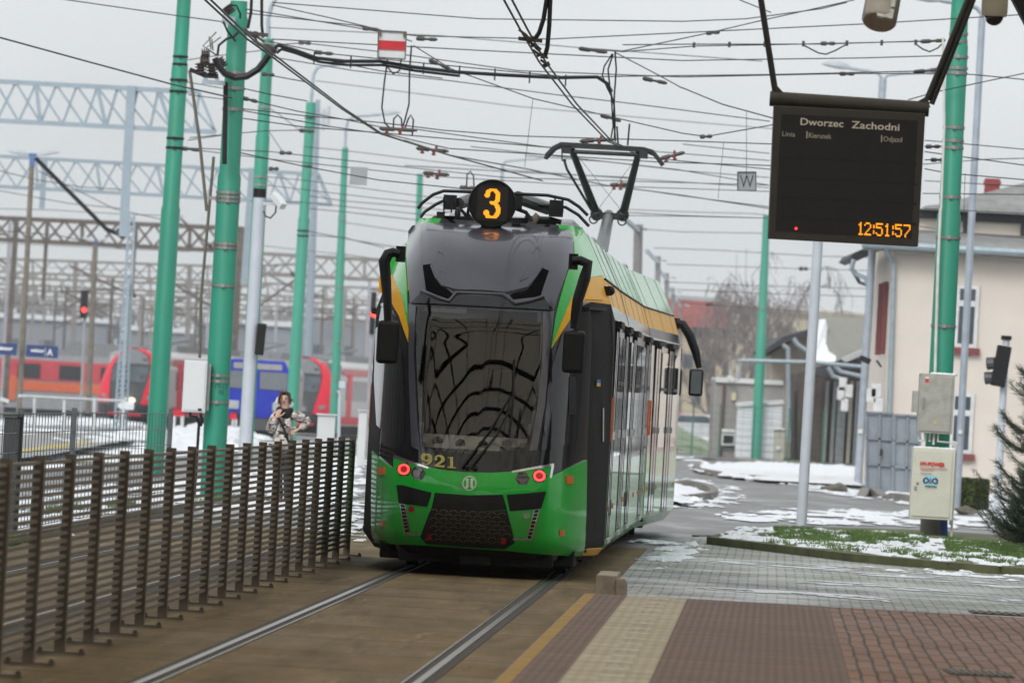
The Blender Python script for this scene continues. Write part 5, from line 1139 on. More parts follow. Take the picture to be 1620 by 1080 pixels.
# ---- station lamps, name boards, railing
brownc = M('brown_concrete_post', (.17, .15, .12), .85, var=.2)
def twin_lamp(label, top, bx_, Y, heads, d_=.16):
    t, at = pole('platform_lamp', label, top, bx_, Y, d_, mat=brownc, group='twin headed platform lamps'); t['category'] = 'lamp'
    for x0, y0, x1, y1 in heads: lamphead(t, P(x0, y0, Y), P(x1, y1, Y), .35, .10)
    mb = MB(); mb.beam(P(heads[0][0], heads[0][1], Y), P(heads[1][0], heads[1][1], Y), .08, .08); mb.box(P(top[0], top[1]+6, Y), (.16, .16, .35)); mb.build('lamp_bracket', M('blue_bracket', (.08, .16, .36), .5), t); return t
twin_lamp('taller brown platform lamp with two heads carrying the blue name boards at the left edge', (51, 246), 29, 237, ((45, 245, 10, 239), (58, 245, 95, 241)))
twin_lamp('smaller brown platform lamp with two heads behind the red train nose', (151, 383), 139, 345, ((147, 382, 129, 376), (155, 382, 171, 377)), .24)
navy = M('navy_sign_blue', (.02, .045, .16), .5)
whl = M('white_lettering', (.7, .72, .74), .6)
for k, (pts, tx, lb) in enumerate(((((-14, 542), (27, 543.5), (26, 562), (-15, 560)), (((-8, 552.5), (20, 554), 'sektor', 5.5),), 'left half navy name board reading sektor at the photo edge'), (((42, 545), (92, 548), (91, 566.5), (40, 563.5)), (((49, 556), (70, 557.5), 'sektor', 5.5), ((74.5, 562), (83, 562.5), 'A', 10.5)), 'navy name board reading sektor A hung beside the brown lamp post'))):
    c0 = P(*pts[2], 236.6); t = thing('platform_sign', lb, 'sign', c0); slab([(*p, 236.6) for p in pts], (0, .12, 0), 'sign_board', navy, t)
    mb = MB()
    for p0, p1, tt, cap in tx: text_px(mb, tt, p0, p1, cap, 236.6, bold=.006, toward=.05)
    if k: mb.beam(P(72, 549, 236.5), P(71.6, 563, 236.5), .012, .012)
    mb.build('lettering', whl, t)
rl = thing('platform_railing', 'white tubular railing along the snowy station platform behind the mesh fence', 'railing', P(100, 690, 228)); wt = M('white_rail_paint', (.58, .6, .62), .5)
mb = MB(); mb.tube([P(30, 626, 228), P(103, 630, 229), P(150, 632, 230), P(196, 634, 231)], .04, 8); mb.build('top_rail', wt, rl)
for x, y in ((55, 627), (102, 630), (149.5, 632), (196, 634)): mb = MB(); mb.tube([P(x, y, 229), P(x-2, y+62, 229)], .04, 8); mb.build('rail_post', wt, rl)
for x0, x1, y0, y1 in ((187, 212, 640, 644), (0, 14, 630, 635)): mb = MB(); mb.beam(P(x0, y0, 228.5), P(x1, y1, 228.5), .08, .1); mb.build('white_cross_bar', wt, rl)
sheet('station_platform', [G(-60, 735, .12), G(80, 719, .12), G(232, 690, .12), G(150, 683, .12), G(-60, 690, .12)], pv)
sheet('platform_yellow_line', [G(20, 716.0, .125), G(212, 692.0, .125), G(207, 689.8, .125), G(20, 712.0, .125)], M('platform_yellow_paint', (.55, .42, .05), .7, var=.15))
# ---- wire mesh fence at the left, 1.25 m high
fgrey = M('galvanised_mesh_dark', (.10, .115, .125), .5, metal=.3)
FP = [G(-90, 868), G(22, 846), G(108, 829), G(262, 809)]
mf = mesh_fence('mesh_fence', 'grey wire mesh fence with dark posts beside the second tram track at the left', FP, 1.22, .42, 6, fgrey, wr=.0045)
FP2 = [G(262, 809), G(330, 798), G(400, 785)]
for q in FP[1:]: pass
bxp = thing('fence_cabinet', 'dark grey box standing by the left end post of the mesh fence', 'cabinet', G(9, 846)); mb = MB(); mb.box(Vector(G(9, 846))+Vector((0, .1, .62)), (.16, .25, 1.24)); mb.box(Vector(G(9, 846))+Vector((0, .1, 1.26)), (.2, .3, .03)); mb.build('housing', M('dark_grey_box', (.05, .055, .06), .6), bxp)

# ---- railway portal gantries
def gantry(label, tl, tr, bl_, br, Y, mat, th=.12, nX=8, posts=(), legs=(), name='railway_gantry', group='railway gantries'):
    t = thing(name, label, 'gantry', P((tl[0]+tr[0])/2, tl[1], Y), 0, group)
    for a, b_ in ((tl, tr), (bl_, br)): mb = MB(); mb.beam(P(*a, Y), P(*b_, Y), th, th); mb.build('chord', mat, t)
    mb = MB(); lt = th*.62
    f = lambda a, b_, s: P(a[0]+(b_[0]-a[0])*s, a[1]+(b_[1]-a[1])*s, Y)
    for i in range(nX):
        s0, s1_ = i/nX, (i+1)/nX; mb.beam(f(tl, tr, s0), f(bl_, br, s1_), lt, lt*.8); mb.beam(f(bl_, br, s0)+Vector((0, .05, 0)), f(tl, tr, s1_)+Vector((0, .05, 0)), lt, lt*.8)
        if i % 3 == 0: mb.beam(f(tl, tr, s0), f(bl_, br, s0), th*.8, th*.8)
    mb.beam(P(*tr, Y), P(*br, Y), lt, lt); mb.build('lattice', mat, t)
    for x0, y0, x1, y1, d_ in posts: mb = MB(); mb.beam(P(x0, y0, Y), P(x1, y1, Y), d_, d_); mb.build('drop_post', mat, t)
    for x0, y0, x1, y1, d_ in legs: mb = MB(); mb.beam(P(x0, y0, Y), P(x1, y1, Y), d_, d_); mb.build('leg', mat, t)
    return t
gblue = M('pale_blue_steel', (.27, .335, .385), .55, var=.08); ggrey = M('dull_grey_steel', (.34, .34, .37), .6)
g1 = gantry('highest pale blue lattice gantry crossing the upper left of the photo', (-40, 127), (315, 146), (-40, 189), (341, 209), 230, gblue, .13, 11, posts=((208, 136, 195, 374, .25),), legs=((-38, 127, -72, 745, .4),))
g2 = gantry('second pale blue lattice gantry below and behind the highest one', (-40, 245), (505, 276), (-40, 293), (525, 324), 300, gblue, .13, 17, posts=((399, 266, 386, 450, .25), (71, 250, 66, 330, .2)), legs=((-38, 245, -62, 700, .4),))
g3 = gantry('rusty brown lattice gantry with a stout brown leg between the teal poles', (-40, 343), (386, 362), (-40, 377), (384, 398), 400, rust, .22, 15, posts=((75, 350, 68, 470, .18), (215, 356, 208, 470, .18)), legs=((380, 360, 361, 700, .40), (26, 345, 8, 640, .26)))
g4 = gantry('grey lattice gantry seen between the teal poles left of the tram', (410, 401), (660, 415), (410, 432), (660, 446), 450, M('grey_brown_steel', (.22, .205, .19), .8), .2, 9, legs=((540, 408, 528, 600, .3),))
g5 = gantry('long dim lattice gantry spanning the yard below the rusty one', (-40, 408), (420, 424), (-40, 438), (420, 454), 510, M('grey_brown_steel', (.22, .205, .19), .8), .16, 15, legs=((120, 414, 112, 640, .3), (300, 420, 293, 640, .3)))
k = 0
for Y, x0, x1, yt, ht in ((580, -40, 640, 436, 27), (660, -40, 640, 456, 23), (750, -40, 640, 472, 20), (860, -40, 640, 487, 17)):
    k += 1
    gantry(('fifth lattice gantry from the front, faint over the trains', 'sixth lattice gantry from the front, paler still', 'seventh lattice gantry from the front, nearly lost in haze', 'furthest lattice gantry, a faint line deep in the haze')[k-1], (x0, yt-8), (x1, yt+22), (x0, yt-8+ht), (x1, yt+22+ht), Y, M('grey_brown_steel', (.22, .205, .19), .8), .17, 22, legs=tuple((x, yt+5+x*.03, x-8, 600, .24) for x in range(20+k*17, 640, 170)))
# separate yard masts with slanting cantilevers
random.seed(11)
for i, (x, yt, Y) in enumerate(((16, 352, 420), (262, 430, 540), (312, 452, 600), (440, 440, 560), (470, 400, 520), (88, 470, 640), (330, 470, 650), (512, 455, 600), (560, 470, 650), (585, 440, 500), (178, 440, 480), (228, 470, 620), (415, 480, 680), (105, 455, 560))):
    t, at = pole('yard_mast', f'thin grey-brown overhead line mast in the hazy yard behind the trains', (x, yt), x-.047*(640-yt), Y, .20, z0=-.6, mat=rust if i % 3 else ggrey, group='overhead line masts in the yard'); t['category'] = 'mast'
    sgn = 1 if i % 2 else -1
    mb = MB(); a = P(x, yt+18, Y); mb.tube([a, a+Vector((sgn*3.2, -.5, -.3))], .06, 5); mb.tube([a+Vector((0, 0, -1.6)), a+Vector((sgn*3.0, -.5, -.2))], .06, 5); mb.tube([a+Vector((sgn*1.2, 0, -.1)), a+Vector((sgn*2.6, -.3, -1.3))], .05, 5); mb.build('cantilever', rust, t)
# big slanting cantilever arms near the front
for pts, lb, Y in ((((56, 250), (168, 362), (196, 374)), 'dark slanting cantilever arm reaching from the twin lamp to the drop post', 232), (((285, 345), (338, 395)), 'slanting cantilever arm crossing between the two nearest teal poles', 395), (((110, 420), (215, 470)), 'slanting brown cantilever arm below the rusty gantry at the left', 420), (((250, 435), (345, 490)), 'slanting brown cantilever arm behind the nearest teal poles', 430), (((395, 495), (470, 440)), 'rising brown cantilever arm between the white post and the next teal pole', 440)):
    t = thing('cantilever_arm', lb, 'cantilever', P(*pts[0], Y)); mb = MB(); mb.tube([P(x, y, Y) for x, y in pts], .07, 6); mb.build('tube', blackm if Y == 232 else rust, t); mb = MB(); insulator(mb, P(*pts[-1], Y), P(pts[-1][0]-10, pts[-1][1]-10, Y-.2), .12, 4); mb.build('insulator', insul, t)
# signals of the railway
def rail_signal(label, x0, y0, x1, y1, Y, red, pst=None, mat=None):
    t = thing('railway_signal', label, 'railway signal', P((x0+x1)/2, y1, Y)); a, b_ = P(x0, y1, Y), P(x1, y0, Y)
    mb = MB(); mb.box(((a.x+b_.x)/2, Y, (a.z+b_.z)/2), (b_.x-a.x, .3, b_.z-a.z)); h = mb.build('signal_head', black, t, bevel=.03); mb = MB(); q = P(*red, Y-.18); mb.cyl(q, q+Vector((0, .05, 0)), .10, n=12); mb.build('red_light', redled, h)
    if pst: mb = MB(); mb.tube([P(*p, Y+.1) for p in pst], .06, 8); mb.build('signal_post', mat or ggrey, t)
rail_signal('black railway signal showing red in front of the yard at the left', 126, 459, 140, 503, 330, (133, 490), ((134, 500), (128, 660)))
rail_signal('black railway signal showing red right against the tram mirror', 584, 462, 596, 528, 260, (591.5, 497), ((588, 525), (578, 760)))
lm_ = thing('lattice_mast', 'pale blue lattice mast in front of the red train nose', 'mast', P(190, 700, 250) - Vector((0, 0, P(190, 700, 250).z)))
mb = MB()
for o1 in (-1, 1): mb.beam(P(209+o1*4, 337, 250), P(189+o1*10, 700, 250), .06, .06)
for i in range(24):
    y = 340+i*15; x = 209-(y-337)*.055; hw = 4+(y-337)*.0165; hw2 = 4+(y+15-337)*.0165; mb.beam(P(x-hw, y, 250), P(x-.8+hw2, y+15, 250), .04, .04); mb.beam(P(x+hw, y, 250), P(x-.8-hw2, y+15, 250), .04, .04)
mb.build('lattice', gblue, lm_); mb = MB(); mb.beam(P(203, 440, 249.8), P(190, 690, 249.8), .10, .06); mb.build('ladder', gblue, lm_)
mb = MB(); mb.beam(P(187, 641, 249.7), P(212, 643, 249.7), .12, .12); mb.box(P(201, 641, 249.6), (.4, .1, .25)); mb.build('signal_plate', whl, lm_)
# telecom mast in the haze behind the lamp-topped pole
tm_ = thing('telecom_mast', 'pale blue telecom mast with antenna panels behind the lamp-topped teal pole', 'mast', P(485, 640, 420)); mb = MB(); mb.tube([P(484, 640, 420), P(503, 158, 420)], [.28, .12], 8); mb.build('mast_tube', gblue, tm_)
for x, y in ((495, 188), (512, 190), (520, 185)): mb = MB(); mb.box(P(x, y, 420), (.18, .25, 1.1)); mb.build('antenna_panel', lamp_shell, tm_)
mb = MB(); mb.beam(P(493, 196, 420), P(522, 198, 420), .07); mb.beam(P(493, 180, 420), P(520, 181, 420), .07); mb.tube([P(503, 275, 420), P(519, 322, 420), P(497, 321, 420)], .06, 6); mb.build('antenna_frame', gblue, tm_)

# ---- trains
tred = M('train_red', (.68, .014, .04), .4, var=.05, spec=.2); twhite = M('train_pale_grey', (.52, .50, .49), .4, var=.05); tdark = M('train_dark_glass', (.025, .028, .033), .15, coat=.5); tblue = M('loco_blue', (.012, .03, .42), .45, spec=.2); tgrey = M('train_roof_grey', (.20, .21, .22), .7, var=.2)
def train_nose(label, X, Y, yaw, ln, lit=True):
    t = thing('red_train', label, 'train', (X, Y, -.6), yaw)
    HWk = [(.45, 1.40), (1.2, 1.43), (2.0, 1.40), (2.7, 1.25), (3.15, 1.02), (3.45, .68), (3.60, .30)]
    fy = lambda z: .0 if z < 1.1 else .55*(z-1.1)**1.25
    def hw(z): return interp(HWk, z)
    zl = [.45+(3.6-.45)*i/18 for i in range(19)]
    mb = MB(); body = [(-1.43, .5), (-1.43, 2.7), (-1.25, 3.25), (-.8, 3.5), (.8, 3.5), (1.25, 3.25), (1.43, 2.7), (1.43, .5)]
    r0 = [Vector((a, 3.2, b_)) for a, b_ in body]; r1 = [Vector((a, ln, b_)) for a, b_ in body]; mb.loft([r0, r1]); bo = mb.build('body', twhite, t, local=True)
    mb = MB(); gridp = []
    for z in zl: gridp.append([Vector((hw(z)*s, fy(z)+.9*abs(s)**3, z)) for s in [-1+i/5 for i in range(11)]])
    back = [[Vector((hw(zl[i])*(1.0), 3.3, zl[i])) for i in range(19)]]
    mb.loft(gridp, cap=False, closed=False)
    for s in (0, 10): mb.loft([[g_[s] for g_ in gridp], [Vector((1.43 if s else -1.43, 3.3, min(z, 3.3))) for z in zl]], cap=False, closed=False)
    mb.loft([gridp[-1], [Vector((.9*(i-5)/5, 3.3, 3.5)) for i in range(11)]], cap=False, closed=False); mb.build('nose', tdark, t, local=True, smooth=True)
    def strip(name, rows, mat, off):
        mb = MB(); L_ = []
        for z, a, b_ in rows: L_.append([Vector((x, fy(z)+.9*(abs(x)/hw(z))**3-off, z)) for x in [a+(b_-a)*i/4 for i in range(5)]])
        mb.loft(L_, cap=False, closed=False); return mb.build(name, mat, t, local=True, smooth=True)
    for s in (-1, 1):
        strip('red_cheek', [(z, s*interp([(1.0, .72), (2.0, .88), (2.7, .90), (3.2, .70), (3.45, .38), (3.58, .0)], z), s*hw(z)*.998) for z in [1.0+(3.57-1.0)*i/14 for i in range(15)]], tred, .03)
        strip('head_lamp', [(1.22, s*.95, s*1.12), (1.34, s*.93, s*1.22), (1.42, s*1.05, s*1.24)], tgrey, .05)
        m2 = MB(); m2.box((s*1.435, ln/2+2, 3.0), (.03, ln-4, .30)); m2.build('red_band', M('train_side_red', (.50, .10, .11), .4), t, local=True)
        m2 = MB(); m2.box((s*1.435, ln/2+2, 2.15), (.03, ln-6, .9)); m2.build('window_band', M('train_window_grey', (.10, .10, .11), .2), t, local=True)
        for q in range(4): m2 = MB(); m2.box((s*1.44, 6+q*14, 1.9), (.04, 1.3, 2.1)); m2.build('train_door', tred, t, local=True)
        m2 = MB(); m2.box((s*1.435, ln/2+2, .75), (.03, ln-4, .35)); m2.build('skirt', tred, t, local=True)
    strip('windscreen', [(2.0, -.82, .82), (2.5, -.85, .85), (2.72, -.82, .82)], winr, .035)
    strip('roof_dome', [(2.85, -.80, .80), (3.2, -.64, .64), (3.42, -.36, .36), (3.52, -.12, .12)], M('dome_grey', (.16, .17, .18), .3), .035)
    strip('red_bumper', [(.45, -1.35, 1.35), (.58, -1.38, 1.38)], tred, .04)
    m2 = MB(); m2.sphere((.35, -.03, 1.15), .13); m2.build('lit_headlight' if lit else 'unlit_headlight', M('warm_headlight', (1, .72, .35), .3, emit=2.2) if lit else tgrey, t, local=True)
    m2 = MB(); m2.box((0, ln/2+2, 3.65), (1.6, ln*.8, .3)); m2.beam((-.8, 8, 3.6), (.7, 12, 4.1), .12); m2.build('roof_gear', tgrey, t, local=True)
    m2 = MB(); m2.box((0, ln/2+1, .3), (2.3, ln-3, .45)); m2.build('running_gear', under, t, local=True); return t
def px2x(px, py, Y): return P(px, py, Y).x
train_nose('red and white train with a rounded nose and one lit headlight at the left', px2x(197, 640, 372), 372, R(-8), 62)
train_nose('second red and white train half hidden behind the blue locomotive', px2x(470, 640, 372), 372, R(-8), 62, lit=False)
lc = thing('blue_locomotive', 'blue and grey electric locomotive standing behind the woman on the phone', 'locomotive', (px2x(404, 650, 350), 350, -.75), R(-1.5))
mb = MB(); prof = [(-1.45, .9), (-1.45, 2.9), (-1.1, 3.5), (1.1, 3.5), (1.45, 2.9), (1.45, .9)]; mb.loft([[Vector((a, .3, b_)) for a, b_ in prof], [Vector((a, 11, b_)) for a, b_ in prof]]); mb.build('body', M('loco_grey_side', (.30, .30, .30), .5), lc, local=True)
mb = MB(); mb.prism([Vector((a, 0, b_)) for a, b_ in ((-1.4, .95), (-1.42, 2.9), (-1.15, 3.42), (1.15, 3.42), (1.42, 2.9), (1.4, .95))], (0, .32, 0)); mb.build('cab_front', tblue, lc, local=True)
for x in (-.72, .72): mb = MB(); mb.box((x, -.03, 2.55), (1.2, .05, .75)); mb.build('cab_window', M('loco_window', (.16, .18, .20), .15), lc, local=True); mb = MB(); mb.box((x*1.4, -.03, 1.45), (.55, .06, .36)); mb.cyl((x*1.4, -.08, 1.45), (x*1.4, -.03, 1.45), .13); mb.build('lamp_cluster', lamp_shell, lc, local=True)
mb = MB(); mb.box((0, -.02, 3.15), (2.1, .05, .25)); mb.build('front_visor', M('loco_grey_side', (.30, .30, .30), .5), lc, local=True)
mb = MB(); mb.box((0, .1, .65), (2.8, .5, .5)); mb.box((0, 6, .5), (2.4, 10, .7)); mb.build('buffer_beam', M('dark_grey_buffer', (.07, .075, .085), .7), lc, local=True)
for x in (-.87, .87): mb = MB(); mb.cyl((x, -.5, .95), (x, -.1, .95), .22); mb.build('buffer', black, lc, local=True)
for c_, d_ in (((1.46, 4, 2.2), (.04, 1.0, 1.0)), ((1.46, 7.5, 2.3), (.04, 3, .9))): mb = MB(); mb.box(c_, d_); mb.build('side_window', tdark, lc, local=True)
mb = MB(); mb.box((0, 6, 3.65), (1.8, 9, .3)); mb.beam((-.7, 3, 3.7), (.8, 5.5, 4.2), .1); mb.beam((-.7, 5.5, 4.2), (.8, 5.6, 4.2), .08); mb.build('roof_gear', tgrey, lc, local=True)
em = thing('suburban_train', 'grey and orange suburban train far off at the left edge', 'train', (px2x(60, 630, 430), 430, -.9), R(5)); 
mb = MB(); mb.box((-5, 0, 2.0), (25, 2.8, 2.9)); mb.build('body', M('train_mid_grey', (.28, .29, .31), .6), em, local=True)
mb = MB(); mb.box((-5, -1.42, 2.6), (24.4, .06, 1.05)); mb.build('red_band', M('faded_red_band', (.50, .05, .07), .5), em, local=True)
mb = MB(); mb.box((-5, -1.43, 1.75), (24.4, .06, .5)); mb.build('orange_band', M('faded_orange_band', (.60, .12, .04), .5), em, local=True)
for q in range(11): mb = MB(); mb.box((-16+q*2.2, -1.47, 2.55), (1.2, .06, .75)); mb.build('window', tdark, em, local=True)
for q in range(4): mb = MB(); mb.box((-14+q*6.2, -1.48, 1.6), (.7, .06, 1.3)); mb.build('train_door', M('faded_orange_band', (.60, .12, .04), .5), em, local=True)
mb = MB(); mb.box((-5, 0, 3.6), (24.6, 2.4, .35)); mb.box((3, 0, 3.95), (3.2, 1.6, .45)); mb.build('roof', tgrey, em, local=True); mb = MB(); mb.box((-5, 0, .4), (24, 2.4, .6)); mb.build('running_gear', M('blue_black_gear', (.03, .04, .055), .7), em, local=True)
for x0, y0, w2, lb in ((270, 650, 20, 'small red buffer stop on white legs behind the white box'), (364, 655, 10, 'small red buffer stop showing left of the white camera post')):
    t = thing('buffer_stop', lb, 'buffer stop', P(x0+w2/2, y0+20, 330)); slab([(x0, y0-2, 330), (x0+w2, y0-1.5, 330), (x0+w2, y0+8, 330), (x0, y0+8, 330)], (0, .2, 0), 'beam', tred, t)
    for xx in (x0+3, x0+w2-4): slab([(xx, y0+8, 330), (xx+5, y0+8, 330), (xx+4, y0+30, 330), (xx-1, y0+30, 330)], (0, .2, 0), 'leg', whl, t)
# ================================================================== OVERHEAD WIRES, SIGNS ON THE WIRES
def sag(p, q, n_=7, s=.004):
    p, q = Vector(p), Vector(q); L_ = (q-p).length
    return [p.lerp(q, i/n_) - Vector((0, 0, 4*s*L_*(i/n_)*(1-i/n_))) for i in range(n_+1)]
NW = [0]
def wire(label, pts, r=.008, n_=5, name='overhead_wire', group=None, mat=None, cat='wire'):
    mb = MB(); mb.tube(pts, r, n_, cap=False); o = mb.build(name, mat or wire_m, label=label, cat=cat, group=group); NW[0] += 1; return o
def W(pts, Y, lb, r=.009, grp='span wires between the teal poles', Y2=None):
    n_ = len(pts); P3 = [P(x, y, Y + ((Y2 or Y)-Y)*i/max(1, n_-1)) for i, (x, y) in enumerate(pts)]
    return wire(lb, P3, r, group=grp)
SPL = 'thin dark span wire crossing the sky between the teal poles'
# contact wires of this track and of the neighbouring one
for dx, lb in ((0, 'left'), (13, 'right')):
    wire(f'{lb} contact wire of the pair rising over the tram to the top', [PZ(793+dx, -8, 5.25), PZ(822+dx*.9, 45, 5.22), PZ(853+dx*.8, 98, 5.2), PZ(905+dx*.6, 165, 5.2), PZ(962+dx*.5, 224, 5.2), PZ(1015+dx*.5, 247, 5.2)], .011, name='contact_wire', group='paired contact wires over the tram')
for dx, lb in ((0, 'lower'), (9, 'upper')):
    wire(f'{lb} contact wire of the pair passing right of the thick left pole', [PZ(320+dx, -4, 5.3), PZ(391+dx*.9, 62, 5.25), PZ(433+dx*.8, 92, 5.22), PZ(540+dx*.5, 172, 5.2), PZ(602+dx*.3, 212, 5.2), PZ(705, 244, 5.2), PZ(858, 286, 5.15)], .011, name='contact_wire', group='paired contact wires at the left')
wire('dark contact wire slanting down right behind the raised pantograph', [P(640, 222, 130), P(713, 246, 135), P(832, 267, 142), P(958, 293, 150), P(1080, 309, 160), P(1217, 330, 170)], .012, name='contact_wire')
wire('long contact wire descending from the far left to the thick teal pole', [P(-10, 57, 105), P(140, 98, 110), P(270, 133, 115), P(367, 155, 118.6)], .012, name='contact_wire')
wire('pale sloping contact wire passing in front of the departure board side', [P(1080, 139, 120), P(1143, 165, 119), P(1223, 187, 118)], .010, name='contact_wire')
# thick feeder cable with clips
fp = [P(x, y, 118) for x, y in ((432, 78), (440, 72), (462, 78), (500, 92), (545, 97), (600, 97), (652, 106), (720, 114), (800, 119), (880, 123), (945, 122), (960, 132), (968, 146))]
fd = thing('feeder_cable', 'thick black feeder cable strung from the thick left pole to the hanging loops', 'cable', fp[0]); mb = MB(); mb.tube(fp, .030, 6); mb.build('cable', black, fd); mb = MB(); mb.tube([p+Vector((.05, .1, -.05)) for p in fp[:8]], .022, 6); mb.build('second_cable', black, fd)
for i, x in enumerate((497, 555, 670, 727, 783, 838, 895)): mb = MB(); q = P(x, 97+(x-555)*.085 if x > 500 else 90, 117.9); mb.beam(q+Vector((0, 0, .07)), q-Vector((0, 0, .10)), .022); mb.build('cable_clip', black, fd)
# span wires
LW = [
 ([(85, -3), (280, 25), (355, 35)], 119, None), ([(374, 12), (470, 28), (598, 50), (660, 57), (870, 62), (1080, 52), (1370, 38), (1640, 22)], 119, 117),
 ([(430, 8), (520, 28), (600, 47), (652, 66)], 119, None), ([(425, 44), (570, 51), (700, 57), (830, 68), (910, 75), (1206, 97)], 150, None),
 ([(925, 77), (985, 82), (1100, 73), (1220, 71), (1400, 67), (1492, 65)], 118, None), ([(985, 71), (1100, 70), (1300, 70), (1495, 64)], 118, None),
 ([(985, 81), (1123, 52), (1203, 33), (1352, 0)], 118, None), ([(654, 72), (713, 109), (843, 156), (950, 181), (1080, 211), (1117, 216)], 118, None), ([(1117, 216), (1220, 198), (1280, 186)], 118, None),
 ([(973, 83), (1040, 118), (1080, 140)], 118, None), ([(427, 66), (520, 85), (690, 102), (900, 122), (1223, 118), (1480, 112)], 119, 117.5), ([(425, 72), (480, 68), (620, 84), (820, 112), (1080, 122), (1320, 117), (1485, 116)], 130, 118),
 ([(500, 128), (627, 144), (813, 168), (1080, 192), (1225, 204)], 185, None), ([(382, 172), (480, 183), (602, 194), (700, 206), (813, 215), (1080, 223), (1225, 228)], 119, 118),
 ([(385, 156), (470, 176), (540, 188), (602, 201), (661, 205), (850, 231), (1050, 252), (1220, 268)], 119, 130), ([(384, 175), (520, 200), (620, 214), (710, 235), (880, 246), (1035, 256), (1220, 262)], 119, 125),
 ([(385, 140), (430, 150), (486, 160)], 119, None), ([(420, 118), (485, 130)], 119, None),
 ([(300, 218), (420, 207), (478, 206)], 144, None), ([(298, 234), (430, 240), (480, 246), (665, 267), (800, 281), (1080, 289), (1217, 293)], 144, 150), ([(298, 236), (430, 252), (480, 257), (670, 278), (900, 292), (1217, 303)], 144, 160),
 ([(297, 222), (365, 212)], 144, None), ([(424, 280), (480, 285), (663, 310), (765, 318)], 185, None), ([(424, 293), (480, 300), (600, 314), (765, 330)], 185, None), ([(395, 318), (480, 320), (665, 339), (770, 348)], 185, None),
 ([(490, 366), (560, 380), (640, 393)], 240, None), ([(492, 372), (545, 376), (608, 392)], 240, None), ([(423, 170), (440, 180), (475, 207)], 185, None), ([(420, 200), (447, 240)], 185, None),
 ([(296, 95), (330, 90), (430, 78)], 140, None), ([(993, 341), (1080, 342), (1215, 345)], 170, None), ([(1012, 362), (1080, 367), (1210, 369)], 289, None), ([(1035, 392), (1140, 396), (1290, 405), (1400, 408)], 289, None),
 ([(1055, 418), (1267, 425), (1380, 428), (1580, 437), (1640, 439)], 297, None), ([(1055, 446), (1200, 452), (1395, 457)], 297, None), ([(1070, 458), (1206, 464), (1400, 470), (1640, 478)], 290, None), ([(1070, 478), (1122, 482), (1203, 488), (1330, 497), (1395, 503), (1560, 512), (1640, 518)], 289, None),
 ([(1463, 240), (1640, 264)], 118, None), ([(1463, 267), (1500, 274), (1640, 286)], 118, None), ([(1460, 306), (1640, 308)], 130, None), ([(1460, 260), (1560, 252), (1640, 250)], 140, None), ([(1455, 358), (1520, 368), (1640, 378)], 160, None), ([(1500, 115), (1560, 120), (1640, 128)], 117.3, None),
 ([(1437, 158), (1483, 145), (1640, 112)], 117, None), ([(1463, 232), (1490, 231)], 117.3, None), ([(1463, 253), (1488, 252)], 117.3, None), ([(1170, 0), (1220, 20)], 118, None),
 ([(1080, 228), (1218, 243)], 150, None), ([(1015, 238), (1218, 254)], 150, None), ([(745, 232), (1070, 268), (1217, 293)], 150, None), ([(985, 296), (1080, 310), (1216, 327)], 155, None), ([(990, 336), (1080, 341), (1211, 345)], 160, None),
 ([(0, 365), (90, 372), (200, 395)], 240, None), ([(60, 270), (180, 330), (290, 355)], 240, None)]
LW += [([(380, 20), (480, 31), (560, 40), (598, 47)], 119, None), ([(382, 60), (430, 76), (520, 96), (600, 112), (700, 124)], 119, None), ([(428, 90), (560, 112), (713, 128), (880, 150), (1000, 164), (1218, 192)], 130, None),
 ([(375, 186), (480, 201), (600, 210), (760, 224), (900, 236)], 119, None), ([(372, 240), (480, 263), (600, 285), (745, 300)], 119, None), ([(296, 130), (365, 142)], 144, None), ([(298, 150), (360, 158)], 144, None),
 ([(480, 232), (560, 240), (690, 256), (820, 270), (960, 280), (1217, 297)], 185, None), ([(490, 310), (545, 318), (640, 326), (760, 338)], 240, None), ([(490, 330), (543, 335), (650, 347), (760, 352)], 240, None), ([(545, 352), (600, 360), (645, 366)], 300, None), ([(545, 402), (585, 408), (620, 411)], 300, None),
 ([(640, 262), (745, 268), (830, 273), (1000, 281)], 200, None), ([(830, 246), (960, 256), (1080, 270), (1217, 281)], 160, None), ([(430, 62), (760, 80), (1080, 96), (1200, 94), (1360, 92), (1500, 88)], 118, None), ([(430, 4), (760, 30), (1080, 34), (1180, 30), (1300, 14), (1340, 4)], 118, None), ([(1463, 330), (1640, 338)], 150, None), ([(1463, 286), (1640, 296)], 150, None), ([(1463, 222), (1640, 238)], 130, None),
 ([(-10, 268), (60, 285), (130, 296), (200, 300)], 235, None), ([(-10, 330), (80, 332), (180, 338), (290, 342)], 300, None), ([(-10, 384), (150, 392), (300, 398)], 400, None), ([(-10, 300), (110, 322), (195, 330)], 260, None), ([(-10, 420), (200, 428), (420, 436), (590, 445)], 420, None), ([(-10, 448), (200, 458), (420, 466), (590, 470)], 420, None), ([(-10, 480), (200, 486), (420, 492), (590, 496)], 420, None), ([(410, 388), (480, 396), (560, 404)], 330, None)]
LW.append(([(985, 331), (1080, 335), (1190, 338), (1212, 340)], 280, None))
ends = [('at the upper left corner', 'from the thick left pole'), ]
for i, (pts, Y, Y2) in enumerate(LW): W(pts, Y, SPL, .0085 if Y < 200 else .013, Y2=Y2)
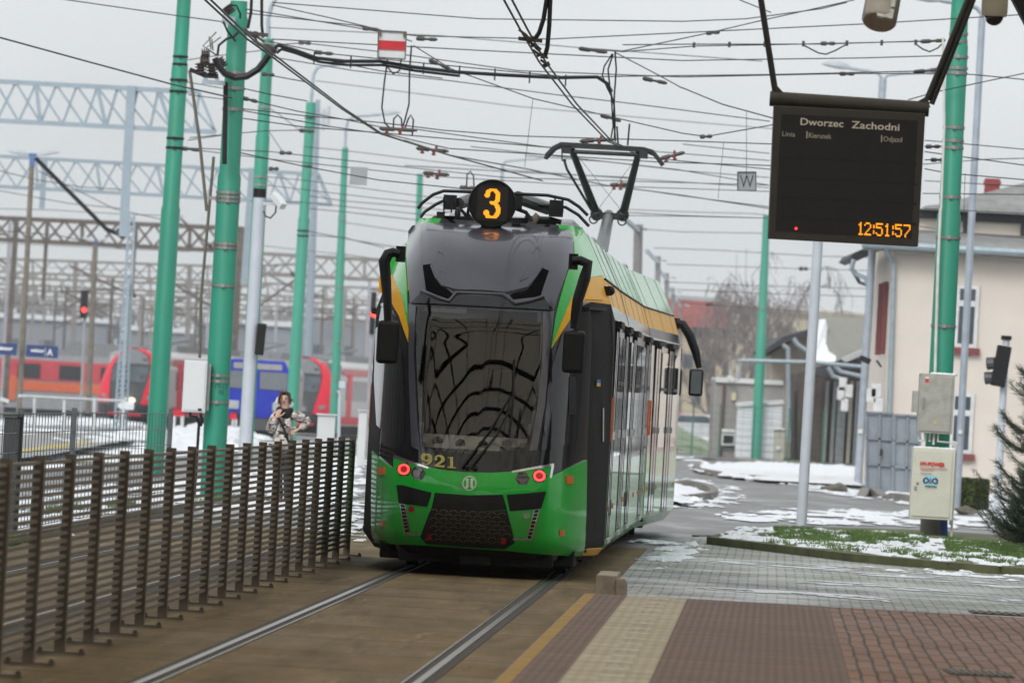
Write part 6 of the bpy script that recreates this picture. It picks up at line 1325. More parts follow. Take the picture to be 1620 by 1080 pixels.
# loops of cable hanging from the wires
for lb, pts, Y in (('left loop of hanging cable below the red and white sign', ((613, 95), (608, 130), (604, 170), (609, 195), (620, 206)), 118), ('right loop of hanging cable beside the red and white sign', ((651, 72), (648, 110), (647, 165), (640, 192), (635, 205)), 118), ('short slack loop of cable under the red and white sign', ((635, 92), (632, 112), (622, 117), (612, 105), (606, 100)), 118),
  ('left strand of the cable bundle hanging above the raised pantograph', ((969, 85), (956, 105), (953, 120), (960, 138), (967, 152), (970, 200), (966, 222)), 112), ('middle strand of the cable bundle hanging above the raised pantograph', ((970, 86), (962, 110), (965, 140), (972, 170), (973, 200), (972, 222)), 112), ('right strand of the cable bundle hanging above the raised pantograph', ((973, 82), (975, 110), (972, 150), (971, 190), (974, 224)), 112),
  ('left heavy cable dropping from the top edge to the dark wire clamp', ((866, -8), (860, 30), (853, 52), (846, 62)), 78), ('right heavy cable dropping from the top edge to the dark wire clamp', ((871, -8), (869, 40), (866, 75), (862, 90)), 78), ('left heavy cable dropping to the fittings right of the thick left pole', ((398, -8), (397, 20), (392, 45)), 117), ('right heavy cable dropping to the fittings right of the thick left pole', ((414, -8), (414, 40), (416, 60)), 117),
  ('small hoop of cable left of the route number disc', ((738, 296), (739, 276), (744, 271), (749, 278), (750, 296)), 130), ('left hoop of cable above the contact wire fittings', ((622, 205), (623, 188), (629, 182), (635, 188), (636, 203)), 119), ('right hoop of cable above the contact wire fittings', ((640, 205), (646, 188), (650, 182), (654, 190), (652, 215)), 119),
  ('upright dropper wire standing on the raised pantograph left side', ((976, 200), (978, 228)), 109), ('upright dropper wire standing on the raised pantograph right side', ((996, 196), (993, 230)), 109), ('sagging slack wire below the upper right span wires', ((1272, 72), (1295, 84), (1307, 86), (1322, 80), (1338, 71)), 118), ('sagging slack wire beside the tall right-hand pole', ((1449, 70), (1460, 78), (1471, 82), (1484, 76), (1492, 68)), 118)):
    heavy = 'heavy' in lb; wire(lb, [P(x, y, Y) for x, y in pts], .022 if heavy else .012, 6, name='hanging_cable', cat='cable', mat=black)
# clamps, section insulators and fittings where wires meet
fit_m = M('cast_fitting', (.055, .05, .045), .5, metal=.3, var=.3)
def fitting(label, cx_, cy_, Y, ang, L_, kind=0):
    t = thing('wire_clamp', label, 'wire fitting', P(cx_, cy_, Y)); s_ = Y/F; ca, sa = math.cos(ang), math.sin(ang)
    q = lambda x, y: P(cx_+x*ca-y*sa, cy_+x*sa+y*ca, Y)
    mb = MB(); mb.tube([q(-L_/2, 0), q(L_/2, 0)], 2.2*s_, 6)
    mb.tube([q(-L_*.45, 0), q(-L_*.1, 0)], 3.4*s_, 8); mb.tube([q(L_*.12, 0), q(L_*.42, 0)], 3.0*s_, 8); mb.build('insulator_bar', fit_m, t)
    if kind:
        mb = MB(); insulator(mb, q(-L_*.3, 8), q(-L_*.3, 0), 3.6*s_, 2); insulator(mb, q(L_*.05, 9), q(L_*.05, 0), 3.6*s_, 2); mb.tube([q(L_*.1, 0), q(L_*.12, -7)], 2*s_, 6); mb.build('insulator', M('red_brown_insulator', (.20, .05, .04), .4), t)
for a_ in (('clamp and insulator on the wires right of the red and white sign', 675, 62, 118, .05, 34, 0), ('bar insulator on the wire below and right of the red and white sign', 695, 102, 118, .38, 36, 0), ('bar insulator where the ladder wires start above the pantograph', 938, 80, 118, .14, 46, 0), ('bar insulator on the wire up right of the raised pantograph', 1036, 128, 118, .20, 40, 0), ('bar insulator on the slanting wire above the raised pantograph', 966, 187, 118, .28, 34, 0),
  ('row of red-brown insulators on the contact wires right of the thick left pole', 630, 205, 118, .05, 60, 1), ('second row of red-brown insulators below the first one on the contact wires', 684, 237, 122, .1, 52, 1), ('insulator cluster hanging between tram and short teal pole', 690, 275, 128, .08, 42, 1), ('small insulator cluster behind the V of the raised pantograph', 980, 292, 140, -.05, 30, 1), ('insulator row at the top of the raised pantograph', 945, 222, 110, -.05, 56, 1), ('insulator row at the right tip of the raised pantograph', 1064, 246, 112, -.25, 40, 1), ('small clamp left of the route number disc', 740, 297, 131, .05, 26, 0),
  ('grey clamp on the wire left of the departure board top', 1128, 52, 118, -.08, 22, 0), ('grey clamp on the wire left of the departure board middle', 1117, 216, 118, -.05, 20, 0), ('clamp on the upper right span wire above the departure board', 1310, 69, 118, 0, 24, 0), ('clamp on the span wire just above the departure board', 1340, 117, 118, 0, 24, 0), ('long tensioner on the span wire next to the tall right-hand pole', 1467, 112, 117.6, -.1, 44, 0), ('tensioner on the upper wire next to the tall right-hand pole', 1476, 65, 117.6, -.05, 40, 0), ('dark tensioner right of the departure board', 1476, 232, 117.6, 0, 24, 0), ('knotted clamp right of the departure board below the dark tensioner', 1484, 253, 117.6, 0, 24, 0),
  ('tensioner on the wire right of the thick left pole', 424, 118, 119, .08, 20, 0), ('upper tensioner on the paired wires right of the thick left pole', 395, 158, 119, .25, 26, 0), ('tensioner beside the nearest left teal pole', 300, 236, 144, .1, 34, 0), ('twin insulators on the wire left of the lamp-topped teal pole', 484, 207, 180, .05, 22, 0), ('twin insulators on the lower wire left of the lamp-topped teal pole', 452, 242, 144, .05, 20, 0), ('twin insulators on the wire over the white camera post', 433, 267, 150, 0, 16, 0), ('tensioner at the top left of the sky near the red and white sign', 586, 46, 119, .1, 26, 0), ('twin insulators near the top between pole and sign', 482, 68, 150, .08, 20, 0), ('tensioner on the cable left of the red and white sign', 512, 84, 118, .1, 30, 0), ('twin dark insulators on the wire over the goods shed', 1271, 425, 295, .02, 14, 0), ('dark insulator on the low wire by the red roof', 1122, 481, 289, .02, 10, 0)):
    fitting(*a_)
for lb, c, Y, seed in (('cluster of dark clamps where heavy cables meet the contact wires at the top', (846, 75), 78, 3), ('cluster of dark clamps right of the thick left pole', (412, 66), 116.5, 5)):
    random.seed(seed); t = thing('wire_clamp', lb, 'wire fitting', P(*c, Y)); sl_ = (.62, .62)
    s_ = Y/F
    for j in range(14):
        f = (j-6.5)/7; x, y = c[0]+f*(24 if Y > 100 else 18)+random.uniform(-5, 5), c[1]+f*(20 if Y > 100 else 26)+random.uniform(-4, 4); mb = MB()
        if j % 2: mb.box(P(x, y, Y+random.uniform(-.1, .1)), (random.uniform(5, 11)*s_, .06, random.uniform(4, 8)*s_), ry=random.uniform(-.8, .8))
        else: mb.tube([P(x-6, y-4, Y), P(x+7, y+5, Y)], 2.2*s_, 6)
        mb.build('clamp', fit_m, t)
    mb = MB(); mb.beam(P(c[0]-26, c[1]-14, Y), P(c[0]+12, c[1]-10, Y), 6*s_); mb.build('insulator_bar', fit_m, t)
# upright droppers carrying signs
def drop(lb, x0, y0, x1, y1, Y): wire(lb, [P(x0, y0, Y), P(x1, y1, Y)], .004, 4, name='dropper_wire', cat='wire')
drop('thin dropper wire holding the square W sign', 1181, 174, 1181, 275, 120); drop('thin dropper wire hanging left of the square W sign', 1145, 224, 1136, 314, 125); drop('thin dropper wire hanging above the tram front', 843, 157, 830, 264, 118); drop('thin dropper wire right of the tall right-hand pole', 1527, 274, 1524, 360, 118)
sgw = M('sign_white', (.62, .63, .64), .5, var=.05); sgr = M('sign_red', (.48, .012, .02), .5); sgg = M('sign_back_grey', (.33, .35, .37), .5, var=.05)
def sign(label, q, Y, mat, extra=None):
    t = thing('hanging_sign', label, 'sign', P(*q[3], Y)); slab([(*p, Y) for p in q], (0, .02, 0), 'sign_plate', mat, t); return t
t = sign('white square sign with a red horizontal band hung on the upper left wires', [(598.5, 48.5), (643, 51), (641, 94), (597.5, 91)], 117.9, sgw)
slab([(598.3, 63.5, 117.88), (642.2, 66, 117.88), (641.6, 80, 117.88), (598, 78, 117.88)], (0, .01, 0), 'red_band', sgr, t)
mb = MB(); c4 = [(598.5, 48.5), (643, 51), (641, 94), (597.5, 91)]
for a, b_ in zip(c4, c4[1:]+c4[:1]): mb.beam(P(*a, 117.88), P(*b_, 117.88), .016, .02)
mb.build('sign_rim', M('sign_rim_dark', (.08, .075, .07), .5), t)
for x, y in ((601.5, 53), (639.5, 55)): mb = MB(); mb.beam(P(x, y-3, 117.87), P(x, y+4, 117.87), .03, .03); mb.build('sign_bolt', M('dark_brass', (.13, .09, .03), .5), t)
t = sign('small square sign lettered W hanging left of the departure board', [(1167, 272), (1196, 272), (1196, 301.5), (1167, 301.5)], 120, sgg); mb = MB(); text_px(mb, 'W', (1170.5, 297), (1192.5, 297), 21, 120, bold=-.004, toward=.01); mb.build('lettering', blk, t)
mb = MB()
for a, b_ in zip([(1167, 272), (1196, 272), (1196, 301.5), (1167, 301.5)], [(1196, 272), (1196, 301.5), (1167, 301.5), (1167, 272)]): mb.beam(P(*a, 119.98), P(*b_, 119.98), .012, .012)
mb.build('sign_rim', blk, t)
sign('plain grey back of a square sign left of the tram', [(555, 263.5), (582, 265), (580, 293.5), (552.5, 292)], 150, sgg)
# small clips of the ladder wire
for i, x in enumerate((1098, 1154, 1210, 1271, 1340, 1395, 1449)):
    mb = MB(); q = P(x, 71.5-(x-1098)*.012, 117.9); mb.box(q, (.04, .04, .08)); mb.build('wire_clip', fit_m, label='tiny clip on the paired ladder wires above the departure board', cat='wire clip', group='clips on the ladder wires')
# ================================================================== SNOW, PLANTS, PERSON, AIR
from mathutils import noise as mnoise
def fbm(x, y, s, o=4, sd=0.0): return mnoise.fractal(Vector((x*s+sd, y*s-sd, sd)), .8, 2.0, o)
snow_mat, n, l, b = node_mat('lying_snow'); v = ocoord(n, l); a_ = noise(n, l, v, 7, 6); c_ = noise(n, l, v, .7, 4)
zz = n.nodes.new('ShaderNodeSeparateXYZ'); l.new(v, zz.inputs[0]); l.new(mixc(n, l, mapr(n, l, zz.outputs[2], .001, .016), (.36, .355, .345), mixc(n, l, mapr(n, l, c_, .3, .75), (.80, .82, .86), (.68, .70, .73))), b.inputs['Base Color']); b.inputs['Roughness'].default_value = .7
b.inputs['Subsurface Weight'].default_value = 0; bumpn(n, l, b, a_, .7, .04)
slush_glare_mat, n, l, b = node_mat('thin_slush_wet_glare'); v = ocoord(n, l); a_ = noise(n, l, v, 3, 6); l.new(mixc(n, l, mapr(n, l, a_, .35, .65), (.62, .64, .66), (.40, .41, .42)), b.inputs['Base Color']); b.inputs['Roughness'].default_value = .3; bumpn(n, l, b, a_, .3, .02)  # pale film: thin slush with the wet paving's bright reflections painted in
def snow(poly, thr=-.1, amp=.03, rx=.09, ry=.5, z0=0.0, sd=1.0, warp=(.5, 3.0), ns=(.8, .22), mat=None, name='snow'):
    gp = [G(x, y, z0) for x, y in poly]; pg = [(p.x, p.y) for p in gp]; x0, x1 = min(p[0] for p in pg), max(p[0] for p in pg); y0, y1 = min(p[1] for p in pg), max(p[1] for p in pg)
    nx, ny = max(2, int((x1-x0)/rx)), max(2, int((y1-y0)/ry)); nx, ny = min(nx, 420), min(ny, 260)
    rx, ry = (x1-x0)/nx, (y1-y0)/ny; keep = set()
    for i in range(nx):
        for j in range(ny):
            x, y = x0+(i+.5)*rx, y0+(j+.5)*ry
            wx, wy = x+fbm(x, y*.25, .9, 3, sd+5)*warp[0], y+fbm(x, y*.25, .9, 3, sd+9)*warp[1]
            if inpoly(wx, wy, pg) and fbm(x*ns[0]*2, y*ns[1]*2, 1.0, 5, sd) > thr: keep.add((i, j))
    vid = {}; mb = MB(); vs = []; fs = []
    def vert(i, j):
        if (i, j) not in vid:
            full = all(c in keep for c in ((i, j), (i-1, j), (i, j-1), (i-1, j-1)))
            x, y = x0+i*rx, y0+j*ry; jx, jy = fbm(x, y, 7, 2, sd)*rx*.5, fbm(x, y, 5, 2, sd+3)*ry*.5
            h = z0+.001+(amp*(.5+.8*abs(fbm(x, y*.4, 3, 4, sd))) if full else 0); vid[(i, j)] = len(vs); vs.append((x+jx, y+jy, h))
        return vid[(i, j)]
    for i, j in keep: fs.append([vert(i, j), vert(i+1, j), vert(i+1, j+1), vert(i, j+1)])
    if not fs: return None
    mb.add(vs, fs)
    rg = random.Random(int(sd*10)); lumps = 0; sc_ = max(.012, amp*.8)
    if mat is None:
        for (i, j) in sorted(keep):
            if lumps < 260 and rg.random() < .10 and any(c not in keep for c in ((i+1, j), (i-1, j), (i, j+1), (i, j-1))):
                lumps += 1; mb.sphere((x0+(i+rg.uniform(-2, 3))*rx, y0+(j+rg.uniform(-1, 2))*ry, z0+.004), sc_*rg.uniform(.5, 1.5), 6, 4, (rg.uniform(1, 2.2), 1.4, .7))
    return mb.build(name, mat or snow_mat, kind='stuff', smooth=True)
snow([(1005, 884), (1040, 856), (1095, 858), (1118, 872), (1075, 888), (1022, 900)], .02, .035, .04, .25, sd=2)
snow([(1125, 818), (1260, 806), (1400, 806), (1640, 812), (1640, 840), (1450, 832), (1290, 828), (1140, 824)], -.02, .04, sd=3)
snow([(1060, 806), (1150, 798), (1196, 783), (1160, 768), (1090, 756), (1060, 757)], .08, .03, sd=4)
snow([(1102, 744), (1100, 738), (1200, 733), (1372, 741), (1372, 768), (1280, 763), (1190, 757), (1125, 750)], -.75, .10, .15, .8, sd=5, z0=.06)
snow([(1050, 796), (1096, 791), (1122, 787), (1120, 781), (1104, 774), (1050, 768)], -.7, .09, .10, .5, sd=6, z0=.06)
snow([(1060, 727), (1190, 733), (1372, 745), (1372, 740), (1190, 729), (1060, 721)], -.35, .05, .2, 1.2, sd=7)
snow([(1375, 783), (1450, 800), (1640, 822), (1640, 780), (1500, 778), (1380, 772)], -.1, .05, .1, .6, sd=8)
snow([(1220, 760), (1372, 776), (1372, 790), (1290, 776)], .0, .03, sd=9)
snow([(1230, 722), (1378, 768), (1378, 742), (1260, 736)], -.4, .05, .15, .8, sd=10)
snow([(1130, 842), (1210, 834), (1300, 838), (1460, 846), (1640, 868), (1640, 899), (1500, 887), (1350, 873), (1200, 856)], .05, .035, .035, .22, sd=11, z0=.092, ns=(1.6, .5), warp=(.3, .9))
snow([(1135, 850), (1350, 869), (1500, 881), (1640, 892), (1640, 884), (1500, 874), (1350, 860), (1180, 847)], -.12, .03, .04, .2, sd=12, z0=.092, ns=(1.6, .5), warp=(.2, .3))
snow([(1108, 934), (1240, 938), (1330, 946), (1420, 954), (1420, 948), (1330, 938), (1240, 931), (1120, 929)], -.12, .006, .06, .2, sd=13, mat=slush_glare_mat, name='slush_wet_glare', warp=(.3, .6), ns=(.6, .8))  # slush strips that also paint the bright wet reflections
snow([(1240, 922), (1400, 930), (1640, 958), (1640, 952), (1420, 924), (1280, 917)], .05, .006, .06, .2, sd=14, mat=slush_glare_mat, name='slush_wet_glare', warp=(.3, .6), ns=(.5, .9))
snow([(1100, 890), (1300, 902), (1640, 936), (1640, 930), (1330, 896), (1140, 884)], .10, .006, .06, .2, sd=15, mat=slush_glare_mat, name='slush_wet_glare', warp=(.3, .6), ns=(.5, .9))
snow([(1320, 896), (1640, 925), (1640, 906), (1450, 896)], .12, .02, .05, .2, sd=31, ns=(1.5, .5))
# left: beyond the second track
snow([(-60, 800), (60, 780), (250, 762), (420, 742), (575, 722), (580, 775), (520, 800), (430, 812), (330, 806), (200, 820), (60, 838), (-60, 848)], -.12, .05, .10, .5, sd=16)
snow([(470, 810), (580, 790), (582, 850), (560, 862), (500, 835)], .12, .02, .06, .3, sd=17)
snow([(256, 712), (262, 690), (290, 684), (345, 684), (400, 690), (400, 712), (330, 716)], -.9, .28, .2, .8, sd=18, warp=(.6, 2))
snow([(-40, 664), (60, 660), (150, 662), (225, 668), (225, 678), (120, 672), (-40, 676)], -.2, .06, .25, 2, sd=19)
snow([(100, 700), (160, 684), (235, 680), (300, 684), (300, 694), (200, 698)], -.1, .06, .2, 1.2, sd=20, z0=.13)
for k, (a, b_) in enumerate(((-60, 846), (-60, 868))): pass
# second track's kerb line of wet snow
kerb('', [(-60, 872), (120, 838), (300, 806), (420, 788)], .08, .15)

# ---- grass blades poking through on the island and by the fences
gmat = M('winter_grass', (.075, .135, .03), .85, var=.5, scale=4)
def grass(polys, n_, h, z0, name='grass', sd=1):
    random.seed(sd); mb = MB()
    for poly, wgt in polys:
        gp = [G(x, y, z0) for x, y in poly]; pg = [(p.x, p.y) for p in gp]; x0, x1 = min(p[0] for p in pg), max(p[0] for p in pg); y0, y1 = min(p[1] for p in pg), max(p[1] for p in pg)
        c = 0; tries = 0
        while c < n_*wgt and tries < n_*wgt*12:
            tries += 1; x, y = random.uniform(x0, x1), random.uniform(y0, y1)
            if not inpoly(x, y, pg) or fbm(x*2.5, y*.9, 1, 3, sd) < .02: continue
            c += 1; hh = h*random.uniform(.4, 1.2); dx, dy = random.uniform(-.05, .05), random.uniform(-.04, .04); w_ = random.uniform(.004, .009)
            mb.add([(x-w_, y, z0), (x+w_, y, z0), (x+dx, y+dy, z0+hh)], [(0, 1, 2)])
    return mb.build(name, gmat, kind='stuff')
grass([([(1210, 846), (1300, 840), (1460, 846), (1470, 858), (1350, 862), (1220, 854)], 1.2), ([(1490, 852), (1640, 866), (1640, 886), (1500, 874)], 1.6), ([(1225, 836), (1290, 836), (1290, 845), (1225, 843)], .25), ([(1200, 856), (1350, 872), (1640, 898), (1640, 890), (1350, 864)], .3)], 4200, .06, .10, sd=21)
grass([([(30, 812), (90, 806), (140, 806), (90, 816)], .5), ([(170, 800), (215, 796), (215, 804), (170, 808)], .5), ([(300, 794), (420, 782), (420, 790), (300, 800)], .3), ([(0, 862), (45, 852), (45, 858), (0, 868)], .3)], 1200, .10, 0, sd=22)
bank = M('bank_grass', (.11, .17, .06), .9, var=.3, scale=1.2, dirt=(.72, .74, .77), dscale=.9, damt=.95, stretch=(1, 1, 1))
mb = MB(); rows = []
for j in range(8):
    rows.append([Vector((P(1050+i*13, 700, 330).x, 300+j*9, -.05+1.6*(j/7)**.8*max(0, 1-i/8.5)+.1*fbm(i, j, .9))) for i in range(9)])
mb.loft(rows, cap=False, closed=False); mb.build('grassy_bank', bank, kind='structure', smooth=True)
verge = M('dull_verge', (.10, .115, .06), .9, var=.3, scale=2); sheet('verge', [G(1238, 733, .01), G(1290, 736, .01), G(1290, 722, .01), G(1240, 720, .01)], verge)

# ---- clipped hedge, pine, bare trees
def leafbox(c, d, n_, s, sd, col):
    random.seed(sd); mb = MB()
    for _ in range(n_):
        u = [random.uniform(-1, 1) for _ in range(3)]; k = random.choice((0, 1, 2)); 
        if random.random() < .75: u[k] = math.copysign(random.uniform(.8, 1.04), u[k])
        p = Vector(c)+Vector((u[0]*d[0]/2, u[1]*d[1]/2, u[2]*d[2]/2)); q = Vector((random.gauss(0, 1), random.gauss(0, 1), random.gauss(0, 1))).normalized(); r_ = q.orthogonal().normalized()*s*random.uniform(.5, 1.2); t_ = q.cross(r_).normalized()*s*random.uniform(.4, .9)
        mb.add([p-r_, p+t_*.6, p+r_, p-t_*.6], [(0, 1, 2, 3)])
    return mb
hg = M('hedge_leaf', (.075, .10, .022), .7, var=.5, scale=9)
for k, (px0, px1, lb) in enumerate(((1513, 1540, 'left clipped square hedge bush in front of the cream building'), (1540, 1566, 'right clipped square hedge bush beside the white signal post'))):
    a, b_ = P(px0, 806, 160+k), P(px1, 757, 160+k); t = thing('hedge_bush', lb, 'hedge', ((a.x+b_.x)/2, 160.3+k, 0), 0, 'clipped hedge bushes')
    hgt = P(px1, 757+k*2, 160+k).z; mb = leafbox(((a.x+b_.x)/2, 160.4+k, hgt/2), (b_.x-a.x, .75, hgt), 3800, .035, 40+k, hg); mb.build('foliage', hg, t)
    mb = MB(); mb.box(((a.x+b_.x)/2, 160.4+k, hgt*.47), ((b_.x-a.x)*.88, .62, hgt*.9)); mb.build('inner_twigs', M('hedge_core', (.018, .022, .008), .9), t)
def pine(loc, h, rad, sd, label):
    random.seed(sd); t = thing('pine_tree', label, 'tree', loc); loc = Vector(loc); bark = M('pine_bark', (.10, .07, .05), .9, var=.3, scale=12); nd = M('pine_needles', (.013, .033, .013), .6, var=.5, scale=3)
    mb = MB(); mb.tube([loc, loc+Vector((.03, 0, h*.5)), loc+Vector((0, 0, h))], [.09, .06, .02], 8); mb.build('trunk', bark, t)
    br = MB(); nb = MB()
    nw_ = 15
    for i in range(nw_):
        z = .25+(h-.35)*i/(nw_-1); rr = rad*(1-.75*(i/(nw_-1)))*(.75+.25*random.random())
        for k in range(8):
            a = random.uniform(0, 2*math.pi); L_ = rr*random.uniform(.75, 1.15); p0 = loc+Vector((0, 0, z)); pts = [p0+Vector((math.cos(a)*L_*f, math.sin(a)*L_*f, L_*(-.10*math.sin(f*2.2)+.42*f*f*f))) for f in (0, .3, .6, .85, 1)]
            br.tube(pts, [.016, .013, .010, .007, .005], 4)
            for f in [0.22+.78*j/10 for j in range(11)]:
                j = min(3, int(f*4)); q0 = pts[0].lerp(pts[-1], f); q0.z = loc.z+z+L_*(-.10*math.sin(f*2.2)+.42*f*f*f)
                for s in range(20):
                    d = (Vector((random.gauss(0, .65), random.gauss(0, .65), random.gauss(.1, .5)))+Vector((math.cos(a), math.sin(a), .5))*.9).normalized(); ln = random.uniform(.06, .13); sd_ = d.orthogonal().normalized()*.0035; o = q0+Vector((random.gauss(0, .02), random.gauss(0, .02), random.gauss(0, .02)))
                    nb.add([o-sd_, o+sd_, o+d*ln], [(0, 1, 2)])
    br.build('branches', bark, t); nb.build('crown', nd, t)
pine((P(1652, 850, 106).x, 106, .08), 3.45, 1.05, 5, 'dark young pine reaching in from the right edge of the photo')
pine((P(1648, 850, 103).x, 103.2, .05), 1.25, .80, 9, 'low dark pine sprig in front of the young pine at the right edge')
tw = M('bare_birch_twigs', (.19, .165, .16), .9, var=.2)
def bare_tree(loc, h, sd, label, droop=.5, spread=.55, name='bare_tree', group=None, depth=7):
    random.seed(sd); t = thing(name, label, 'tree', loc, 0, group); tr_ = MB(); cr = MB(); loc = Vector(loc)
    def grow(p, d, L_, r, k):
        segs = [p]; q = p.copy(); dd = d.copy()
        for i in range(3):
            dd = (dd+Vector((random.gauss(0, .13), random.gauss(0, .13), (-.10*droop*(k-2) if k > 2 else .05)))).normalized(); q = q+dd*L_/3; segs.append(q.copy())
        r = max(r, .012); (tr_ if k < 2 else cr).tube(segs, [r, r*.9, r*.8, r*.65], 5 if k < 3 else 3, cap=False)
        if k >= depth: return
        for c in range(random.choice((2, 3, 3)) if k > 0 else 5):
            f = random.choice(segs[1:]) if k > 0 else segs[1].lerp(segs[3], c/4); a = random.uniform(0, 2*math.pi); s = spread*random.uniform(.6, 1.3)
            nd_ = (dd+dd.orthogonal().normalized()*s*math.cos(a)+dd.cross(dd.orthogonal()).normalized()*s*math.sin(a)+Vector((0, 0, .12 if k < 3 else -.25*droop))).normalized(); grow(f, nd_, L_*random.uniform(.58, .82), r*.58, k+1)
    grow(loc, Vector((random.gauss(0, .03), 0, 1)), h*.36, h*.017, 0)
    tr_.build('trunk', tw, t); cr.build('crown', tw, t); return t
def g0(px, Y): q = P(px, 700, Y); return (q.x, Y, 0)
bare_tree(g0(1166, 425), 11.2, 3, 'bare drooping birch rising left of the slim teal pole before the far house', 1.0, .5)
bare_tree(g0(1206, 430), 11.8, 4, 'taller bare drooping birch behind the slim teal pole', 1.1, .5)
bare_tree(g0(1128, 440), 8.4, 6, 'lower bare tree in front of the red tiled roof', .7, .6)
bare_tree(g0(1345, 520), 8.2, 8, 'bare round tree showing above the goods shed roof', .2, .6)
bare_tree(g0(1245, 470), 8.0, 12, 'thin bare tree between the slim teal pole and the grey lamp column', .8, .6)
for i, (x, y0) in enumerate(((1166, 400), (1181, 392))):
    t = thing('thin_antenna', ('left thin far antenna standing above the bare birches', 'right thin far antenna standing above the bare birches')[i], 'antenna', P(x, 560, 600)); mb = MB(); mb.tube([P(x-5, 640, 600), P(x, y0, 600)], [.12, .03], 5); mb.build('antenna_tube', ggrey, t)
# parked cars by the green bank
def car(label, px, Y, col, rz):
    q = P(px, 690, Y); t = thing('parked_car', label, 'car', (q.x, Y, 0 if Y < 0 else -.1), rz); cm_ = M(f'car_paint_{px}', col, .3, coat=1)
    prof = [(-2.1, .35), (-2.15, .75), (-1.9, .95), (-1.3, 1.0), (-.75, 1.42), (.8, 1.45), (1.6, 1.05), (2.1, .92), (2.15, .4)]
    mb = MB(); mb.loft([[Vector((a, -.82, b_)) for a, b_ in prof], [Vector((a, .82, b_)) for a, b_ in prof]]); mb.build('body', cm_, t, local=True, bevel=.05)
    mb = MB(); mb.prism([Vector((a, -.835, b_)) for a, b_ in ((-1.2, 1.02), (-.7, 1.36), (.75, 1.38), (1.4, 1.05))], (0, 1.67, 0)); mb.build('side_windows', winr, t, local=True)
    for a in (-1.35, 1.35):
        for s in (-1, 1): mb = MB(); mb.cyl((a, s*.72, .32), (a, s*.86, .32), .32, n=16); mb.build('wheel', black, t, local=True)
    for s in (-1, 1): mb = MB(); mb.box((2.12, s*.6, .82), (.08, .3, .14)); mb.build('tail_light', redlens, t, local=True)
car('white car parked behind the green fence left of the kiosk', 1110, 395, (.42, .43, .44), R(-35)); car('red car half hidden behind the white parked car', 1102, 412, (.35, .02, .02), R(-20))
# brown stones on the snow
for px, py, s, lb in ((1320, 776, .17, 'brown mossy stone on the snow left of the grey lamp column foot'), (1538, 813, .15, 'dull brown stone on the snow by the hedge')):
    random.seed(px); g = G(px, py); mb = MB(); mb.sphere(g+Vector((0, 0, s*.2)), s*1.2, 12, 8, (1.5, 1, .55)); mb.v = [q+Vector((fbm(q.x, q.z, 4, 2, 1), 0, fbm(q.z, q.x, 4, 2, 3)))*.10 for q in mb.v]; mb.build('stone', M('mossy_stone', (.12, .11, .085), .9, var=.3, scale=8), label=lb, cat='stone', smooth=True)

# ---- far wood closing the view, pale through the air
random.seed(33); mb = MB()
for c in range(150):
    X = random.uniform(-95, 40); Y = random.uniform(900, 1150); hh = random.uniform(6, 12)*(.75 if X > 5 else 1); rr = random.uniform(3, 6)
    for k in range(90):
        p = Vector((X+random.gauss(0, rr*.5), Y+random.gauss(0, rr*.4), max(.2, hh*(1-abs(random.gauss(0, .38)))))); s = random.uniform(.25, .7)
        mb.add([p+Vector((-s*.4, 0, -s)), p+Vector((s*.4, random.uniform(-.2, .2), -s)), p+Vector((random.uniform(-.3, .3), 0, s*1.3))], [(0, 1, 2)])
mb.build('far_wood', M('far_wood_grey', (.075, .075, .085), .95, var=.4, scale=.2), kind='stuff')
for i, (x0, x1, y0, Y, lb) in enumerate(((-40, 170, 500, 820, 'long low hazy building deep behind the yard at the left'), (330, 470, 510, 780, 'low hazy building behind the blue locomotive'), (200, 300, 522, 860, 'small hazy building behind the red train nose'), (480, 600, 500, 840, 'hazy pale building behind the teal pole left of the tram'))):
    a, b_ = P(x0, y0, Y), P(x1, y0+6, Y); t = thing('far_building', lb, 'building', ((a.x+b_.x)/2, Y, 0)); wq = b_.x-a.x
    mb = MB(); mb.box((0, 5, a.z/2), (wq, 10, a.z)); mb.build('wall', M('far_wall_grey', (.20, .22, .25), .9, var=.2, scale=.2), t, local=True); mb = MB(); mb.box((0, 5, a.z+.25), (wq+.8, 11, .5)); mb.build('roof', M('snowy_far_roof', (.6, .62, .65), .8), t, local=True)
    for k in range(int(wq/3)): mb = MB(); mb.box((-wq/2+1.5+k*3, -.05, a.z*.6), (1.5, .1, 1.3)); mb.build('window', winr, t, local=True)

# ---- unseen blocks added beside the view to darken reflections in the tram's windows
bmt = M('reflection_block_brown', (.12, .10, .085), .8, var=.25, scale=.6)
for lb, X, Y0, Y1, wd, h_ in (('long unseen brown block added right of the platform for tram reflections', 17, 5, 74, 6, 5.5), ('unseen brown block added right beyond the platform for tram reflections', 26, 92, 150, 8, 9), ('long unseen brown block added at the left for tram reflections', -30, 10, 150, 10, 10)):
    t = thing('reflection_block', lb, 'building', (X, (Y0+Y1)/2, 0)); mb = MB(); mb.box((X, (Y0+Y1)/2, h_/2), (wd, Y1-Y0, h_)); mb.build('wall', bmt, t); sg = -1 if X > 0 else 1
    for k in range(int((Y1-Y0)/6)): mb = MB(); mb.box((X+sg*wd/2, Y0+3+k*6, h_*.5), (.08, 2.6, h_*.45)); mb.build('window', winr, t)
    mb = MB(); mb.box((X, (Y0+Y1)/2, h_+.1), (wd+.8, Y1-Y0+.8, .3)); mb.build('roof', slate, t)

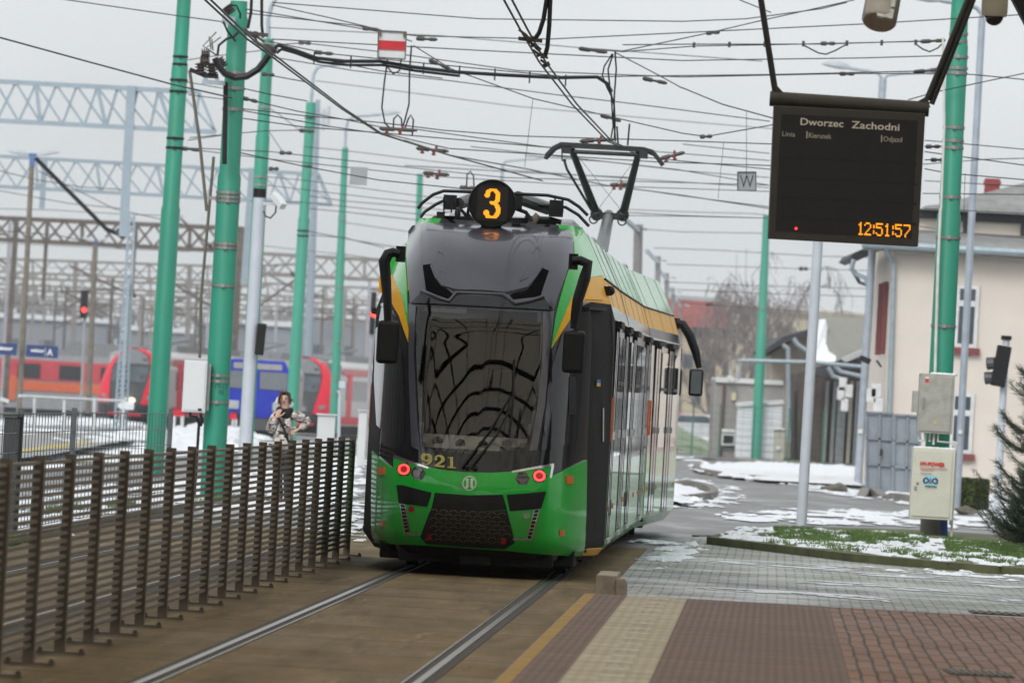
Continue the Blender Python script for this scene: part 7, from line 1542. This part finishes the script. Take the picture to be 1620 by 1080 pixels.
# ---- the woman on the phone
def skinned(verts, edges, radii, root=0, sub=2):
    me = bpy.data.meshes.new('figure'); me.from_pydata([tuple(v_) for v_ in verts], edges, []); o = bpy.data.objects.new('figure', me); COL.objects.link(o)
    md = o.modifiers.new('s', 'SKIN'); md.use_smooth_shade = True; md.branch_smoothing = .6
    for i, r_ in enumerate(radii): me.skin_vertices[0].data[i].radius = r_ if isinstance(r_, tuple) else (r_, r_)
    me.skin_vertices[0].data[root].use_root = True
    m2 = o.modifiers.new('u', 'SUBSURF'); m2.levels = sub; m2.render_levels = sub
    dg = bpy.context.evaluated_depsgraph_get(); dg.update(); ev = o.evaluated_get(dg); em_ = ev.to_mesh(); vs = [v_.co.copy() for v_ in em_.vertices]; fs = [tuple(p.vertices) for p in em_.polygons]; ev.to_mesh_clear(); bpy.data.objects.remove(o); bpy.data.meshes.remove(me); return vs, fs
YW = 118.0
wo = thing('person', 'woman in a black and white camouflage jacket and dark scarf talking on a phone', 'person', (P(449, 796, YW).x, YW, 0))
J = lambda px, py, dy=0.0: P(px, py, YW) + Vector((0, dy, 0)) - wo.location
skinm = M('skin_tone', (.62, .39, .30), .5, var=.05); camo, n, l, b = node_mat('camouflage_cloth'); v = ocoord(n, l, (1, 1, 1.25)); f1 = noise(n, l, v, 8.5, 3, .5); f2 = noise(n, l, ocoord(n, l, (1.1, 1, 1.4)), 11, 3); f3 = noise(n, l, ocoord(n, l, (.9, 1.1, 1.1)), 14, 2)
c = mixc(n, l, mapr(n, l, f1, .50, .515), (.27, .22, .215), (.50, .46, .42)); c = mixc(n, l, mapr(n, l, f2, .56, .575), c, (.72, .71, .68)); c = mixc(n, l, mapr(n, l, f3, .57, .585), c, (.018, .016, .016)); l.new(c, b.inputs['Base Color']); b.inputs['Roughness'].default_value = .85; bumpn(n, l, b, f3, .3, .02)
jean = M('dark_trousers', (.018, .02, .035), .85, var=.2, scale=20); boot = M('brown_boots', (.10, .055, .04), .6); hairm = M('brown_hair', (.075, .040, .025), .55, var=.4, scale=40, stretch=(1, 1, .15)); scarfm = M('black_scarf', (.012, .012, .013), .95, bump=.6, bscale=60); furm = M('white_hood_lining', (.72, .70, .66), .95, bump=.8, bscale=50)
# body: pelvis root, spine, neck, head, arms, legs as one surface
pv_, ch_, nb_, nk_ = J(447, 706), J(449, 672), J(450, 651), J(450.5, 643, -.02)
sl, sr, el, er, wl, wr = J(434, 655), J(467, 655), J(427, 683, -.10), J(490, 667, .02), J(437.5, 660, -.20), J(473, 678, -.16)
hl, hr, kl, kr, al, ar_ = J(439, 711), J(456, 712), J(440, 752, -.03), J(455, 752, -.02), J(441, 789), J(455, 789)
V = [pv_, ch_, nb_, nk_, sl, el, wl, sr, er, wr, hl, kl, al, hr, kr, ar_, al+Vector((-.01, -.15, -.035)), ar_+Vector((.01, -.15, -.035)), J(450.3, 634, -.03), J(450, 624, -.02)]
E = [(0, 1), (1, 2), (2, 3), (2, 4), (4, 5), (5, 6), (2, 7), (7, 8), (8, 9), (0, 10), (10, 11), (11, 12), (0, 13), (13, 14), (14, 15), (12, 16), (15, 17), (3, 18), (18, 19)]
RD = [.13, .14, .07, .05, .055, .042, .028, .055, .042, .028, .08, .055, .04, .08, .055, .04, .03, .03, (.075, .09), (.07, .085)]
bv, bf = skinned(V, E, RD); body = MB(); body.add(bv, bf)
# hands: palm, four fingers, thumb
def hand(mb, wrist, d, side, nrm, curl):
    d, side, nrm = d.normalized(), side.normalized(), nrm.normalized()
    palm = wrist+d*.05; mb.tube([wrist, wrist+d*.03, wrist+d*.085], [.024, .034, .032], 10, flat=.5)
    for i, (o, L_) in enumerate(((-.025, .058), (-.008, .066), (.009, .062), (.025, .048))):
        p = wrist+d*.08+side*o; d1 = (d+nrm*curl*.5).normalized(); d2 = (d+nrm*curl*1.6).normalized(); mb.tube([p, p+d1*L_*.45, p+d1*L_*.45+d2*L_*.35, p+d1*L_*.45+d2*L_*.35+(d2+nrm*curl).normalized()*L_*.25], [.0095, .009, .008, .006], 7)
    p = wrist+d*.03+side*-.036; mb.tube([p, p+(d*.6-side*.7+nrm*.3)*.04, p+(d*.9-side*.6+nrm*.8)*.065], [.012, .010, .007], 7)
hand(body, wl+Vector((.01, -.01, .0)), Vector((.28, .10, 1)), Vector((-1, .2, .15)), Vector((.3, 1, .1)), .75)
hand(body, wr, Vector((-.75, -.25, -.55)), Vector((.5, -.2, -.8)), Vector((-.2, 1, -.3)), .5)
# face relief
hc = J(450.2, 630.5, -.03)
body.tube([hc+Vector((-.005, -.088, .015)), hc+Vector((-.008, -.112, -.022)), hc+Vector((-.008, -.098, -.032))], [.008, .014, .010], 8)
for s in (-1, 1): body.sphere(hc+Vector((s*.078, .005, -.005)), .022, 8, 6, (.5, .8, 1.3))
bo_ = body.build('body', skinm, wo, local=True, smooth=True)
for s in (-1, 1):
    mb = MB(); mb.sphere(hc+Vector((s*.031-.006, -.088, .006)), .0115, 8, 6, (1.3, .6, .7)); mb.build('eye', M('eye_dark', (.03, .022, .018), .3), bo_, local=True)
    mb = MB(); mb.tube([hc+Vector((s*.015-.006, -.094, .024)), hc+Vector((s*.034-.006, -.092, .029)), hc+Vector((s*.052-.006, -.080, .024))], .004, 5); mb.build('eyebrow', hairm, bo_, local=True)
mb = MB(); mb.sphere(hc+Vector((-.006, -.088, -.052)), .019, 10, 6, (1.25, .5, .55)); mb.build('lips', M('lip_red', (.42, .09, .09), .45), bo_, local=True)
# hair: cap with parting and side locks
mb = MB(); rings = []
for i in range(9):
    th = .02+1.95*i/8; rr = .094*math.sin(min(th, 1.75))
    rings.append([hc+Vector((rr*math.cos(a)*(1.0), .012+rr*1.12*math.sin(a)*(1 if math.sin(a) > 0 else (1.0 if th < .62 else max(.0, 1.0-(th-.62)*2.0))), .035+.085*math.cos(th)-(.02 if i == 8 else 0))) for a in [2*math.pi*k/18 for k in range(18)]])
mb.loft(rings, cap=True)
for s in (-1, 1):
    for k in range(4): mb.tube([hc+Vector((s*(.045+.010*k), -.062+.018*k, .082-.01*k)), hc+Vector((s*(.076+.003*k), -.045+.018*k, .02)), hc+Vector((s*(.080+.003*k), -.032+.018*k, -.04)), hc+Vector((s*.074, -.02+.018*k, -.075))], [.010, .011, .010, .005], 6)
mb.tube([hc+Vector((.06, .03, .0)), hc+Vector((.11, .02, -.01)), hc+Vector((.125, .01, -.03))], [.02, .016, .006], 6)
mb.build('hair', hairm, wo, local=True, smooth=True)
tv, tf = skinned([pv_, hl, kl, al+Vector((0, 0, .02)), hr, kr, ar_+Vector((0, 0, .02))], [(0, 1), (1, 2), (2, 3), (0, 4), (4, 5), (5, 6)], [.15, .098, .072, .058, .098, .072, .058]); mb = MB(); mb.add(tv, tf); mb.build('trousers', jean, wo, local=True, smooth=True)
for a_q in (al, ar_): mb = MB(); mb.tube([a_q+Vector((0, .03, .16)), a_q+Vector((0, .02, .04)), a_q+Vector((0, 0, -.01))], [.062, .06, .055], 10); mb.tube([a_q+Vector((0, .05, -.025)), a_q+Vector((0, -.08, -.03)), a_q+Vector((0, -.19, -.04))], [.045, .048, .028], 10); mb.build('boot', boot, wo, local=True, smooth=True)
jv, jf = skinned([J(447, 721), J(447, 705), J(448, 688), J(449.5, 667), J(450, 651.5), sl+Vector((.02, 0, -.01)), el, wl+Vector((0, .015, -.015)), sr+Vector((-.02, 0, -.01)), er, wr+Vector((.02, .01, .01))], [(0, 1), (1, 2), (2, 3), (3, 4), (4, 5), (5, 6), (6, 7), (4, 8), (8, 9), (9, 10)], [(.215, .17), (.205, .16), (.185, .15), (.195, .15), (.105, .09), (.090, .09), (.078, .078), (.050, .050), (.090, .09), (.078, .078), (.050, .050)], root=2)
mb = MB(); mb.add(jv, jf); mb.build('jacket', camo, wo, local=True, smooth=True)
mb = MB(); mb.torus(J(450.5, 649, -.02)-Vector((0, 0, .0)), .082, .05, ax=(0, -.25, 1), n=20, k=8); mb.torus(J(451, 653, -.06), .07, .045, ax=(0, -.4, 1), n=16, k=8); mb.sphere(J(452.5, 656, -.12), .07, 10, 8, (1, .5, 1.1)); mb.build('scarf', scarfm, wo, local=True, smooth=True)
mb = MB(); mb.tube([hc+Vector((-.09, .05, -.13)), hc+Vector((-.115, .05, -.06)), hc+Vector((-.095, .085, .0)), hc+Vector((0, .125, -.01)), hc+Vector((.095, .085, -.02)), hc+Vector((.11, .04, -.08)), hc+Vector((.08, .03, -.15))], [.022, .028, .026, .024, .026, .027, .022], 8); mb.build('hood', furm, wo, local=True, smooth=True)
st = [J(436, 654, -.155), J(443, 664, -.185), J(449, 676, -.185), J(454, 690, -.185), J(459, 704, -.16)]
mb = MB()
for a, b_ in zip(st, st[1:]): mb.beam(a, b_, .035, .008, up=(0, -1, 0))
mb.build('bag_strap', scarfm, wo, local=True)
ph_c = wo.location + hc + Vector((-.068, -.085, -.035))
ph = thing('phone', 'dark phone held by the woman against her cheek', 'phone', ph_c); mb = MB(); mb.box(ph_c, (.018, .07, .14), rx=R(12), ry=R(-14)); mb.build('phone_case', M('phone_dark_red', (.06, .012, .012), .3), ph, bevel=.006)

# ---- the hazy winter air
mb = MB(); mb.box((0, 640, 14), (520, 1400, 34)); hz = mb.build('haze', black, kind='stuff')
hm = bpy.data.materials.new('winter_haze'); hm.use_nodes = True; n = hm.node_tree; n.nodes.clear(); ho = n.nodes.new('ShaderNodeOutputMaterial'); hv = n.nodes.new('ShaderNodeVolumePrincipled')
hv.inputs['Color'].default_value = (.93, .96, 1.0, 1); hv.inputs['Density'].default_value = .00027; hv.inputs['Anisotropy'].default_value = 0.0
n.links.new(hv.outputs[0], ho.inputs['Volume']); hz.data.materials.clear(); hz.data.materials.append(hm)
